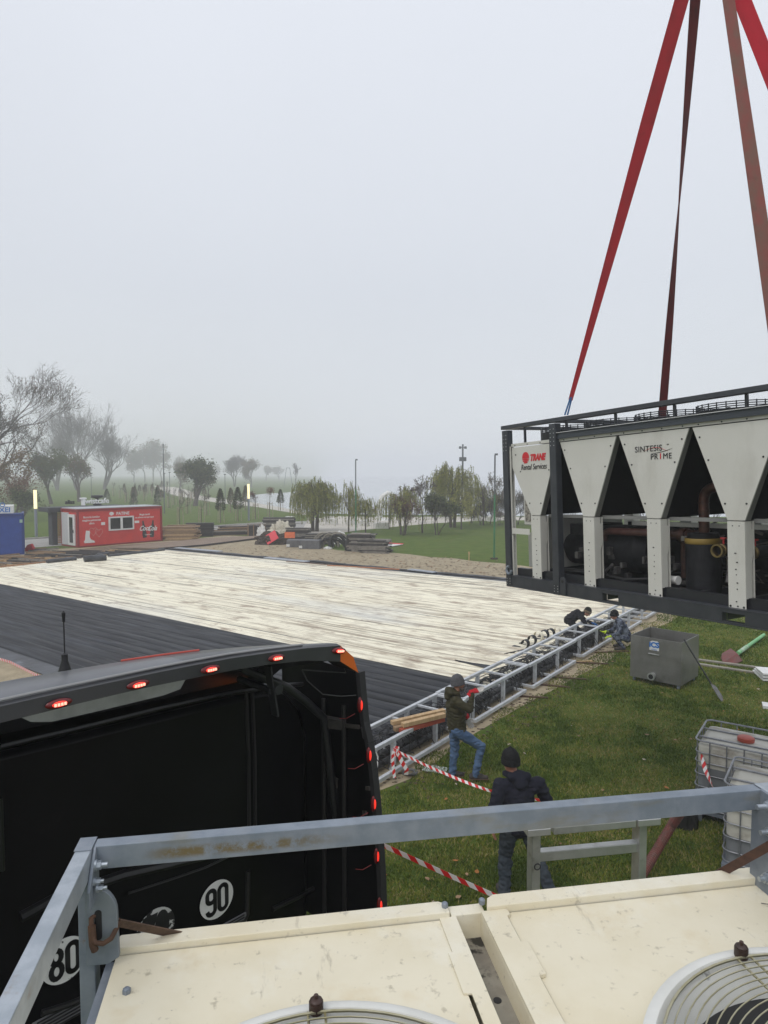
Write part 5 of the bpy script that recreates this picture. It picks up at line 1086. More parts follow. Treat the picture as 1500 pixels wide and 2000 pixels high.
# ================================================================ truck
CA = R(46); CM = frame((-.9, 3.65, 0), CA); cc, cs = math.cos(CA), math.sin(CA)
def W2C(v): return CM.inverted() @ v
def onp(px, py, d=0.0):
    """hit the plane y=d of the cab frame"""
    r = ray(px, py); o = CM.inverted() @ Vector((0, 0, H0)); dr = CM.inverted().to_3x3() @ r; t = (d - o.y) / dr.y; return o + dr * t
def onx(px, py, x):
    r = ray(px, py); o = CM.inverted() @ Vector((0, 0, H0)); dr = CM.inverted().to_3x3() @ r; t = (x - o.x) / dr.x; return o + dr * t
TR = thing('truck_cab', 'black truck cab with orange edges and red marker lamps seen from behind', 'truck', CM)
XL, XR = -1.85, .62
m = MB(); prof = [(XL, .55), (XR, .55), (XR, 3.45), (XR - .05, 3.62), (XR - .16, 3.74), (XR - .32, 3.80), (XL + .32, 3.86), (XL + .16, 3.8), (XL + .05, 3.68), (XL, 3.5)]
Tc = Matrix(((1, 0, 0, 0), (0, 0, 1, 0), (0, 1, 0, 0), (0, 0, 0, 1)))
m.prism(prof, 0, .28, Tc); m.prism([(XL, .55), (XR, .55), (XR, 3.1), (XL, 3.1)], .28, 2.0, Tc); m.build('cab_body', mCab, TR, smooth=35, bevel=.03)
m = MB(); m.box(XR + .004, XR + .02, .3, 1.9, .7, 3.3); m.box(XL - .02, XL - .004, .3, 1.9, .7, 3.3); m.build('side_panel', mCabOr, TR)
m = MB(); m.box(XL + .1, XR - .1, 2.0, 2.02, 2.0, 2.95); m.build('windscreen', mGlassD, TR)
m = MB(); m.box(XL + .9, XL + 1.1, -1.6, 2.0, .75, .98); m.box(XR - 1.1, XR - .9, -1.6, 2.0, .75, .98); m.build('chassis', mDark, TR)
for x in (XL + .15, XR - .45):
    for y in (1.35, -1.1):
        w = MB(); w.cyl((x, y, .52), (x + .3, y, .52), .52, 28); wo_ = w.build('wheel', mRub, TR, smooth=40, bevel=.03); MB().cyl((x - .01, y, .52), (x + .31, y, .52), .28, 20).build('rim', mAlu, wo_)
# pressed shapes on the rear wall (grooves raised as beads)
def bead(pts, w=.03, d_=.012, name='pressed_bead', mm=None):
    m = MB(); P = [onp(x, y, 0) for x, y in pts]; m.tube([Vector((p.x, -.004, p.z)) for p in P], w / 2, 8); return m.build(name, mm or mCab, TR, smooth=True)
bead([(0, 1457), (150, 1422), (300, 1385), (450, 1352), (560, 1338), (590, 1336)], .028, mm=mat('bead_black', (.012, .012, .013), rough=.3))
bead([(40, 1790), (100, 1757), (180, 1728), (240, 1708), (320, 1690), (400, 1670)], .05, mm=MATS['bead_black'])
bead([(250, 1744), (330, 1718), (400, 1694), (460, 1666)], .012, mm=MATS['bead_black'])
bead([(80, 1978), (130, 1962), (160, 1950), (300, 1895), (420, 1838), (470, 1808), (482, 1785), (484, 1700)], .03, mm=MATS['bead_black'])
bead([(532, 1775), (580, 1752), (622, 1730), (632, 1715), (634, 1640)], .03, mm=MATS['bead_black'])
bead([(0, 1560), (4, 1700)], .02, mm=MATS['bead_black'])
for xa in (480, 492): bead([(xa, 1345), (xa + 5, 1480), (xa + 6, 1640)], .02, mm=MATS['bead_black'])
# stickers
def digits(txt, c, o):
    m = MB(); w = .0115
    def st(pts):
        for i in range(len(pts) - 1):
            (x0, z0), (x1, z1) = pts[i], pts[i + 1]; m.beam(Vector((c.x + x0, -.0165, c.z + z0)), Vector((c.x + x1, -.0165, c.z + z1)), .003, w * 2, (0, 1, 0)) if False else m.cyl(Vector((c.x + x0, -.0150, c.z + z0)), Vector((c.x + x1, -.0150, c.z + z1)), .0, 3)
            d = Vector((x1 - x0, z1 - z0)).normalized(); n = Vector((-d.y, d.x)) * w; e = d * w * .3
            m.prism([(c.x + x0 - e.x + n.x, c.z + z0 - e.y + n.y), (c.x + x1 + e.x + n.x, c.z + z1 + e.y + n.y), (c.x + x1 + e.x - n.x, c.z + z1 + e.y - n.y), (c.x + x0 - e.x - n.x, c.z + z0 - e.y - n.y)], -.0165, -.0152, Tc)
    def arc(cx, cz, rx, rz, a0, a1, n=16): return [(cx + rx * math.cos(R(a0 + (a1 - a0) * i / n)), cz + rz * math.sin(R(a0 + (a1 - a0) * i / n))) for i in range(n + 1)]
    zero = lambda x: arc(x, .042, .024, .026, 0, 180) + arc(x, -.042, .024, .026, 180, 360) + [(x + .024, .042)]
    if txt[0] == '9': st(arc(-.037, .040, .024, .026, 0, 180) + arc(-.037, .022, .024, .024, 180, 330)); st([(-.013, .04), (-.013, -.042)] + arc(-.037, -.042, .024, .026, 360, 190))
    else: st(arc(-.037, .034, .022, .030, 0, 360)); st(arc(-.037, -.034, .024, .034, 0, 360))
    st(zero(.037)); m.build('speed_digits', mInk, o)
def sticker(txt, px, py, worn):
    c = onp(px, py, 0); m = MB(); m.cyl((c.x, -.014, c.z), (c.x, -.010, c.z), .104, 40); o = m.build('speed_sticker', mat('sticker_white', (.85, .85, .82), (.75, .75, .72), 7, .5, c3=(.02, .02, .02), s3=14, t3=(.70, .74)), TR)
    digits(txt, c, o)
    return o
sticker('90', 421, 1755, 0); sticker('80', 124, 1873, 0)
c = onp(302, 1812, 0); mWorn = mat('sticker_worn', (.62, .62, .60), (.012, .012, .013), 12, .5, lo=.47, hi=.5); m = MB(); m.cyl((c.x, -.014, c.z), (c.x, -.010, c.z), .105, 36); o = m.build('worn_sticker', mWorn, TR); text('70', .19, TP(c.x, -.0155, c.z), mInk, o, bold=.012, sx=.72, extrude=.0005)
# louvre vents
for (x, y) in ((137, 1975), (430, 1822)):
    c = onp(x, y, 0); v = MB(); v.box(c.x - .17, c.x + .17, -.012, 0, c.z - .035, c.z + .045); o = v.build('vent', mat('vent_grey', (.16, .16, .165), rough=.5), TR, bevel=.008); s = MB()
    for i in range(5): s.box(c.x - .15, c.x + .15, -.016, -.012, c.z - .028 + i * .016, c.z - .022 + i * .016)
    s.build('louvre', mInk, o)
# pale band under the spoiler: sky light on the cab roof put into colour
up_ = [onp(x, y, -.012) for x, y in ((34, 1398), (150, 1372), (300, 1337), (358, 1322))]; lw_ = [onp(x, y, -.012) for x, y in ((362, 1328), (352, 1346), (320, 1358), (200, 1387), (100, 1410), (60, 1410))]
m = MB(); P = up_ + lw_; m.add([Vector((p.x, -.012, p.z)) for p in P] + [Vector((p.x, .0, p.z)) for p in P], [tuple(range(10)), tuple(range(10, 20))[::-1]] + [(i, (i + 1) % 10, 10 + (i + 1) % 10, 10 + i) for i in range(10)]); m.build('skylit_roof_band', mat('band_grey', (.55, .56, .56), (.40, .41, .41), 5, .35), TR)
# roof spoiler
d0 = -.52
topx = [(-60, 1398), (0, 1380), (75, 1363), (150, 1347), (225, 1331), (300, 1315), (375, 1300), (450, 1286), (525, 1275), (600, 1266), (665, 1261), (690, 1283)]
botx = [(-60, 1430), (0, 1412), (75, 1394), (150, 1375), (225, 1357), (300, 1340), (375, 1325), (450, 1310), (525, 1298), (600, 1290), (665, 1292), (700, 1314)]
tp = [onp(x, y, d0) for x, y in topx]; bt = [onp(x, y, d0) for x, y in botx]
# extend to the left end of the cab
ex = lambda L0: [Vector((XL - .05, d0, L0[0].z - .16)), Vector((XL + .12, d0, L0[0].z - .02))]
tp = ex(tp) + tp; bt = [v - Vector((0, 0, .075)) for v in ex(tp)] + bt
m = MB(); rows = []
secs = [(-.0, 0, 1), (.05, .010, .99), (.20, .006, .985), (.36, -.006, .97), (.45, -.035, .96), (.95, -.17, .95), (1.9, -.6, .92)]
n = len(tp); base = [Vector((p.x, d0, p.z)) for p in bt]; vs = list(base)
cx = (XL + XR) / 2
gq = lambda x: 1 - .78 * max(0, min(1, (x - XL) / (XR - XL))) ** 2
for dy, dz, sx_ in secs: vs += [Vector((cx + (p.x - cx) * sx_, d0 + dy * (gq(p.x) if dy < .5 else .6), p.z + dz)) for p in tp]
fs = [(r * n + i, r * n + i + 1, (r + 1) * n + i + 1, (r + 1) * n + i) for r in range(len(secs)) for i in range(n - 1)]
k0 = len(vs); vs += [p + Vector((0, .02, .0)) for p in base]; vs += [Vector((cx + (p.x - cx) * .96, d0 + .40 * gq(p.x), p.z - .06)) for p in tp]
fs += [(i, k0 + i, k0 + i + 1, i + 1) for i in range(n - 1)] + [(k0 + i, k0 + n + i, k0 + n + i + 1, k0 + i + 1) for i in range(n - 1)]
m.add(vs, fs); sp_ = m.build('roof_spoiler', [mCabGrey, mCabRoof, mCabOr, mInk], TR, smooth=28)
pi_ = []
for fi, f in enumerate(fs):
    r = fi // (n - 1); i = fi % (n - 1)
    if r == 0: pi_.append(2 if i >= n - 2 else 0)
    elif r < 7: pi_.append(2 if i >= n - 2 and r <= 2 else (1 if (r in (2, 3)) and 3 <= i <= 7 else 0))
    else: pi_.append(3)
sp_.data.polygons.foreach_set('material_index', pi_)
# glossy lighter roof panel and edge line
rim = MB(); rim.tube([Vector((cx + (p.x - cx) * .99, d0 + .03, p.z + .014)) for p in tp[2:-2]], .006, 6); rim.build('spoiler_edge', mat('edge_light', (.25, .25, .25), rough=.3), sp_)
rim = MB(); rim.tube([Vector((cx + (p.x - cx) * .97, d0 + .375 * gq(p.x), p.z - .006)) for p in tp[7:-4]], .006, 6); rim.build('front_edge_stripe', mat('stripe_red', (.42, .05, .03), rough=.4), sp_)
m = MB(); P = [onp(x, y, .30) for x, y in ((392, 1273), (415, 1274), (436, 1280), (452, 1290), (430, 1292), (405, 1282))]; m.add([p for p in P] + [p + Vector((0, .1, -.03)) for p in P], [tuple(range(6)), tuple(range(6, 12))[::-1]] + [(i, (i + 1) % 6, 6 + (i + 1) % 6, 6 + i) for i in range(6)]); pass
# lamps along the spoiler
def lamp(P, along, up, parent):
    h = MB(); T4 = Matrix.Translation(P); h.ell((0, 0, 0), (1, 1, 1), 12); h.v = [tuple(P + along * v[0] * .050 + Vector((0, -1, 0)) * v[1] * .012 + up * v[2] * .018) for v in h.v]; o = h.build('marker_lamp', mLampHouse, parent, smooth=True)
    l = MB(); l.ell((0, 0, 0), (1, 1, 1), 10); l.v = [tuple(P + along * v[0] * .030 + Vector((0, -.008 - v[1] * .008, 0)) + up * v[2] * .011) for v in l.v]; l.build('lit_glass', mLampRed, o, smooth=True)
    l = MB()
    for k in (-1.5, -.5, .5, 1.5): q_ = P + along * k * .012 + Vector((0, -.015, 0)); l.box(q_.x - .004, q_.x + .004, q_.y - .004, q_.y + .001, q_.z - .005, q_.z + .005)
    l.build('led_core', mLampCore, o)
for (x, y), (x2, y2) in (((115, 1374), (150, 1366)), ((270, 1337), (300, 1330)), ((411, 1307), (440, 1301)), ((540, 1285), (570, 1280)), ((662, 1271), (680, 1270))):
    a = onp(x, y, d0 - .008); b = onp(x2, y2, d0 - .008); al = (b - a).normalized(); lamp(a, al, Vector((0, 0, 1)), TR)
a = onp(8, 1398, d0)
# side fairing
XF = .66
pf = [(697, 1312), (700, 1345), (706, 1410), (715, 1450), (722, 1500), (729, 1570), (735, 1650), (739, 1720), (741, 1790), (744, 1880)]
fe = [onx(x, y, XF) for x, y in pf]
m = MB(); vs = []
for p in fe: vs += [Vector((XF, p.y, p.z)), Vector((XF + .035, p.y, p.z))]
for p in fe: vs += [Vector((XF - .0, .3, p.z)), Vector((XF + .035, .3, p.z))]
k = len(fe); fs = []
for i in range(k - 1):
    a_, b_ = 2 * i, 2 * (i + 1); c_, d_ = 2 * k + 2 * i, 2 * k + 2 * (i + 1)
    fs += [(a_, b_, b_ + 1, a_ + 1), (a_, c_, d_, b_), (a_ + 1, b_ + 1, d_ + 1, c_ + 1)]
fs += [(0, 1, 2 * k + 1, 2 * k), (2 * k - 2, 2 * k - 1, 4 * k - 1, 4 * k - 2)]
m.add(vs, fs); fo = m.build('side_fairing', [mCab, mCabOr], TR)
fo.data.polygons.foreach_set('material_index', [1 if (i < 3 * (k - 1) and i % 3 == 2) else 0 for i in range(len(fs))])
m = MB()
for i in range(k - 1):
    a_, b_ = fe[i], fe[i + 1]; m.beam(Vector((XF + .015, a_.y - .012, a_.z)), Vector((XF + .015, b_.y - .012, b_.z)), .045, .03, (0, 1, 0))
m.build('rubber_edge', mRub, fo)
for (x, y) in ((703, 1377), (720, 1475), (729, 1570), (735, 1672), (741, 1768)):
    p = onx(x, y, XF + .03); p = p + (CM.inverted() @ Vector((0, 0, H0)) - p).normalized() * .07; h = MB(); h.ell((0, 0, 0), (1, 1, 1), 12); P = Vector(p); h.v = [tuple(P + Vector((v[0] * .017, v[1] * .014, v[2] * .046))) for v in h.v]; o = h.build('marker_lamp', mLampHouse, fo, smooth=True)
    l = MB(); l.ell((0, 0, 0), (1, 1, 1), 10); l.v = [tuple(P + Vector((v[0] * .009 + .002, -.008 + v[1] * .010, v[2] * .030))) for v in l.v]; l.build('lit_glass', mLampRed, o, smooth=True)
    w = MB(); w.tube([P + Vector((-.02, .02, -.05)), P + Vector((-.06, .05, -.075)), P + Vector((-.075, .09, -.08))], .002, 4); w.build('wire', mat('wire_red', (.22, .02, .02)), o)
# upright ribs on fairing inside
for x, y0, y1 in ((588, 1345, 1760), ):
    pass
m = MB()
for yy in (-.12, -.30): m.tube([Vector((XF - .012, yy, z)) for z in (1.6, 2.4, 3.2, 3.7)], .014, 6)
m.build('fairing_rib', mat('rib_black', (.014, .014, .015), rough=.4), fo, smooth=True)
# intake pipe
P = [(470, 1303, -.2), (500, 1318, -.2), (560, 1342, -.2), (600, 1372, -.2), (632, 1402, -.2), (637, 1440, -.2), (645, 1500, -.2), (652, 1560, -.2), (658, 1600, -.2)]
m = MB(); m.tube([onp(x, y, d) for x, y, d in P], .024, 12); m.build('bent_pipe', mat('pipe_black', (.015, .016, .018), rough=.35), TR, smooth=True)
# hinges
for (x0, y0, x1, y1) in ((636, 1412, 702, 1420), (652, 1528, 722, 1540), (656, 1572, 715, 1588)):
    a = onp(x0, y0, -.2); b = onp((x0 + x1) / 2 + 4, (y0 + y1) / 2 + 1, -.3); c_ = onx(x1, y1, XF - .01); m = MB(); m.beam(a, b, .03, .05); m.beam(a + Vector((0, 0, .035)), b + Vector((0, 0, .03)), .04, .006); m.beam(b, c_, .012, .022)
    m.build('hinge', mat('hinge_dirty', (.05, .042, .035), (.025, .022, .02), 12, .7), TR)
m = MB(); a = onp(523, 1300, -.3); b = onp(538, 1398, -.3); m.beam(a, b, .058, .012, (1, 0, 0)); m.cyl(a.lerp(b, .5) + Vector((.02, -.04, .01)), a.lerp(b, .5) + Vector((.02, .02, .01)), .028, 14); m.cyl(a.lerp(b, .5), a.lerp(b, .5) + Vector((0, .3, 0)), .02, 8); br = m.build('slotted_bracket', mat('bracket_black', (.022, .023, .026), rough=.5), TR, bevel=.004)
m = MB(); 
for t in (.08, .16): q_ = a.lerp(b, t); m.cyl(q_ + Vector((0, -.012, 0)), q_ + Vector((0, -.006, 0)), .008, 8)
q_ = a.lerp(b, .62); q2 = a.lerp(b, .88); m.beam(q_ + Vector((0, -.009, 0)), q2 + Vector((0, -.009, 0)), .012, .008, (1, 0, 0)); m.build('slot', mInk, br)
# cables under the spoiler
for pts in (((590, 1309), (600, 1330), (630, 1356), (665, 1360), (695, 1358)), ((590, 1308), (640, 1312), (676, 1314), (670, 1300), (668, 1280)), ((706, 1420), (709, 1440), (718, 1458))):
    m = MB(); P = [onp(x, y, -.45) for x, y in pts]; m.tube(P, .0035, 5); m.build('loose_wire', mat('wire_grey', (.03, .03, .03)), TR, smooth=True)
m = MB(); a = onp(127, 1312, -.03); h = onp(127, 1197, -.03).z - a.z; m.lathe([(.036, -.03), (.03, .0), (.014, .05), (.014, .08), (0, .09)], a, 14); m.cyl(a + Vector((0, 0, .08)), a + Vector((0, 0, h)), .003, 6); m.lathe([(0, 0), (.006, .01), (.009, .05), (0, .06)], a + Vector((0, 0, .22)), 8); m.cyl(a + Vector((0, 0, h - .02)), a + Vector((0, 0, h + .01)), .004, 6)
m.build('antenna', mInk, TR, smooth=True)

# ================================================================ own trailer unit
TA_ = R(9.5); ZR = 3.6; OT = G(228, 1866, ZR); TM = frame((OT.x, OT.y, 0), TA_)
def onr(px, py, z=ZR): return TM.inverted() @ G(px, py, z)
RU = thing('trailer_cooling_unit', 'cream cooling unit in the foreground with flat roof panels and round fans', 'cooling unit', TM)
UWD = 2.42
YB = -5.0; RW = 2.27; XG0, XG1 = 1.055, 1.14
FR_ = .53; FANS = [(.575, -.885), (1.83, -.885), (.575, -2.1), (1.83, -2.1), (.575, -3.3), (1.83, -3.3)]
mRing = mat('fan_ring_white', (.70, .70, .66), (.62, .62, .58), 5, .4, c3=(.25, .25, .24), s3=7, t3=(.66, .72))
m = MB(); m.box(.02, RW - .02, YB, -.02, 1.35, ZR - .30); m.build('unit_body', mCream, RU)
def holed(x0, x1, name):
    """roof panel with the fan openings cut out"""
    bm = bmesh.new(); ys = [-.004, -.28, -1.49, -2.71, -3.92, YB]; m = MB()
    cs_ = [c for c in FANS if x0 < c[0] < x1]
    def quad(a, b, c, d): m.add([(a, c, ZR), (b, c, ZR), (b, d, ZR), (a, d, ZR)], [(0, 1, 2, 3)])
    quad(x0, x1, ys[1], ys[0])
    for k, c in enumerate(cs_):
        yt, yb = ys[k + 1], ys[k + 2]; n = 64; V = []
        for j in range(n):
            a = 2 * PI * j / n; V.append((c[0] + .5 * math.cos(a), c[1] + .5 * math.sin(a), ZR))
            dx, dy = math.cos(a), math.sin(a); t = min(((x1 - c[0]) / dx if dx > 1e-9 else 1e9), ((x0 - c[0]) / dx if dx < -1e-9 else 1e9), ((yt - c[1]) / dy if dy > 1e-9 else 1e9), ((yb - c[1]) / dy if dy < -1e-9 else 1e9))
            V.append((c[0] + dx * t, c[1] + dy * t, ZR))
        F_ = [(2 * j, 2 * j + 1, 2 * ((j + 1) % n) + 1, 2 * ((j + 1) % n)) for j in range(n)]
        m.add(V, F_)
        for q, (ax, ay) in enumerate(((x1, yt), (x0, yt), (x0, yb), (x1, yb))):
            a = math.atan2(ay - c[1], ax - c[0]) % (2 * PI); j = int(a / (2 * PI) * n); m.add([V[2 * j + 1], (ax, ay, ZR), V[2 * ((j + 1) % n) + 1]], [(0, 1, 2)])
    quad(x0, x1, YB, ys[4]); return m
m = holed(.0, XG0 - .055, ''); m.build('roof_panel', mCream, RU)
m = holed(XG1 + .085, RW, ''); m.build('roof_panel', mCream, RU)
m = MB()   # far lip, strips, flanges
m.prism([(-.005, 0), (-.005, .05), (.0, .062)] + [(XG0 - .045, .062), (XG0 - .02, .045), (XG0 - .02, 0)], ZR - .06, ZR + .022) ; m.build('far_lip', mCream, RU, bevel=.003)
m = MB(); m.prism([(XG1 + .02, .0), (XG1 + .035, .045), (XG1 + .06, .062), (RW + .005, .062), (RW + .005, 0)], ZR - .06, ZR + .026); m.build('far_lip', mCream, RU, bevel=.003)
m = MB(); m.box(XG0 - .015, XG1 + .015, -.0, .05, ZR - .12, ZR + .008); o = m.build('bridge_strip', mCream, RU, bevel=.003)
for x in (XG0 - .03, XG1 + .012):
    b = MB(); b.cyl((x, .028, ZR + .02), (x, .028, ZR + .034), .011, 6); b.ell((x, .028, ZR + .034), (.010, .010, .005), 8); b.build('bolt', mGalvDk, RU, smooth=True)
# seam strips: stepped overlap beside the gap
m = MB(); st = []
x = XG0
pl = [(XG0, -.0), (XG0, YB), (XG0 - .06, YB), (XG0 - .06, -.75), (XG0 - .045, -.75), (XG0 - .045, -.33), (XG0 - .068, -.325), (XG0 - .068, -.16), (XG0 - .055, -.16), (XG0 - .055, 0)]
m.prism(pl, ZR + .001, ZR + .006); m.box(XG0 - .004, XG0, YB, 0, ZR - .3, ZR + .001); m.build('panel_flange', mCream, RU)
m = MB(); pl = [(XG1, 0), (XG1 + .09, 0), (XG1 + .09, -.03), (XG1 + .078, -.035), (XG1 + .078, -.16), (XG1 + .10, -.165), (XG1 + .10, -.30), (XG1 + .078, -.305), (XG1 + .078, -.48), (XG1 + .095, -.49), (XG1 + .095, YB), (XG1, YB)]
m.prism(pl, ZR + .001, ZR + .014); m.box(XG1, XG1 + .004, YB, 0, ZR - .3, ZR + .001); m.build('panel_flange', mCream, RU, bevel=.002)
m = MB(); m.box(XG0, XG1, YB, -.0, ZR - .085, ZR - .075); m.build('gap_channel', mat('gap_dirty', (.30, .28, .23), (.20, .18, .15), 8, .7, c3=(.02, .018, .015), s3=9, t3=(.58, .66), m3=.95), RU)
for (y, r0) in ((-.27, .012), (-.62, .010)):
    m = MB(); m.cyl((XG0 + .05, y, ZR - .076), (XG0 + .05, y, ZR - .073), r0, 16); m.build('drain_hole', mInk, RU)
rr_ = random.Random(77); m = MB()
for i in range(260):
    y = -abs(rr_.gauss(0, .09)); x = rr_.uniform(XG0 + .006, XG1 - .006); s = rr_.uniform(.002, .009); m.ell((x, y - .005, ZR - .073), (s, s, s * .6), 5)
tag(m.build('dirt_crumbs', mat('crumb', (.02, .016, .012), rough=1)), 'dark leaf crumbs and dirt in the gap between the cream roof panels', 'dirt', kind='stuff')
for (x, y, s) in ((XG0 - .012, -.03, .018), (XG0 - .02, -.16, .014)):
    m = MB(); a = rr_.uniform(0, 6)
    for k in range(5): aa = a + k * 1.25; m.add([(x, y, ZR + .009), (x + s * math.cos(aa), y + s * math.sin(aa), ZR + .016 + .004 * (k % 2)), (x + s * .8 * math.cos(aa + .5), y + s * .8 * math.sin(aa + .5), ZR + .009)], [(0, 1, 2)])
    tag(m.build('dead_leaf', mat('dead_leaf', (.03, .018, .012), rough=.8)), '%s one of two curled dark leaves beside the gap in the cream roof' % ('upper' if y > -.1 else 'lower'), 'leaf')
m = MB(); m.cyl((.06, -.16, ZR), (.06, -.16, ZR + .010), .012, 6); m.ell((.06, -.16, ZR + .010), (.010, .010, .006), 8); m.build('bolt', mGalvDk, RU, smooth=True)
m = MB(); m.prism([(XG1 + .18, -.62), (XG1 + .22, -.585), (FANS[1][0] - .46, -.585), (FANS[1][0] - .46, -.62)], ZR + .001, ZR + .022); m.build('cable_cover', mCream, RU, bevel=.004)
m = MB(); m.tube([(2.09, -.10, ZR + .003), (2.11, -.115, ZR + .006), (2.12, -.14, ZR + .003)], .0012, 4); m.build('hairline_scrap', mInk, RU)
m = MB(); m.box(-.03, -.0, YB, 0.0, 1.3, ZR - .02); m.box(RW, RW + .03, YB, 0, 1.3, ZR - .02); m.build('side_frame', mGalvDk, RU)
mBlade = mat('fan_blade_grey', (.10, .10, .10), (.14, .14, .135), 4, .5)
for k, (fx, fy) in enumerate(FANS):
    if k > 1: continue
for k, (fx, fy) in enumerate(FANS):
    f = MB(); f.lathe([(.50, -.02), (.505, .03), (.52, .048), (.535, .05), (.55, .042), (.555, .0)], (fx, fy, ZR), 72); f.lathe([(.505, .03), (.47, -.02), (.462, -.045)], (fx, fy, ZR), 72)
    fo = f.build('fan_ring', mRing, RU, smooth=True)
    g = MB(); nr = 19 if k < 2 else 8
    for i in range(nr):
        rr = .095 + (.50 - .095) * i / (nr - 1); g.torus((fx, fy, ZR + .055 + .02 * (1 - (rr / .5) ** 2)), rr, .0022 if i < nr - 1 else .0042, n=72, k=5)
    for i in range(4):
        a0 = PI / 2 + i * PI / 2 + (.04 if fx > 1 else 0)
        for s in (-1, 1):
            u = Vector((math.cos(a0), math.sin(a0), 0)); w = Vector((-u.y, u.x, 0)) * .022 * s; P = [Vector((fx, fy, ZR + .05)) + w + u * (.09 + .42 * j / 40) for j in range(41)]
            g.tube(P, [.0042 if j % 2 else .0032 for j in range(41)], 5)
    g.build('wire_guard', mWire, fo, smooth=True)
    for i in range(4):
        b = MB(); a0 = PI / 2 + i * PI / 2 + (.04 if fx > 1 else 0); c = Vector((fx + .515 * math.cos(a0), fy + .515 * math.sin(a0), ZR + .045)); b.cyl(c, c + Vector((0, 0, .028)), .019, 14); b.ell(c + Vector((0, 0, .03)), (.018, .018, .008), 10); b.cyl(c + Vector((0, 0, .034)), c + Vector((0, 0, .046)), .006, 8)
        b.build('guard_cap', mat('cap_brown', (.06, .03, .022), (.035, .02, .015), 20, .5), fo, smooth=True)
    h = MB(); h.cyl((fx, fy, ZR - .25), (fx, fy, ZR - .02), .11, 24); h.build('motor', mBlack, fo, smooth=True)
    h = MB()
    for i in range(5):
        a = i * 2 * PI / 5 + .4; P = []
        for j in range(7):
            r1 = .10 + .33 * j / 6; da = .32 - .1 * j / 6; P.append((Vector((fx + r1 * math.cos(a - da), fy + r1 * math.sin(a - da), ZR - .17)), Vector((fx + r1 * math.cos(a + da + .1 * j / 6), fy + r1 * math.sin(a + da + .1 * j / 6), ZR - .10))))
        for j in range(6): h.add([P[j][0], P[j][1], P[j + 1][1], P[j + 1][0], P[j][0] - Vector((0, 0, .006)), P[j][1] - Vector((0, 0, .006)), P[j + 1][1] - Vector((0, 0, .006)), P[j + 1][0] - Vector((0, 0, .006))], [(0, 1, 2, 3), (7, 6, 5, 4), (0, 4, 5, 1), (2, 6, 7, 3)])
    h.build('fan_blades', mBlade, fo, smooth=True)
    h = MB(); h.lathe([(0, -.29), (.47, -.29), (.463, -.045)], (fx, fy, ZR), 60); h.build('fan_well', mat('well_grey', (.09, .09, .09), rough=.7), fo)

# flatbed under it
FB = thing('flatbed_trailer', 'flatbed trailer carrying the cream cooling unit in the foreground', 'trailer', TM)
m = MB(); m.box(-.12, RW + .12, YB - .6, .6, 1.1, 1.3); m.box(.6, .75, YB - .6, .6, .8, 1.1); m.box(RW - .75, RW - .6, YB - .6, .6, .8, 1.1); m.build('deck', mDark, FB)
for y in (-4.6, -3.4):
    for x in (-.05, RW - .25): w = MB(); w.cyl((x, y, .5), (x + .3, y, .5), .5, 24); w.build('wheel', mRub, FB, smooth=40, bevel=.03)

# gantry / lifting frame around the unit
mGx = mat('galvanised_stained', (.19, .225, .265), (.25, .285, .33), 10, .48, .35, .0006, 70, c3=(.22, .19, .10), s3=3.2, t3=(.50, .66), m3=.4, st3=(1, 1, 3), rvar=.06, detail=9)
def edge_stain(m, col, x0, x1, z0, z1):
    N, Lk, b = nodes_of(m); tcn = N.new('ShaderNodeTexCoord'); sp = N.new('ShaderNodeSeparateXYZ'); Lk.new(tcn.outputs['Object'], sp.inputs[0]); fac = None
    def mr(o, a, bb, c, d):
        r = N.new('ShaderNodeMapRange'); r.interpolation_type = 'SMOOTHSTEP'
        for i, v in enumerate((a, bb, c, d)): r.inputs[i + 1].default_value = v
        Lk.new(o, r.inputs[0]); return r.outputs[0]
    def mul(a, c): q = N.new('ShaderNodeMath'); q.operation = 'MULTIPLY'; Lk.new(a, q.inputs[0]); Lk.new(c, q.inputs[1]); return q.outputs[0]
    n = N.new('ShaderNodeTexNoise'); n.inputs['Scale'].default_value = 22; n.inputs['Detail'].default_value = 9; n.inputs['Roughness'].default_value = .75; Lk.new(tcn.outputs['Object'], n.inputs[0])
    f = mul(mul(mr(sp.outputs[0], x0, x0 + .12, 0, 1), mr(sp.outputs[0], x1 - .3, x1, 1, 0)), mul(mr(sp.outputs[2], z0, z0 + .02, 0, 1), mr(sp.outputs[2], z1 - .02, z1, 1, 0))); f = mul(f, mr(n.outputs[0], .38, .58, 0, .9))
    x = N.new('ShaderNodeMix'); x.data_type = 'RGBA'; x.inputs[7].default_value = (*col, 1); src = b.inputs['Base Color'].links[0].from_socket; Lk.new(src, x.inputs[6]); Lk.new(f, x.inputs[0]); Lk.new(x.outputs[2], b.inputs['Base Color'])
edge_stain(mGx, (.16, .115, .035), .06, .75, 3.885, 3.935)
LF = thing('guard_rail', 'galvanised steel rail round the cream unit with stained front beam and corner brackets', 'rail', TM)
zt_ = 3.95; y0_ = .033
m = MB(); m.box(-.056, 2.155, y0_ - .045, y0_, zt_ - .072, zt_); m.build('front_beam', mGx, LF, bevel=.003)
m = MB(); m.box(-.102, -.057, YB, y0_ + .002, zt_ - .072, zt_ + .001); m.build('side_beam', mat('galvanised_side', (.36, .40, .44), (.46, .50, .54), 12, .45, .6, .0006, 60, c3=(.26, .14, .06), s3=5, t3=(.60, .70), m3=.6), LF, bevel=.003)
m = MB(); m.box(2.157, 2.215, YB, y0_ + .002, zt_ - .072, zt_ + .001); m.build('side_beam', MATS['galvanised_side'], LF, bevel=.003)
m = MB(); m.box(-.104, -.056, y0_ - .07, y0_ + .004, zt_ + .0015, zt_ + .004); m.build('corner_patch', mGalvDk, LF)
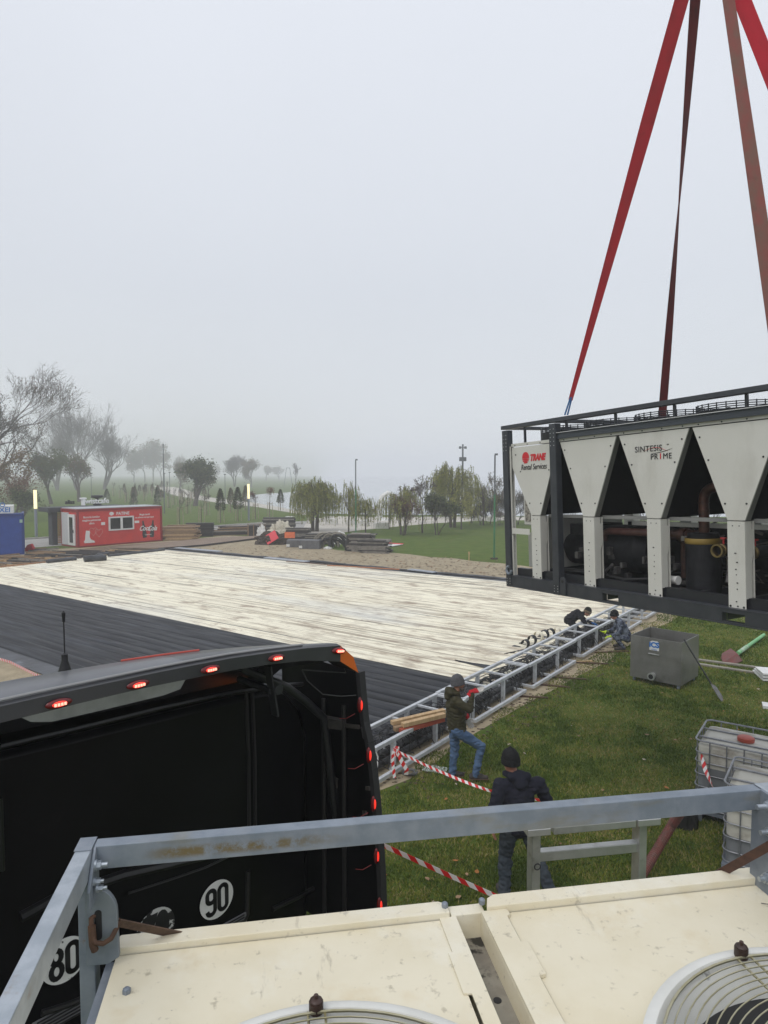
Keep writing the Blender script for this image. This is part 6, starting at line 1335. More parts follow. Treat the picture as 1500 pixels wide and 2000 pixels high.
for x in (-.100, 2.157):
    m = MB(); m.box(x, x + (.045 if x < 0 else .058), y0_ - .06, y0_ - .002, 1.3, zt_ - .073); m.build('corner_post', mGalvDk, LF, bevel=.003)
for x in (-.100, 2.157):
    m = MB(); m.box(x, x + .042, -3.0, -2.94, 1.3, zt_ - .073); m.build('rear_post', mGalvDk, LF, bevel=.003)
# left bracket: upper L plate with bolts, lower curved plate with slot
TXp = lambda x: Matrix(((0, 0, 1, x), (1, 0, 0, 0), (0, 1, 0, 0), (0, 0, 0, 1)))   # polygon in (y, z), extruded in x
m = MB(); m.prism([(-.02 + y0_, 3.948), (y0_ - .05, 3.948), (y0_ - .13, 3.86), (y0_ - .13, 3.80), (y0_ - .02, 3.80)], -.056, -.047, TXp(0)); m.build('upper_plate', mGalvDk, LF, bevel=.002)
m = MB(); arc = [(.0 + .0, 3.86)] + [(-.0 - .165 * math.sin(a) , 3.70 + .15 * math.cos(a)) for a in np.linspace(.15, PI / 2, 9)] + [(-.165, 3.62), (-.12, 3.60), (.0, 3.60)]
hk = MB()
# plate facing the camera: polygon in (x, z), thickness in y
pl = [(-.010, 3.862), (.012, 3.855)] + [(-.0 + .092 * math.sin(a) , 3.765 + .085 * math.cos(a)) for a in np.linspace(.3, PI / 2, 8)] + [(.096, 3.63), (.06, 3.612), (-.012, 3.612)]
Tz = Matrix(((1, 0, 0, 0), (0, 0, 1, 0), (0, 1, 0, 0), (0, 0, 0, 1)))
pl = [(x * .86 - .064, z) for x, z in pl]; m.prism(pl, -.052, -.034, Tz); bo = m.build('lashing_plate', mat('plate_grey', (.17, .20, .235), (.23, .26, .29), 7, .5, .4, c3=(.22, .10, .045), s3=9, t3=(.62, .70)), LF, bevel=.002)
m = MB(); m.prism([(-.037 + .010 * math.cos(a), 3.735 + (.035 if math.sin(a) > 0 else -.035) + .010 * math.sin(a)) for a in np.linspace(0, 2 * PI, 20)[:-1]], -.054, -.0525, Tz); m.build('slot', mInk, bo)
def bolt(x, y, z, d, r=.012, L_=.045):
    m = MB(); d = Vector(d); p = Vector((x, y, z)); r *= .78; L_ *= .85; m.cyl(p, p + d * .006, r * 1.9, 16); m.tube([p + d * .006, p + d * .018], r * 1.5, 6); m.cyl(p + d * .018, p + d * L_, r * .85, 12); m.build('bolt', mGalv, LF, smooth=40)
bolt(-.047, -.035, 3.905, (1, 0, 0), .011, .042); bolt(-.047, -.05, 3.865, (1, 0, 0), .008, .032); bolt(-.04, -.052, 3.845, (1, 0, 0), .008, .034)
# right bracket plate
m = MB(); m.prism([(-.5, 3.95), (.03, 3.95), (.03, 3.45), (-.36, 3.60), (-.5, 3.75)], 2.146, 2.1565, TXp(0)); m.build('side_plate', mGalvDk, LF, bevel=.002)
m = MB(); m.prism([(2.10, 3.88), (2.28, 3.88), (2.28, 3.55), (2.08, 3.55)], .008, .02, Tz); 
bolt(2.146, -.06, 3.915, (-1, 0, 0), .013, .06); bolt(2.146, -.07, 3.83, (-1, 0, 0), .013, .05); bolt(2.146, -.17, 3.885, (-1, 0, 0), .012, .05); bolt(2.146, -.06, 3.66, (-1, 0, 0), .013, .04)
# hook + strap left
HK2 = thing('ratchet_strap', 'brown dirty ratchet strap hooked to the left lashing plate of the frame', 'strap', TM)
m = MB(); P = [(.012, -.065, 3.735), (.018, -.075, 3.715), (.030, -.080, 3.700), (.055, -.078, 3.694), (.080, -.068, 3.700), (.093, -.048, 3.715), (.094, -.03, 3.735)]; P = [(a_ * .8 - .063, b_, c_) for a_, b_, c_ in P]; m.tube(P, .0072, 10); P2 = [(.012, -.065, 3.735), (.010, -.058, 3.76), (.022, -.045, 3.765), (.03, -.03, 3.75)]; P2 = [(a_ - .065, b_, c_) for a_, b_, c_ in P2]; m.tube(P2, .0072, 10); m.tube([(-.052, -.068, 3.745), (-.048, -.074, 3.69), (-.044, -.07, 3.672)], .011, 8)
m.build('hook', mRust, HK2, smooth=True)
a = Vector((.012, -.035, 3.725)); b = TM.inverted() @ G(365, 1836, 3.60); b = Vector((.33, .13, 3.50))
ribbon([a, a.lerp(b, .25), a.lerp(b, .5), a.lerp(b, .75), b], .034, 'webbing', mStrap, HK2, up=(0, -.5, .9), thick=.004)
HK3 = thing('ratchet_strap', 'rust brown strap rising to the right corner bracket at the photo edge', 'strap', TM)
a = TM.inverted() @ D(1388, 1716, 2.42); b = TM.inverted() @ D(1520, 1642, 2.2)
ribbon([a, a.lerp(b, .3), a.lerp(b, .6), b], .028, 'webbing', mat('strap_rust', (.055, .03, .022), (.09, .045, .03), 25, .9, bump=.002), HK3, up=(0, -.4, .9), thick=.005)
# aluminium ladder behind the unit
a = D(1044, 1612, 3.05); LA = R(9.5); LW = .526
LD = thing('aluminium_steps', 'aluminium step frame with a flat top tread standing behind the cream unit', 'ladder', frame((a.x, a.y, 0), LA)); hz = a.z
for x in (0, LW):
    m = MB(); m.box(x - .019, x + .019, -.03, .03, .0, hz - .02); m.box(x - .022, x - .014, -.034, .034, .0, hz - .02); m.build('stile', mAlu, LD, bevel=.003)
m = MB(); m.box(-.055, .055, -.06, .05, hz - .02, hz + .012); m.box(.07, LW - .055, -.06, .05, hz - .02, hz + .014); m.box(LW - .045, LW + .07, -.06, .05, hz - .02, hz + .012); m.build('top_tread', mAlu, LD, bevel=.003)
for i, z in enumerate(np.arange(hz - .12, .2, -.28)):
    m = MB(); m.box(.019, LW - .019, -.02, .02, z - .045, z); m.build('rung', mAlu, LD, bevel=.003)
    if i == 0: continue
m = MB(); m.torus((-.002, -.045, hz - .17), .014, .003, (0, 1, 0), 14, 5); m.build('stamp', mInk, LD)
# ================================================================ people
def capsule(mb, p, q, r0, r1, flat=None, n=14, k=7):
    """rounded tapered limb; flat=(axis, factor) squashes the section"""
    p, q = Vector(p), Vector(q); d = (q - p); L_ = d.length; d = d.normalized() if L_ > 1e-6 else Vector((0, 0, 1)); a = d.cross(Vector((.13, .95, .1)) if abs(d.z) > .7 else Vector((0, 0, 1))).normalized(); b = a.cross(d)
    if flat: fa = Vector(flat[0]); a = (fa - d * fa.dot(d)).normalized(); b = a.cross(d).normalized()
    fl = flat[1] if flat else 1; vs = []; rings = []
    for i in range(k + 1): t = PI / 2 * i / k; rings.append((p - d * r0 * math.cos(t), r0 * math.sin(t)))
    for i in range(k + 1): t = PI / 2 * i / k; rings.append((q + d * r1 * math.sin(t), r1 * math.cos(t)))
    for c, r in rings:
        for j in range(n): t = 2 * PI * j / n; vs.append(c + a * (math.cos(t) * r * fl) + b * (math.sin(t) * r))
    m = len(rings); mb.add(vs, [(i * n + j, i * n + (j + 1) % n, (i + 1) * n + (j + 1) % n, (i + 1) * n + j) for i in range(m - 1) for j in range(n)])
def remesh(mb, name, m_, parent, vox=.012, sm=4, wr=0, wsc=6, seed=0, stretch=(1, 1, 1), color=None):
    me = bpy.data.meshes.new(name); me.from_pydata(mb.v, [], mb.f); o = bpy.data.objects.new(name, me); C.collection.objects.link(o)
    r = o.modifiers.new('r', 'REMESH'); r.mode = 'VOXEL'; r.voxel_size = vox; s = o.modifiers.new('s', 'SMOOTH'); s.factor = .5; s.iterations = sm
    bpy.context.view_layer.update(); dg = bpy.context.evaluated_depsgraph_get(); m2 = bpy.data.meshes.new_from_object(o.evaluated_get(dg)); bpy.data.objects.remove(o)
    if wr:
        ns = [v.normal.copy() for v in m2.vertices]
        for v, n in zip(m2.vertices, ns):
            c = Vector((v.co.x * wsc * stretch[0] + seed, v.co.y * wsc * stretch[1], v.co.z * wsc * stretch[2]))
            f = abs(noise.noise(c)) * 2 - .5 + .5 * noise.noise(c * 2.3); v.co += n * f * wr
    m2.name = name; m2.materials.clear()
    for mm in (m_ if isinstance(m_, (list, tuple)) else [m_]): m2.materials.append(mm)
    m2.polygons.foreach_set('use_smooth', [True] * len(m2.polygons)); m2.polygons.foreach_set('material_index', [0] * len(m2.polygons)); m2.update()
    if color:
        for p in m2.polygons: p.material_index = color(p.center)
    o = bpy.data.objects.new(name, m2); C.collection.objects.link(o); o.parent = parent; return o
def hand(wrist, direc, palm_n, m_, parent, curl=.5, name='glove', scale=1.0, thumb=1, tipm=None):
    """hand with palm, four fingers and a side thumb. direc: towards fingers, palm_n: normal of the back of the hand"""
    w = Vector(wrist); d = Vector(direc).normalized(); n = Vector(palm_n); n = (n - d * n.dot(d)).normalized(); s = d.cross(n) * thumb; S = scale; mb = MB()
    capsule(mb, w - d * .03 * S, w + d * .02 * S, .030 * S, .030 * S, (s, 1.15), 12, 4)
    for k in (-.028, 0, .028): capsule(mb, w + d * .02 * S + s * k * .6 * S, w + d * .085 * S + s * k * S, .017 * S, .016 * S, None, 8, 4)
    for i, (off, l) in enumerate(((.036, .072), (.013, .082), (-.011, .076), (-.034, .060))):
        p = w + d * .088 * S + s * off * S; dd = d.copy()
        for j in range(3):
            dd.rotate(Matrix.Rotation(-curl * (.55 if j else .35) * thumb, 3, s * thumb)); q = p + dd * l * S * (.45, .32, .23)[j]; capsule(mb, p, q, .0098 * S, .0088 * S, None, 8, 3); p = q
    p = w + d * .03 * S + s * .032 * S; q = p + (d * .5 + s * .75 - n * .3).normalized() * .038 * S; capsule(mb, p, q, .014 * S, .012 * S, None, 8, 3); r = q + (d * .85 + s * .3 - n * .45).normalized() * .032 * S; capsule(mb, q, r, .0115 * S, .010 * S, None, 8, 3)
    f = (lambda c: 1 if (c - w).dot(d) > .075 * S else 0) if tipm else None
    return remesh(mb, name, [m_, tipm] if tipm else m_, parent, .0045, 2, color=f)
def headf(mb, c, fwd, up=(0, 0, 1), S=1.0):
    """skull, jaw, nose, ears into mb"""
    c = Vector(c); f = Vector(fwd).normalized(); u = Vector(up); u = (u - f * u.dot(f)).normalized(); s = f.cross(u)
    T = Matrix((s, f, u)).transposed()
    mb.ell(c + u * .02 * S, (.074 * S, .093 * S, .098 * S), 14, T); mb.ell(c - u * .045 * S + f * .022 * S, (.056 * S, .066 * S, .066 * S), 12, T)
    mb.ell(c - u * .090 * S + f * .058 * S, (.026 * S, .022 * S, .020 * S), 8, T)
    capsule(mb, c + f * .088 * S + u * .01 * S, c + f * .106 * S - u * .024 * S, .009 * S, .015 * S, None, 8, 4)
    for k in (-1, 1): mb.ell(c + s * k * .076 * S - u * .005 * S - f * .006 * S, (.011 * S, .020 * S, .032 * S), 8, T); mb.ell(c + s * k * .042 * S - u * .022 * S + f * .066 * S, (.022 * S, .02 * S, .02 * S), 8, T)
    mb.ell(c + f * .082 * S + u * .032 * S, (.05 * S, .016 * S, .011 * S), 8, T)
    mb.ell(c + f * .086 * S - u * .058 * S, (.022 * S, .012 * S, .007 * S), 8, T)
    return T
def face(c, fwd, parent, up=(0, 0, 1), S=1.0):
    c = Vector(c); f = Vector(fwd).normalized(); u = Vector(up); u = (u - f * u.dot(f)).normalized(); s = f.cross(u); m = MB(); w = MB()
    for k in (-1, 1):
        w.ell(c + s * k * .031 * S + f * .080 * S + u * .008 * S, (.011 * S,) * 3, 8); m.ell(c + s * k * .031 * S + f * .0885 * S + u * .008 * S, (.005 * S,) * 3, 6)
    w.build('eyes', mWhite, parent, smooth=True); m.build('pupils', mInk, parent, smooth=True)
    b = MB()
    for k in (-1, 1): capsule(b, c + s * k * .018 * S + f * .093 * S + u * .032 * S, c + s * k * .048 * S + f * .078 * S + u * .032 * S, .004, .004, None, 6, 3)
    capsule(b, c - s * .018 * S + f * .098 * S - u * .056 * S, c + s * .018 * S + f * .098 * S - u * .056 * S, .003, .003, None, 6, 3); b.build('brows_and_mouth', mat('brow', (.05, .03, .02)), parent, smooth=True)
def beanie(c, fwd, m_, parent, up=(0, 0, 1), S=1.0, h=.135, cuff=True, name='beanie'):
    c = Vector(c); f = Vector(fwd).normalized(); u = Vector(up); u = (u - f * u.dot(f)).normalized(); s = f.cross(u); T = Matrix((s, f, u)).transposed(); mb = MB()
    u0 = c + u * .025 * S - f * .006 * S; prof = [(.085, -.03), (.094, -.03), (.096, .0), (.094, .045), (.082, .085), (.06, .112), (.03, .128), (0, h)] if cuff else [(.08, -.02), (.085, -.02), (.087, .02), (.078, .07), (.055, .1), (.025, .115), (0, .118)]
    n = 40; vs = []
    for i, (r, z) in enumerate(prof):
        for j in range(n): t = 2 * PI * j / n; k = 1 + .012 * (j % 2); vs.append(u0 + T @ Vector((r * math.cos(t) * .92 * k * S, r * math.sin(t) * 1.10 * k * S, z * S + .004 * math.sin(t * 3))))
    mb.add(vs, [(i * n + j, i * n + (j + 1) % n, (i + 1) * n + (j + 1) % n, (i + 1) * n + j) for i in range(len(prof) - 1) for j in range(n)]); o = mb.build(name, m_, parent, smooth=True)
    if cuff:
        m = MB(); vs = []
        for r, z in ((.094, -.036), (.101, -.03), (.102, .022), (.096, .03)):
            for j in range(n): t = 2 * PI * j / n; k = 1 + .014 * (j % 2); vs.append(u0 + T @ Vector((r * math.cos(t) * .92 * k * S, r * math.sin(t) * 1.10 * k * S, z * S)))
        m.add(vs, [(i * n + j, i * n + (j + 1) % n, (i + 1) * n + (j + 1) % n, (i + 1) * n + j) for i in range(3) for j in range(n)]); m.build('cuff', m_, o, smooth=True)
    return o
def shoe(p, toe, m_, sole, parent, S=1.0):
    """p ankle, toe toe point"""
    p, t = Vector(p), Vector(toe); d = t - p; dz = d.z; h = Vector((d.x, d.y, 0)).normalized(); heel = p - h * .06 * S; heel.z = p.z - .045; mb = MB(); capsule(mb, p, heel + Vector((0, 0, .02)), .042 * S, .042 * S, None, 10, 4); capsule(mb, heel + Vector((0, 0, .01)), t, .044 * S, .034 * S, (h.cross(Vector((0, 0, 1))), 1.12), 12, 4); capsule(mb, p, t.lerp(p, .35), .042 * S, .036 * S, None, 10, 4)
    o = remesh(mb, 'shoe', m_, parent, .008, 3)
    m = MB(); a = heel + Vector((0, 0, -.022)); b = t + Vector((0, 0, -.022)); capsule(m, a, b, .045 * S, .038 * S, (Vector((0, 0, 1)), .32), 12, 4); m.build('sole', sole, o, smooth=True); return o
def person(name_label, org, ang, J, skin_m, jacket, trousers, shoes, sole, S=1.0, belly=1.0, jr=(.068, .052, .046), leg=(.095, .068, .055), hood=None, wr=.02):
    """J: joints in local frame (x forward, y left, z up)"""
    T = thing('person', name_label, 'person', frame(org, ang)); V = {k: Vector(v) for k, v in J.items()}
    up = (V['neck'] - V['pelvis']).normalized(); lr = (V['shL'] - V['shR']).normalized()
    # body
    b = MB(); Th = headf(b, V['head'], V['face'], V.get('hup', (0, 0, 1)), S)
    capsule(b, V['neck'] + up * .0, V['head'] - Vector((0, 0, .04)), .055 * S, .055 * S)
    capsule(b, V['pelvis'], V['chest'], .12, .13, (lr, 1.15)); capsule(b, V['shL'], V['shR'], .055, .055)
    for s in 'LR':
        capsule(b, V['sh' + s], V['el' + s], .05, .042); capsule(b, V['el' + s], V['wr' + s], .042, .028); capsule(b, V['hip' + s], V['kn' + s], .08, .055); capsule(b, V['kn' + s], V['an' + s], .055, .036); capsule(b, V['pelvis'], V['hip' + s], .1, .08)
    remesh(b, 'body', skin_m, T, .009, 3); face(V['head'], V['face'], T, V.get('hup', (0, 0, 1)), S)
    # jacket
    j = MB(); hipc = V['pelvis'] + up * .02
    capsule(j, hipc - up * .03, V['chest'], .150 * belly, .158, (lr, 1.22)); capsule(j, V['chest'], V['neck'] - up * .06, .155, .085, (lr, 1.35)); capsule(j, V['shL'] * .93 + V['chest'] * .07, V['shR'] * .93 + V['chest'] * .07, .085, .085)
    for s in 'LR':
        capsule(j, V['sh' + s], V['el' + s], jr[0] * 1.08, jr[1] * 1.1); capsule(j, V['el' + s], V['wr' + s].lerp(V['el' + s], .12), jr[1] * 1.1, jr[2]); capsule(j, V['sh' + s].lerp(V['chest'], .3), V['sh' + s], .10, .075)
    capsule(j, V['neck'] - up * .02, V['neck'] + up * .03, .075, .07)
    remesh(j, 'jacket', jacket, T, .010, 3, wr, 8, seed=ang * 3, stretch=(1, 1, 2.2))
    m = MB(); m2 = []; n = 30; hem = hipc - up * .10; T3 = Matrix((lr, up.cross(lr), up)).transposed()
    if hood:
        h = MB(); f = Vector(V['face']).normalized(); cN = V['neck'] + up * .03; capsule(h, cN - f * .10 + lr * .09, cN - f * .10 - lr * .09, .055, .055); capsule(h, cN - f * .12 - up * .08, cN - f * .09, .07, .075, (lr, 1.3)); capsule(h, cN + lr * .10 + f * .03, cN - f * .08 + lr * .08, .035, .05); capsule(h, cN - lr * .10 + f * .03, cN - f * .08 - lr * .08, .035, .05)
        remesh(h, 'hood', hood, T, .010, 4, .007, 9, seed=4)
    # trousers
    t = MB(); capsule(t, V['pelvis'] + up * .03, V['pelvis'] - up * .04, .145 * belly, .135, (lr, 1.18))
    for s in 'LR':
        capsule(t, V['hip' + s], V['kn' + s], leg[0] * 1.06, leg[1] * 1.08); capsule(t, V['kn' + s], V['an' + s], leg[1] * 1.06, leg[2]); capsule(t, V['pelvis'] - up * .02, V['hip' + s], .12, .10); capsule(t, V['an' + s], V['an' + s] + (V['an' + s] - V['kn' + s]).normalized() * .02, leg[2] * 1.08, leg[2] * 1.12)
    remesh(t, 'trousers', trousers, T, .010, 3, .014, 9, seed=2, stretch=(1, 1, 1.7))
    for s in 'LR': shoe(V['an' + s] + Vector((0, 0, -.01)), V['toe' + s], shoes, sole, T, S)
    return T, V
mSk = mat('skin_ruddy', (.44, .22, .15), (.36, .16, .11), 25, .5)
# --- man in green jacket, facing right
def cloth(n, c1, c2, sc=14, **k): return mat(n, c1, c2, sc, .85, bump=.002, bscale=60, spec=.2, **k)
jG = cloth('jacket_olive', (.050, .045, .022), (.036, .033, .017), 5); jeans = cloth('jeans_blue', (.085, .14, .24), (.05, .09, .165), 4, c3=(.16, .21, .30), s3=5, t3=(.58, .7), m3=.6); mSoleB = mat('sole_brown', (.10, .05, .03)); mShoeD = cloth('shoe_dark', (.035, .033, .032), (.07, .06, .055))
O1 = G(890, 1524)
J = dict(pelvis=(.02, 0, .90), chest=(-.02, 0, 1.25), neck=(-.02, 0, 1.46), head=(.03, 0, 1.61), face=(1, .12, -.10), shL=(-.05, .19, 1.38), shR=(-.04, -.19, 1.385), elR=(.15, -.36, 1.31), wrR=(.20, -.28, 1.56), elL=(.07, .27, 1.12), wrL=(.24, .24, .95),
         hipL=(.0, .10, .86), hipR=(0, -.10, .86), knR=(.40, -.12, .60), anR=(.30, -.12, .15), toeR=(.48, -.14, .09), knL=(.0, .10, .48), anL=(-.04, .10, .10), toeL=(.14, .12, .045))
P1, V1 = person('man in olive jacket, jeans and grey beanie raising a red gloved hand', O1, R(6), J, mSk, jG, jeans, mShoeD, mSoleB, hood=jG, belly=1.02, wr=.014)
gRed = cloth('glove_red', (.50, .02, .03), (.40, .015, .02)); gWhite = cloth('glove_white', (.55, .53, .50), (.45, .43, .40))
hand(V1['wrR'] + Vector((.01, 0, .01)), (.95, .1, .12), (0, -.35, 1), gRed, P1, .35, 'glove', 1.15, -1, gWhite)
hand(V1['wrL'], (.45, 0, -.9), (0, 1, .2), gWhite, P1, .5, 'glove', 1.12, 1)
m = MB(); m.cyl(V1['wrL'] + Vector((-.02, 0, .05)), V1['wrL'] + Vector((.005, 0, .0)), .047, 14, .040); m.cyl(V1['wrR'] + Vector((-.055, 0, -.06)), V1['wrR'] + Vector((-.01, 0, -.01)), .047, 14, .042); m.build('glove_cuff', gRed, P1, smooth=True)
beanie(V1['head'] + Vector((0, 0, .005)), (1, .12, .12), cloth('knit_grey', (.075, .075, .082), (.10, .10, .108), 40), P1, S=1.06)
m = MB(); f = Vector((1, .12, -.1)).normalized(); hc = V1['head']; capsule(m, hc + Vector((.045, 0, -.085)), hc + Vector((.085, 0, -.075)), .034, .030, ((0, 1, 0), 1.5)); capsule(m, hc + Vector((.02, -.055, -.05)), hc + Vector((.055, -.04, -.085)), .016, .02); capsule(m, hc + Vector((.02, .055, -.05)), hc + Vector((.055, .04, -.085)), .016, .02); remesh(m, 'beard', mat('beard', (.06, .045, .038), (.12, .10, .09), 60, .9), P1, .006, 2)
# --- man in dark jacket seen from behind
jN = cloth('jacket_navy', (.010, .011, .020), (.016, .017, .028), 5); trD = cloth('trousers_slate', (.030, .040, .050), (.045, .055, .066), 4); O2 = G(1012, 1752)
J = dict(pelvis=(.02, 0, .90), chest=(.06, .0, 1.24), neck=(.09, .03, 1.43), head=(.13, .08, 1.585), face=(1, .35, -.12), shL=(.04, .22, 1.36), shR=(.06, -.24, 1.36), elL=(-.04, .31, 1.10), wrL=(.02, .30, .86), elR=(.10, -.36, 1.12), wrR=(.20, -.33, .90),
         hipL=(.0, .11, .86), hipR=(0, -.11, .86), knL=(.10, .14, .48), anL=(-.02, .17, .10), toeL=(.16, .20, .045), knR=(-.02, -.22, .48), anR=(-.22, -.36, .10), toeR=(-.05, -.42, .045))
P2, V2 = person('man in dark navy hooded jacket and black beanie walking away behind the galvanised beam', O2, R(92), J, mSk, jN, trD, mShoeD, mRub, S=1.06, wr=.011, hood=jN, belly=1.08, jr=(.078, .064, .054), leg=(.105, .08, .066))
hand(V2['wrL'], (.2, 0, -1), (0, 1, .1), mSk, P2, .6, 'hand', 1.08, 1); hand(V2['wrR'], (.4, 0, -.9), (0, -1, .1), mSk, P2, .6, 'hand', 1.08, -1)
beanie(V2['head'], (1, .35, -.05), cloth('knit_black', (.008, .008, .009), (.014, .014, .015), 40), P2, S=1.16, h=.15)
# --- stooping worker on the mats
O3 = G(1122, 1243, .05); jB = cloth('jacket_black', (.010, .010, .014), (.018, .018, .022), 5)
J = dict(pelvis=(-.16, 0, .52), chest=(.06, 0, .68), neck=(.25, -.01, .72), head=(.37, -.04, .77), face=(.75, -.2, -.75), hup=(.6, 0, .75), shL=(.17, .20, .64), shR=(.18, -.20, .64), elL=(.34, .24, .46), wrL=(.56, .14, .40), elR=(.33, -.24, .42), wrR=(.58, -.14, .38),
         hipL=(-.14, .11, .46), hipR=(-.14, -.11, .46), knL=(.16, .20, .14), anL=(-.24, .18, .09), toeL=(-.36, .18, .04), knR=(.14, -.18, .12), anR=(-.26, -.16, .09), toeR=(-.38, -.16, .04))
P3, V3 = person('worker in black jacket and striped beanie kneeling on the mats and stooping over the frame', O3, R(-12), J, mSk, jB, jB, mShoeD, mRub, hood=None, wr=.016)
gBlu = cloth('glove_blue', (.03, .12, .32), (.02, .09, .25)); hand(V3['wrL'], (1, 0, -.3), (0, 0, 1), gBlu, P3, .6, 'glove', 1.1, 1); hand(V3['wrR'], (1, .1, -.3), (0, 0, 1), gBlu, P3, .6, 'glove', 1.1, -1)
bo = beanie(V3['head'], (.9, -.2, -.35), cloth('knit_brownblack', (.015, .014, .013), (.02, .02, .02), 40), P3, up=(.35, 0, .9), S=1.08)
for ch in bo.children: ch.data.materials.clear(); ch.data.materials.append(cloth('knit_tan', (.16, .12, .08), (.12, .09, .06), 30))
# --- camouflage worker crouching on the sand, facing left
O4 = G(1216, 1267); jC = mat('camo', (.045, .055, .085), (.13, .15, .19), 9, .9, lo=.46, hi=.54, c3=(.012, .014, .022), s3=11, t3=(.54, .58), m3=1, detail=3, spec=.2, st3=(1, 1, 1))
J = dict(pelvis=(-.10, 0, .36), chest=(.06, 0, .66), neck=(.16, 0, .84), head=(.25, .0, .96), face=(1, .1, -.25), shL=(.08, .19, .78), shR=(.10, -.19, .78), elL=(.16, .26, .52), wrL=(.36, .20, .40), elR=(.22, -.22, .50), wrR=(.44, -.12, .46),
         hipL=(-.06, .11, .34), hipR=(-.06, -.11, .34), knL=(.26, .22, .40), anL=(.04, .18, .10), toeL=(.24, .21, .045), knR=(.22, -.20, .36), anR=(.02, -.16, .10), toeR=(.20, -.18, .045))
P4, V4 = person('worker in blue grey camouflage suit and black cap crouching on the sand with yellow gloves', O4, R(172), J, mSk, jC, jC, mShoeD, mRub, hood=None, wr=.018)
gYe = cloth('glove_yellow', (.45, .60, .04), (.38, .50, .03)); hand(V4['wrL'], (1, -.1, -.2), (0, 0, 1), gYe, P4, .7, 'glove', 1.15, 1); hand(V4['wrR'], (1, .2, -.1), (0, 0, 1), gYe, P4, .7, 'glove', 1.15, -1)
beanie(V4['head'], (1, .1, -.05), MATS['knit_black'], P4, S=1.12)
# ================================================================ grass blades, leaves, haze
def blades(name, n, poly_ok, y0, y1, xf, hmin, hmax, mats_, seed, label):
    r = np.random.default_rng(seed); u = r.random(n); Y = y0 * (y1 / y0) ** u; X = r.uniform(-1, 1, n)
    X = xf(X, Y); ok = poly_ok(X, Y); X, Y = X[ok], Y[ok]; n = len(X)
    cl = np.array([noise.noise(Vector((x * .55, y * .55, 3))) for x, y in zip(X, Y)]); h = (hmin + (hmax - hmin) * r.random(n)) * (1 + .6 * cl); a = r.uniform(0, 2 * np.pi, n); w = .0025 + .00055 * Y; lean = r.normal(0, .45, (n, 2)) * h[:, None]
    V = np.zeros((n, 3, 3)); dx, dy = np.cos(a) * w, np.sin(a) * w
    V[:, 0] = np.stack([X - dx, Y - dy, np.zeros(n)], 1); V[:, 1] = np.stack([X + dx, Y + dy, np.zeros(n)], 1); V[:, 2] = np.stack([X + lean[:, 0], Y + lean[:, 1], h], 1)
    me = bpy.data.meshes.new(name); me.vertices.add(n * 3); me.vertices.foreach_set('co', V.ravel()); me.loops.add(n * 3); me.loops.foreach_set('vertex_index', np.arange(n * 3, dtype=np.int32)); me.polygons.add(n); me.polygons.foreach_set('loop_start', np.arange(0, n * 3, 3, dtype=np.int32)); 
    for m_ in mats_: me.materials.append(m_)
    c2_ = np.array([noise.noise(Vector((x * 2.1, y * 2.1, 8))) for x, y in zip(X, Y)]); cl = cl * .7 + c2_ * .6; k = ((cl + r.normal(0, .22, n)) > .05).astype(np.int32) + 2 * ((r.random(n) - cl * .7) > .86).astype(np.int32); me.polygons.foreach_set('material_index', np.minimum(k, len(mats_) - 1)); me.update(); me.validate()
    o = bpy.data.objects.new(name, me); C.collection.objects.link(o); tag(o, label, 'grass', kind='stuff')
def lawn_ok(X, Y):
    # right of the sand strip
    return ((X - S0.x) * .806 - (Y - S0.y) * .592 > .30 + .14 * np.sin(Y * 3) + .12 * np.sin(X * 7)) & (X > -1.4)
gm = [mat('grass_green', (.135, .17, .026), (.20, .21, .04), 3, .8, spec=.08), mat('grass_dark', (.055, .09, .014), (.085, .12, .020), 3, .8, spec=.08), mat('grass_straw', (.26, .22, .08), (.34, .28, .12), 3, .8, spec=.08), mat('grass_straw', (.2, .18, .08))]
blades('grass', 330000, lawn_ok, 5.2, 27, lambda x, y: (x * .5 + .5) * (y * .62 + 2.0) - 1.2, .02, .055, gm, 1, 'short autumn lawn grass on the right of the steel frames')
rl = random.Random(12); m = MB(); mlist = [mat('fallen_leaf_tan', (.30, .19, .10), (.22, .13, .07), 9, .8), mat('fallen_leaf_orange', (.36, .15, .03), (.30, .10, .03), 9, .8), mat('fallen_leaf_pale', (.36, .31, .24), (.28, .24, .18), 9, .8)]
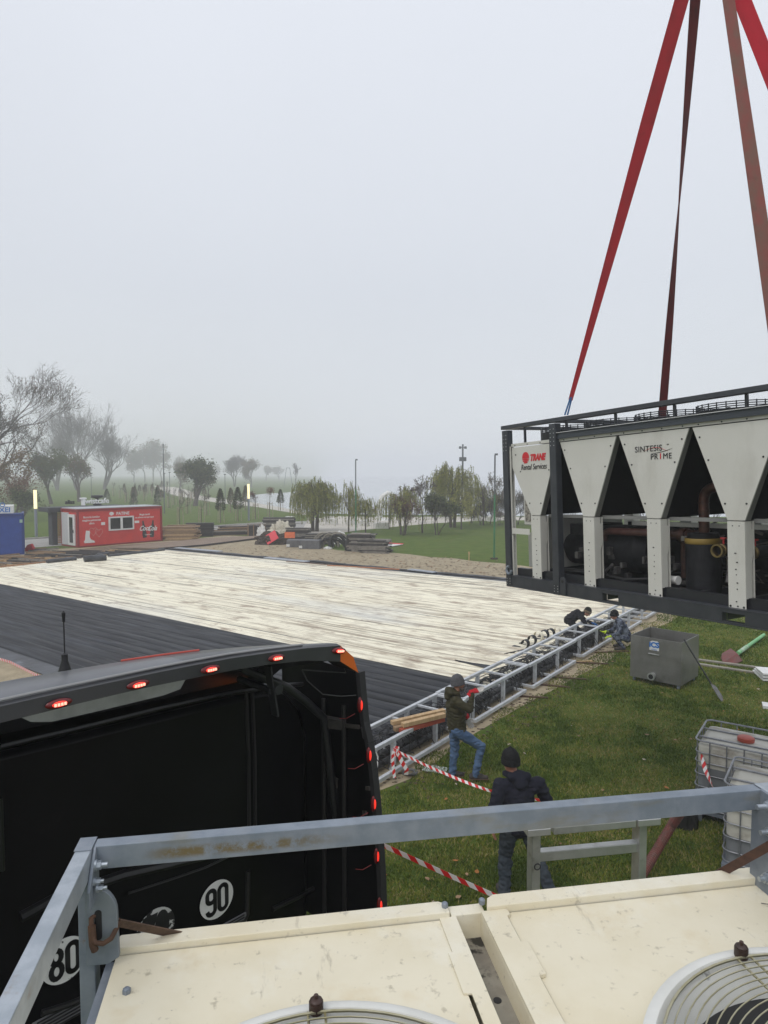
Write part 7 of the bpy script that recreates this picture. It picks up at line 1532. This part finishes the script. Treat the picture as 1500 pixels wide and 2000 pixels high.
for i in range(130):
    Y = 7 * (24 / 7) ** rl.random(); X = rl.uniform(-.4, 1 + Y * .6)
    if (X - S0.x) * .806 - (Y - S0.y) * .592 < .9: continue
    s = rl.uniform(.012, .032); a = rl.uniform(0, 6.28); m.mi = rl.choice((0, 0, 0, 1, 2)); z = .03 + rl.uniform(0, .02); P = []
    for k in range(6): aa = a + k * PI / 3; P.append((X + s * (1 if k % 3 else 1.6) * math.cos(aa), Y + s * (1 if k % 3 else 1.6) * math.sin(aa), z + rl.uniform(0, .018)))
    m.add(P, [tuple(range(6))])
tag(m.build('fallen_leaves', mlist), 'fallen leaves scattered over the lawn', 'leaves', kind='stuff')
# leaf litter and clods on the sand
m = MB(); ml = [mat('litter_dark', (.07, .05, .035), (.10, .075, .05), 9, .9), MATS['fallen_leaf_tan']]
for i in range(2600):
    px, py = rl.uniform(300, 1010), rl.uniform(1060, 1136); p = G(px, py, .02)
    t = (px - 320) / 680
    if py > 1072 + t * 62 - 3 or py < 1066 + max(0, t - .3) * 44: continue
    s = rl.uniform(.03, .09); a = rl.uniform(0, 6.28); m.mi = rl.randrange(2); m.add([(p.x + s * math.cos(a + k * 1.57) * (1.5 if k % 2 else .7), p.y + s * math.sin(a + k * 1.57) * (1.5 if k % 2 else .7), .012 + rl.uniform(0, .04)) for k in range(4)], [(0, 1, 2, 3)])
for i in range(500):
    s = rl.uniform(0, 15); t = rl.uniform(-1.1, -.1); p = S0 + SD * s + SN * t; q = rl.uniform(.008, .03); m.mi = 0; m.ell((p.x, p.y, .006), (q * 1.5, q, q * .6), 5)
tag(m.build('leaf_litter', ml), 'dark leaf litter and crumbs on the sand round the rink', 'leaf litter', kind='stuff')
# haze
hm = bpy.data.materials.new('haze'); hm.use_nodes = True; hn = hm.node_tree; hn.nodes.clear(); ho = hn.nodes.new('ShaderNodeOutputMaterial'); hv = hn.nodes.new('ShaderNodeVolumePrincipled')
hv.inputs['Color'].default_value = (.97, .98, 1, 1); hv.inputs['Density'].default_value = .0021; hv.inputs['Anisotropy'].default_value = 0.0; hn.links.new(hv.outputs[0], ho.inputs['Volume'])
m = MB(); m.box(-1450, 1450, -100, 1450, -1, 34); o = m.build('haze', hm); tag(o, 'pale autumn fog over the whole park and lake', 'fog', kind='stuff')
